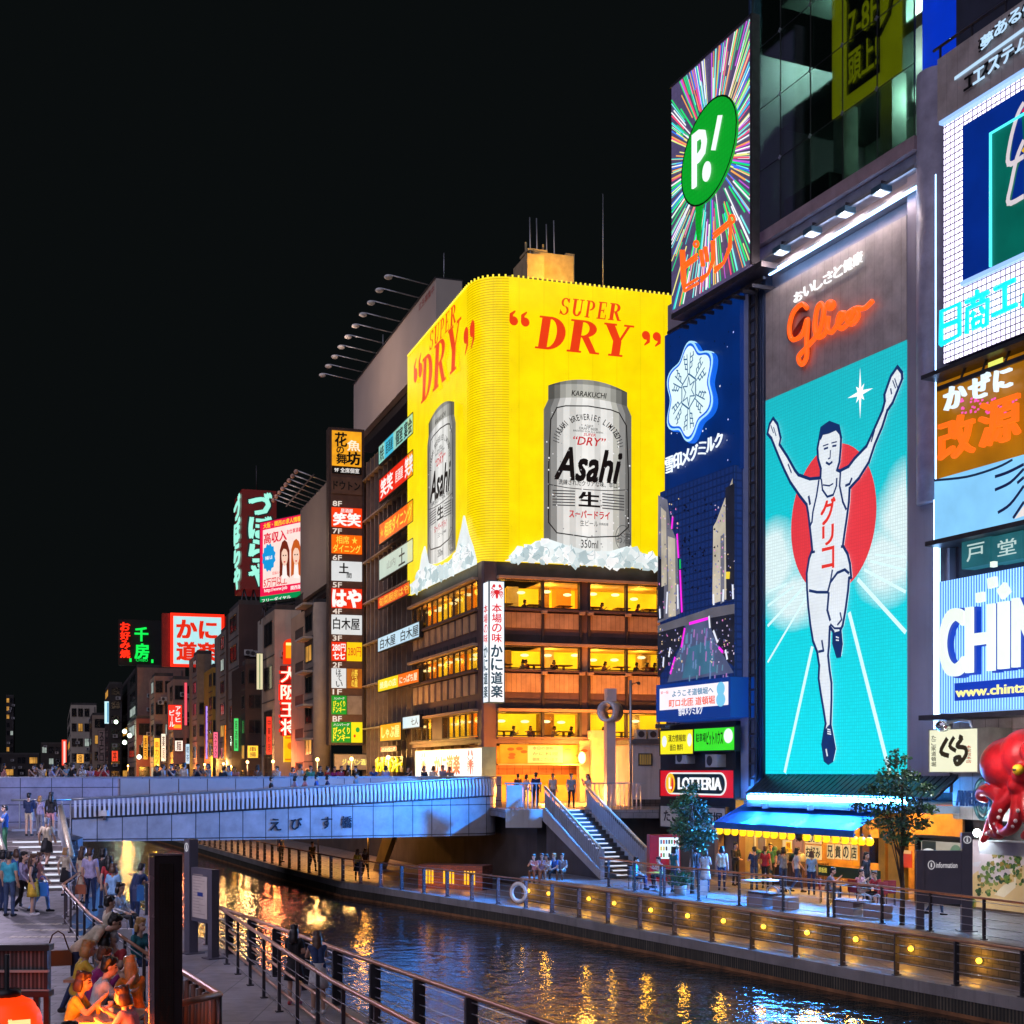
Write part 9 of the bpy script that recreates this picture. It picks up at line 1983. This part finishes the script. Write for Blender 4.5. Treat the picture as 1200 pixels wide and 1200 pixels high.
def person(label, px, Y, z, face, pose='stand', top='white', bottom='navy', hair='black', style='short', h=1.68, female=False, sleeves='short', legs='long', shoe='black', skirt=None, group=None, x=None):
 key = (pose, female); me, J, *_ = proto(pose, female); hm = hair_mesh(key, style)
 p = at(px, Y, z) if x is None else Vector((x, Y, z)); NP[0] += 1
 o = bpy.data.objects.new('person', me); COL.objects.link(o); o.location = p; o.rotation_euler = (0, 0, rad(face)); o.scale = (h/1.69,)*3
 setp(o, label, 'person', group)
 sk = SKINS[NP[0] % 3]; T_ = CLM[top]; B_ = CLM[bottom]
 mats = [sk, T_, T_ if sleeves != 'none' else sk, T_ if sleeves == 'long' else sk, B_ if skirt is None or legs == 'long' else sk, B_ if legs == 'long' else sk, SOLE[shoe], FEAT, LIP]
 for i, m in enumerate(mats): o.material_slots[i].link = 'OBJECT'; o.material_slots[i].material = m
 hh = bpy.data.objects.new('hair', hm); COL.objects.link(hh); hh.parent = o; hh.material_slots[0].link = 'OBJECT'; hh.material_slots[0].material = HAIRS[hair]
 if skirt:
  s = bpy.data.objects.new('skirt', skirt_mesh(key)); COL.objects.link(s); s.parent = o; s.material_slots[0].link = 'OBJECT'; s.material_slots[0].material = CLM[skirt]
 return o
def bag(label, p, rz, col, w_, h_, d_, strap=.5):
 T_ = LT(thing('bag', label, 'bag', tuple(p), rad(rz))); mb = MB(col); n = 10
 prof = [(-w_/2, 0), (w_/2, 0), (w_/2*.96, h_*.8), (w_/2*.7, h_), (-w_/2*.7, h_), (-w_/2*.96, h_*.8)]
 V = [(x, -d_/2, z) for x, z in prof]+[(x, d_/2, z) for x, z in prof]; m_ = len(prof)
 mb.add(V, [tuple(range(m_)), tuple(range(m_, 2*m_))[::-1]]+[(i, (i+1) % m_, m_+(i+1) % m_, m_+i) for i in range(m_)]); build(mb, 'body', T_)
 mb = MB(col); mb.tube([(-w_*.42, 0, h_*.8), (-w_*.2, 0, h_+strap*.8), (0, 0, h_+strap), (w_*.2, 0, h_+strap*.8), (w_*.42, 0, h_*.8)], .012, 6); build(mb, 'strap', T_); return T_
# near terrace, left foreground
person('person in a white shirt bending forward with a brown shoulder bag, on the terrace', 90, 21.6, TZ, 100, 'bend', 'cream', 'navy', 'black', 'short', 1.76)
bag('brown leather shoulder bag on the hip of the bending person', at(68, 21.35, TZ+.78), 20, P('bag_brown', (.07, .03, .015), .45), .42, .24, .14, .3)
person('person with dark hair and a white shirt seated nearest at the terrace table', 112, 18.3, TZ, 112, 'dine', 'white', 'denim', 'black', 'short', 1.78)
person('person in a magenta top seated behind the one in white', 108, 19.6, TZ, 105, 'dine', 'magenta', 'black', 'brown', 'short', 1.74, sleeves='long')
person('person with orange hair and a yellow top seated behind the magenta top', 90, 20.3, TZ+.05, 118, 'dine', 'yellow', 'grey', 'blond', 'bob', 1.68, True)
person('person in a sleeveless grey top seated with dark hair, facing away down the terrace', 121, 21.6, TZ, 150, 'sit', 'grey', 'black', 'black', 'bob', 1.7, True, sleeves='none')
person('grey haired person in a red top at the second terrace table', 141, 21.9, TZ, -30, 'dine', 'red', 'navy', 'grey', 'short', 1.72)
person('blond person in a bright orange top with arms on the table, beside the totem', 158, 18.8, TZ, -140, 'dine', 'orange', 'orange', 'blond', 'long', 1.70, True, sleeves='long')
person('dark haired person seated low in front of the black totem', 188, 14.3, TZ-.1, 170, 'sit', 'navy', 'black', 'black', 'short', 1.62)
person('person in teal seated behind the totem edge', 163, 24.0, TZ, 60, 'sit', 'teal', 'navy', 'blond', 'bob', 1.66, True, sleeves='long')
person('person in a pale blouse sitting on the terrace edge above the shopping bag', 139, 31.0, TZ+.05, 70, 'sit', 'white', 'black', 'black', 'bob', 1.66, True, sleeves='long')
person('person in navy with a patterned bag standing at the canal rail by the totem', 158, 36.5, TZ-.3, 150, 'lean', 'navy', 'navy', 'black', 'short', 1.7)
bag('navy and white patterned shoulder bag at the canal rail', at(162, 36.1, TZ+.4), 70, P('bag_navy', (.03, .04, .1), .6), .34, .42, .14, .3)
person('person in a blue grey shirt standing with back turned near the bridge end', 106, 37.2, TZ, 175, 'stand', 'lavender', 'navy', 'brown', 'short', 1.72)
bag('rust orange handbag hanging beside the blue grey shirt', at(95, 37.0, TZ+.5), 0, P('bag_rust', (.3, .08, .03), .5), .3, .26, .12, .25)
person('person in a pale dress standing before the dark gap at the bridge end', 97, 39.5, TZ, 150, 'stand', 'cream', 'cream', 'brown', 'long', 1.64, True, skirt='cream', legs='bare')
person('person in a dark jacket standing beside the blue grey shirt', 121, 38.6, TZ-.05, 140, 'stand', 'black', 'navy', 'black', 'bob', 1.7, sleeves='long')
person('person with a red top walking behind the seated pale blouse', 128, 36.0, TZ-.05, 200, 'walk', 'red', 'grey', 'black', 'long', 1.64, True)
person('person in sky blue between the red top and the canal rail', 133, 34.0, TZ-.1, 165, 'stand', 'sky blue', 'denim', 'brown', 'bob', 1.62, True)
person('child sized person in a cream and black outfit at the foot of the steps', 77, 41.5, TZ, 160, 'walk', 'cream', 'black', 'blond', 'bob', 1.5, True, legs='bare', skirt='black')
person('person in yellow leaning over the near table at its left side', 82, 17.4, TZ, 95, 'dine', 'yellow', 'navy', 'brown', 'bob', 1.70, True)
person('dark haired person in black seated lowest at the bottom edge beside the menu case', 78, 14.6, TZ-.12, 150, 'sit', 'black', 'black', 'black', 'short', 1.66)
person('person in pink seated across the near table with back to the canal rail', 158, 16.6, TZ, -100, 'dine', 'pink', 'grey', 'brown', 'bob', 1.62, True)
person('person in cream standing between the two terrace tables', 128, 24.0, TZ, 120, 'stand', 'cream', 'navy', 'black', 'short', 1.62)
# walkers at the far left
person('person in yellow shorts with long brown hair leading the walking group', 39, 36.2, TZ, 95, 'stand', 'black', 'yellow', 'brown', 'long', 1.62, True, sleeves='none', legs='bare', skirt='yellow', shoe='white')
person('person in a pink top walking behind the yellow shorts', 47, 36.8, TZ, 110, 'walk', 'pink', 'sky blue', 'brown', 'long', 1.64, True)
person('person in violet and black striding in the walking group', 28, 36.6, TZ, 80, 'walk', 'lavender', 'black', 'black', 'long', 1.66, True, sleeves='long')
person('person in a turquoise shirt standing in the walking group', 11, 36.0, TZ, 170, 'stand', 'turquoise', 'denim', 'black', 'short', 1.70)
person('person in grey half hidden behind the turquoise shirt', 4, 37.4, TZ, 140, 'stand', 'grey', 'navy', 'black', 'bob', 1.66, True)
person('person in a dark blue top behind the walking group', 20, 38.6, TZ, 190, 'stand', 'blue', 'black', 'brown', 'bob', 1.62, True)
bag('bright blue shopping bag carried beside the pink top', at(50, 36.4, TZ+.5), 0, P('bag_blue', (.02, .16, .5), .5), .3, .36, .14, .18)
# on the left steps and landing
person('person in a pale green shirt and black shorts climbing the left steps', 55, 46.2, TZ+.55, 175, 'walk', 'cream', 'black', 'grey', 'short', 1.70, legs='bare', skirt='black')
person('person in a navy jacket on the landing, seen from behind', 34, 53.5, 2.1, 180, 'fold', 'navy', 'cream', 'black', 'short', 1.68, sleeves='long', legs='bare')
person('person in pale blue between the two dark figures on the landing', 47, 53.8, 2.1, 170, 'stand', 'lavender', 'grey', 'blond', 'bob', 1.56, True)
person('person with long black hair and black top on the landing', 60, 53.0, 2.1, 185, 'stand', 'black', 'pink', 'black', 'long', 1.72, True, sleeves='long', legs='bare')
person('person in a blue shirt holding up a phone by the far left stair rail', 6, 47.5, TZ+.95, -60, 'phone', 'blue', 'green', 'black', 'short', 1.70)
# two girls at the canal rail
person('girl with long black hair in black shorts on the riverside walkway', 345, 27.0, 0, 172, 'fold', 'black', 'black', 'black', 'long', 1.58, True, legs='bare', skirt='black', shoe='red')
person('girl in a dark vest and white shorts leaning at the canal rail', 373, 26.0, 0, 195, 'lean', 'navy', 'white', 'brown', 'long', 1.60, True, sleeves='none', legs='bare', skirt='white', shoe='white')
# bridge crowd behind the parapet
def bz(px, d=-1.0): a = FB.S(px, d); p = FB.w(a, 3.25, d); return p
crowd = [(4, 'pink', 'black', 'long', 'at the far left end of the parapet'), (40, 'brown', 'brown', 'long', 'left of the far red vertical sign'), (49, 'white', 'black', 'short', 'just left of the far red and white sign'), (60, 'lavender', 'black', 'short', 'below the distant dark block'),
 (69, 'navy', 'black', 'bob', 'under the far red and white sign'), (78, 'sky blue', 'black', 'short', 'under the corner of the pale far building'), (85, 'black', 'black', 'short', 'below the pale far building'), (96, 'white', 'brown', 'bob', 'under the right half of the pale far building'), (106, 'pink', 'black', 'long', 'right of the pale far building'),
 (116, 'red', 'black', 'short', 'below the dull vertical banner'), (123, 'red', 'brown', 'bob', 'right of the dull vertical banner'), (184, 'black', 'black', 'short', 'under the glowing yellow sign'), (191, 'white', 'brown', 'short', 'just right of the glowing yellow sign'), (201, 'navy', 'black', 'short', 'at the left corner of the salmon building'),
 (208, 'cream', 'black', 'bob', 'below the red bar sign'), (216, 'white', 'black', 'short', 'below the small pale blue vertical sign'), (232, 'navy', 'black', 'short', 'below the grey brown building'), (244, 'grey', 'brown', 'bob', 'below the thin violet sign'), (258, 'black', 'black', 'short', 'below the ochre building'), (268, 'sky blue', 'black', 'bob', 'at the foot of the narrow grey building'), (276, 'pink', 'black', 'short', 'below the dark brown building'),
 (302, 'brown', 'black', 'bob', 'below the dark annex'), (325, 'white', 'black', 'short', 'below the tall red neon sign'), (343, 'grey', 'black', 'bob', 'below the yellow lantern box'), (352, 'white', 'brown', 'short', 'left of the narrow white vertical sign'), (364, 'green', 'black', 'short', 'under the narrow white vertical sign'), (375, 'black', 'black', 'bob', 'before the round concrete column'), (384, 'red', 'black', 'short', 'right of the round concrete column'), (392, 'magenta', 'black', 'long', 'at the left edge of the sign tower'), (400, 'red', 'brown', 'short', 'below the middle of the sign tower'), (408, 'brown', 'black', 'bob', 'below the green plates of the sign tower'), (417, 'black', 'black', 'short', 'below the right edge of the sign tower'), (436, 'blue', 'black', 'short', 'in blue left of the yellow neon lettering'), (452, 'lavender', 'black', 'bob', 'below the yellow neon lettering'), (478, 'black', 'black', 'short', 'left of the long crab sign'), (497, 'navy', 'black', 'bob', 'under the left crab emblem'), (507, 'white', 'brown', 'bob', 'under the red sign lettering'), (519, 'lavender', 'black', 'short', 'under the middle of the long crab sign'), (530, 'grey', 'black', 'short', 'under the right part of the crab sign lettering')]
for i, (px, c, hr, stl, wh) in enumerate(crowd):
 d = -R.choice([.55, .6, .8]) if i % 4 else -1.6; p = bz(px, d)
 person('%s haired person in %s %s' % (hr, c, wh), px, p.y, 3.25, R.uniform(-50, 50) if i % 3 else R.uniform(120, 200), R.choice(['lean', 'stand', 'fold', 'phone']), c, R.choice(['navy', 'black', 'denim']), hr, stl, R.uniform(1.66, 1.8) if px < 300 else R.uniform(1.62, 1.76), stl != 'short', group='people behind the main bridge parapet', x=p.x)
for i, (px, c, wh) in enumerate(((272, 'black', 'short person in black crossing the ramp below the dark brown building'),)): pass
for px, c, stl, lab in ((318, 'black', 'short', 'person in black walking on the ramp, only head and shoulders above the louvres'), (346, 'lavender', 'bob', 'person in lavender on the ramp below the yellow lantern box'), (358, 'pink', 'bob', 'person in pink on the ramp beside the one in lavender'), (371, 'blue', 'short', 'person in blue on the ramp below the round concrete column'), (384, 'navy', 'bob', 'person in navy on the ramp below the sign tower edge'), (417, 'grey', 'short', 'person in grey on the ramp below the pale fascia')):
 w_ = min(range(NS), key=lambda i: abs(600+P2[i].x/P2[i].y*FPX-px)); y = P2[w_].y+1.4; person(lab, px, y, zt(path[w_])-.22, R.uniform(60, 120), 'walk', c, 'navy', 'black', stl, 1.66, stl != 'short')
# plaza
person('person in a grey shirt at the top of the plaza steps', 669.5, 65.6, PZ, 5, 'walk', 'grey', 'black', 'black', 'short', 1.70)
person('person in black with a backpack standing on the plaza behind the blue balustrade', 628, 67.5, PZ, 170, 'stand', 'navy', 'black', 'black', 'short', 1.74)
person('person in white standing on the plaza left of the steps', 648, 68.5, PZ, 30, 'stand', 'white', 'grey', 'brown', 'short', 1.68)
person('person in a white top at the right side of the step head', 689, 66.6, PZ, -60, 'phone', 'white', 'denim', 'brown', 'long', 1.66, True)
person('person in brown at the restaurant counter behind the balustrade', 607, 74, PZ, 200, 'stand', 'brown', 'black', 'black', 'short', 1.66)
person('person in cream beside the counter, third from the ramp end', 617, 75, PZ, 150, 'stand', 'cream', 'grey', 'black', 'bob', 1.62, True)
# sitters under the steps and passers on the lower walkway
for px, c, hr, lab in ((627, 'pink', 'black', 'leftmost of the people sitting on the promenade edge by the steps, in pink'), (635, 'lavender', 'brown', 'person in lavender sitting second on the promenade edge'), (643, 'white', 'black', 'person in white sitting in the middle of the promenade edge group'), (650, 'blue', 'blond', 'person in blue sitting right of the white shirt on the promenade edge'), (659, 'grey', 'black', 'person in grey sitting hunched at the right of the promenade edge group')):
 g = ground(px, 1033, .0); person(lab, px, g.y+1.0, -.12, R.uniform(-60, 30), R.choice(['sit', 'dine']), c, R.choice(['navy', 'brown', 'black']), hr, R.choice(['short', 'bob']), 1.66, c in ('pink', 'lavender'), legs='bare' if px == 643 else 'long')
person('person in a dark dress walking on the far lower walkway under the ramp', 419, 70.5, -1, 20, 'stand', 'yellow', 'black', 'brown', 'long', 1.62, True, skirt='black')
person('person in brown following along the far lower walkway', 428, 71.5, -1, 30, 'walk', 'brown', 'black', 'black', 'bob', 1.6, True)
person('person in black far along the lower walkway left of the ramp text', 366, 77, -1, 40, 'walk', 'black', 'black', 'black', 'short', 1.68)
person('distant person in dark clothes on the far walkway below the ramp name', 330, 85, -1, 60, 'stand', 'navy', 'black', 'black', 'short', 1.68)
# right promenade
person('person in a turquoise shirt seated at the foot of the plaza steps', 744, 53.6, 0, 70, 'sit', 'turquoise', 'navy', 'black', 'short', 1.7)
person('person in white seated at the yellow cafe table', 776, 54.5, 0, -70, 'dine', 'white', 'black', 'black', 'short', 1.66)
person('woman in a long white top standing before the amber shop corner', 827, 52.2, 0, 150, 'fold', 'white', 'denim', 'brown', 'bob', 1.64, True, skirt='white')
person('person in black standing just behind the woman in white', 815, 54.5, 0, 190, 'stand', 'black', 'denim', 'black', 'bob', 1.66, True)
person('cook in black standing at the amber lit shop entrance', 862, 55.4, 0, 30, 'fold', 'black', 'black', 'black', 'short', 1.74, sleeves='long')
g = ground(968, 1058, 0); person('man in a grey shirt seated with his back to the water at the restaurant', 970, g.y-.02, -.03, 70, 'dine', 'grey', 'grey', 'black', 'short', 1.74)
g = ground(1004, 1060, 0); person('person in a pale pink shirt and shorts dining on a red chair', 1004, g.y, -.03, 45, 'dine', 'pink', 'cream', 'black', 'short', 1.72, legs='bare')
g = ground(1030, 1063, 0); person('person in red dining beside the tall tree', 1029, g.y+.2, -.03, -60, 'dine', 'red', 'black', 'brown', 'short', 1.7)
person('cook in dark green inside the restaurant behind the counter clutter', 903, 55.6, 0, -20, 'stand', 'green', 'black', 'black', 'short', 1.7)
for px, py, c, hr, ps, f_, lab in ((846, 1044, 'cream', 'black', 'stand', 160, 'person in cream reading the menu left of the grill counter'), (884, 1043, 'navy', 'black', 'phone', 190, 'person in navy at the left white stall table'), (897, 1042, 'red', 'brown', 'stand', 150, 'person in red between the two white stall tables'), (918, 1046, 'grey', 'black', 'fold', 200, 'person in grey before the portrait poster'), (934, 1047, 'white', 'black', 'walk', 90, 'person in white walking past the grill counter'), (951, 1049, 'sky blue', 'brown', 'stand', 170, 'person in sky blue under the fried food boards'), (1015, 1056, 'black', 'black', 'stand', 40, 'waiter in black behind the diners'), (1096, 1074, 'lavender', 'black', 'walk', 80, 'person in lavender passing behind the information sign'), (790, 1046, 'teal', 'black', 'stand', 120, 'person in teal beside the pale standing board')):
 g = ground(px, py, 0); person(lab, px, g.y, .01, f_, ps, c, R.choice(['navy', 'black', 'denim']), hr, R.choice(['short', 'bob']), R.uniform(1.6, 1.75), hr == 'brown')
# diners in the lit windows
n = 0
for z0, sp in ((14.2, (2.9, 4.2, 6.8, 7.9, 10.3)), (10.6, (2.8, 3.3, 4.9, 8.1, 10.2, 10.9, 11.4)), (6.6, (2.2, 3.4, 4.8, 5.9, 8.0))):
 fl = {14.2: 'top', 10.6: 'middle', 6.6: 'lowest'}[z0]
 for k, s_ in enumerate(sp):
  p = FR.w(s_, z0, -1.3); n += 1; c = R.choice(['white', 'black', 'red', 'navy', 'grey', 'pink', 'cream'])
  person('diner behind the %s row of lit restaurant windows, %s from the corner' % (fl, ORD[k]), 0, p.y, z0-.12-.35, R.choice([70, -70, 10, 110]), 'dine', c, 'black', 'black', R.choice(['short', 'bob']), 1.7, group='diners behind the %s window row' % fl, x=p.x)
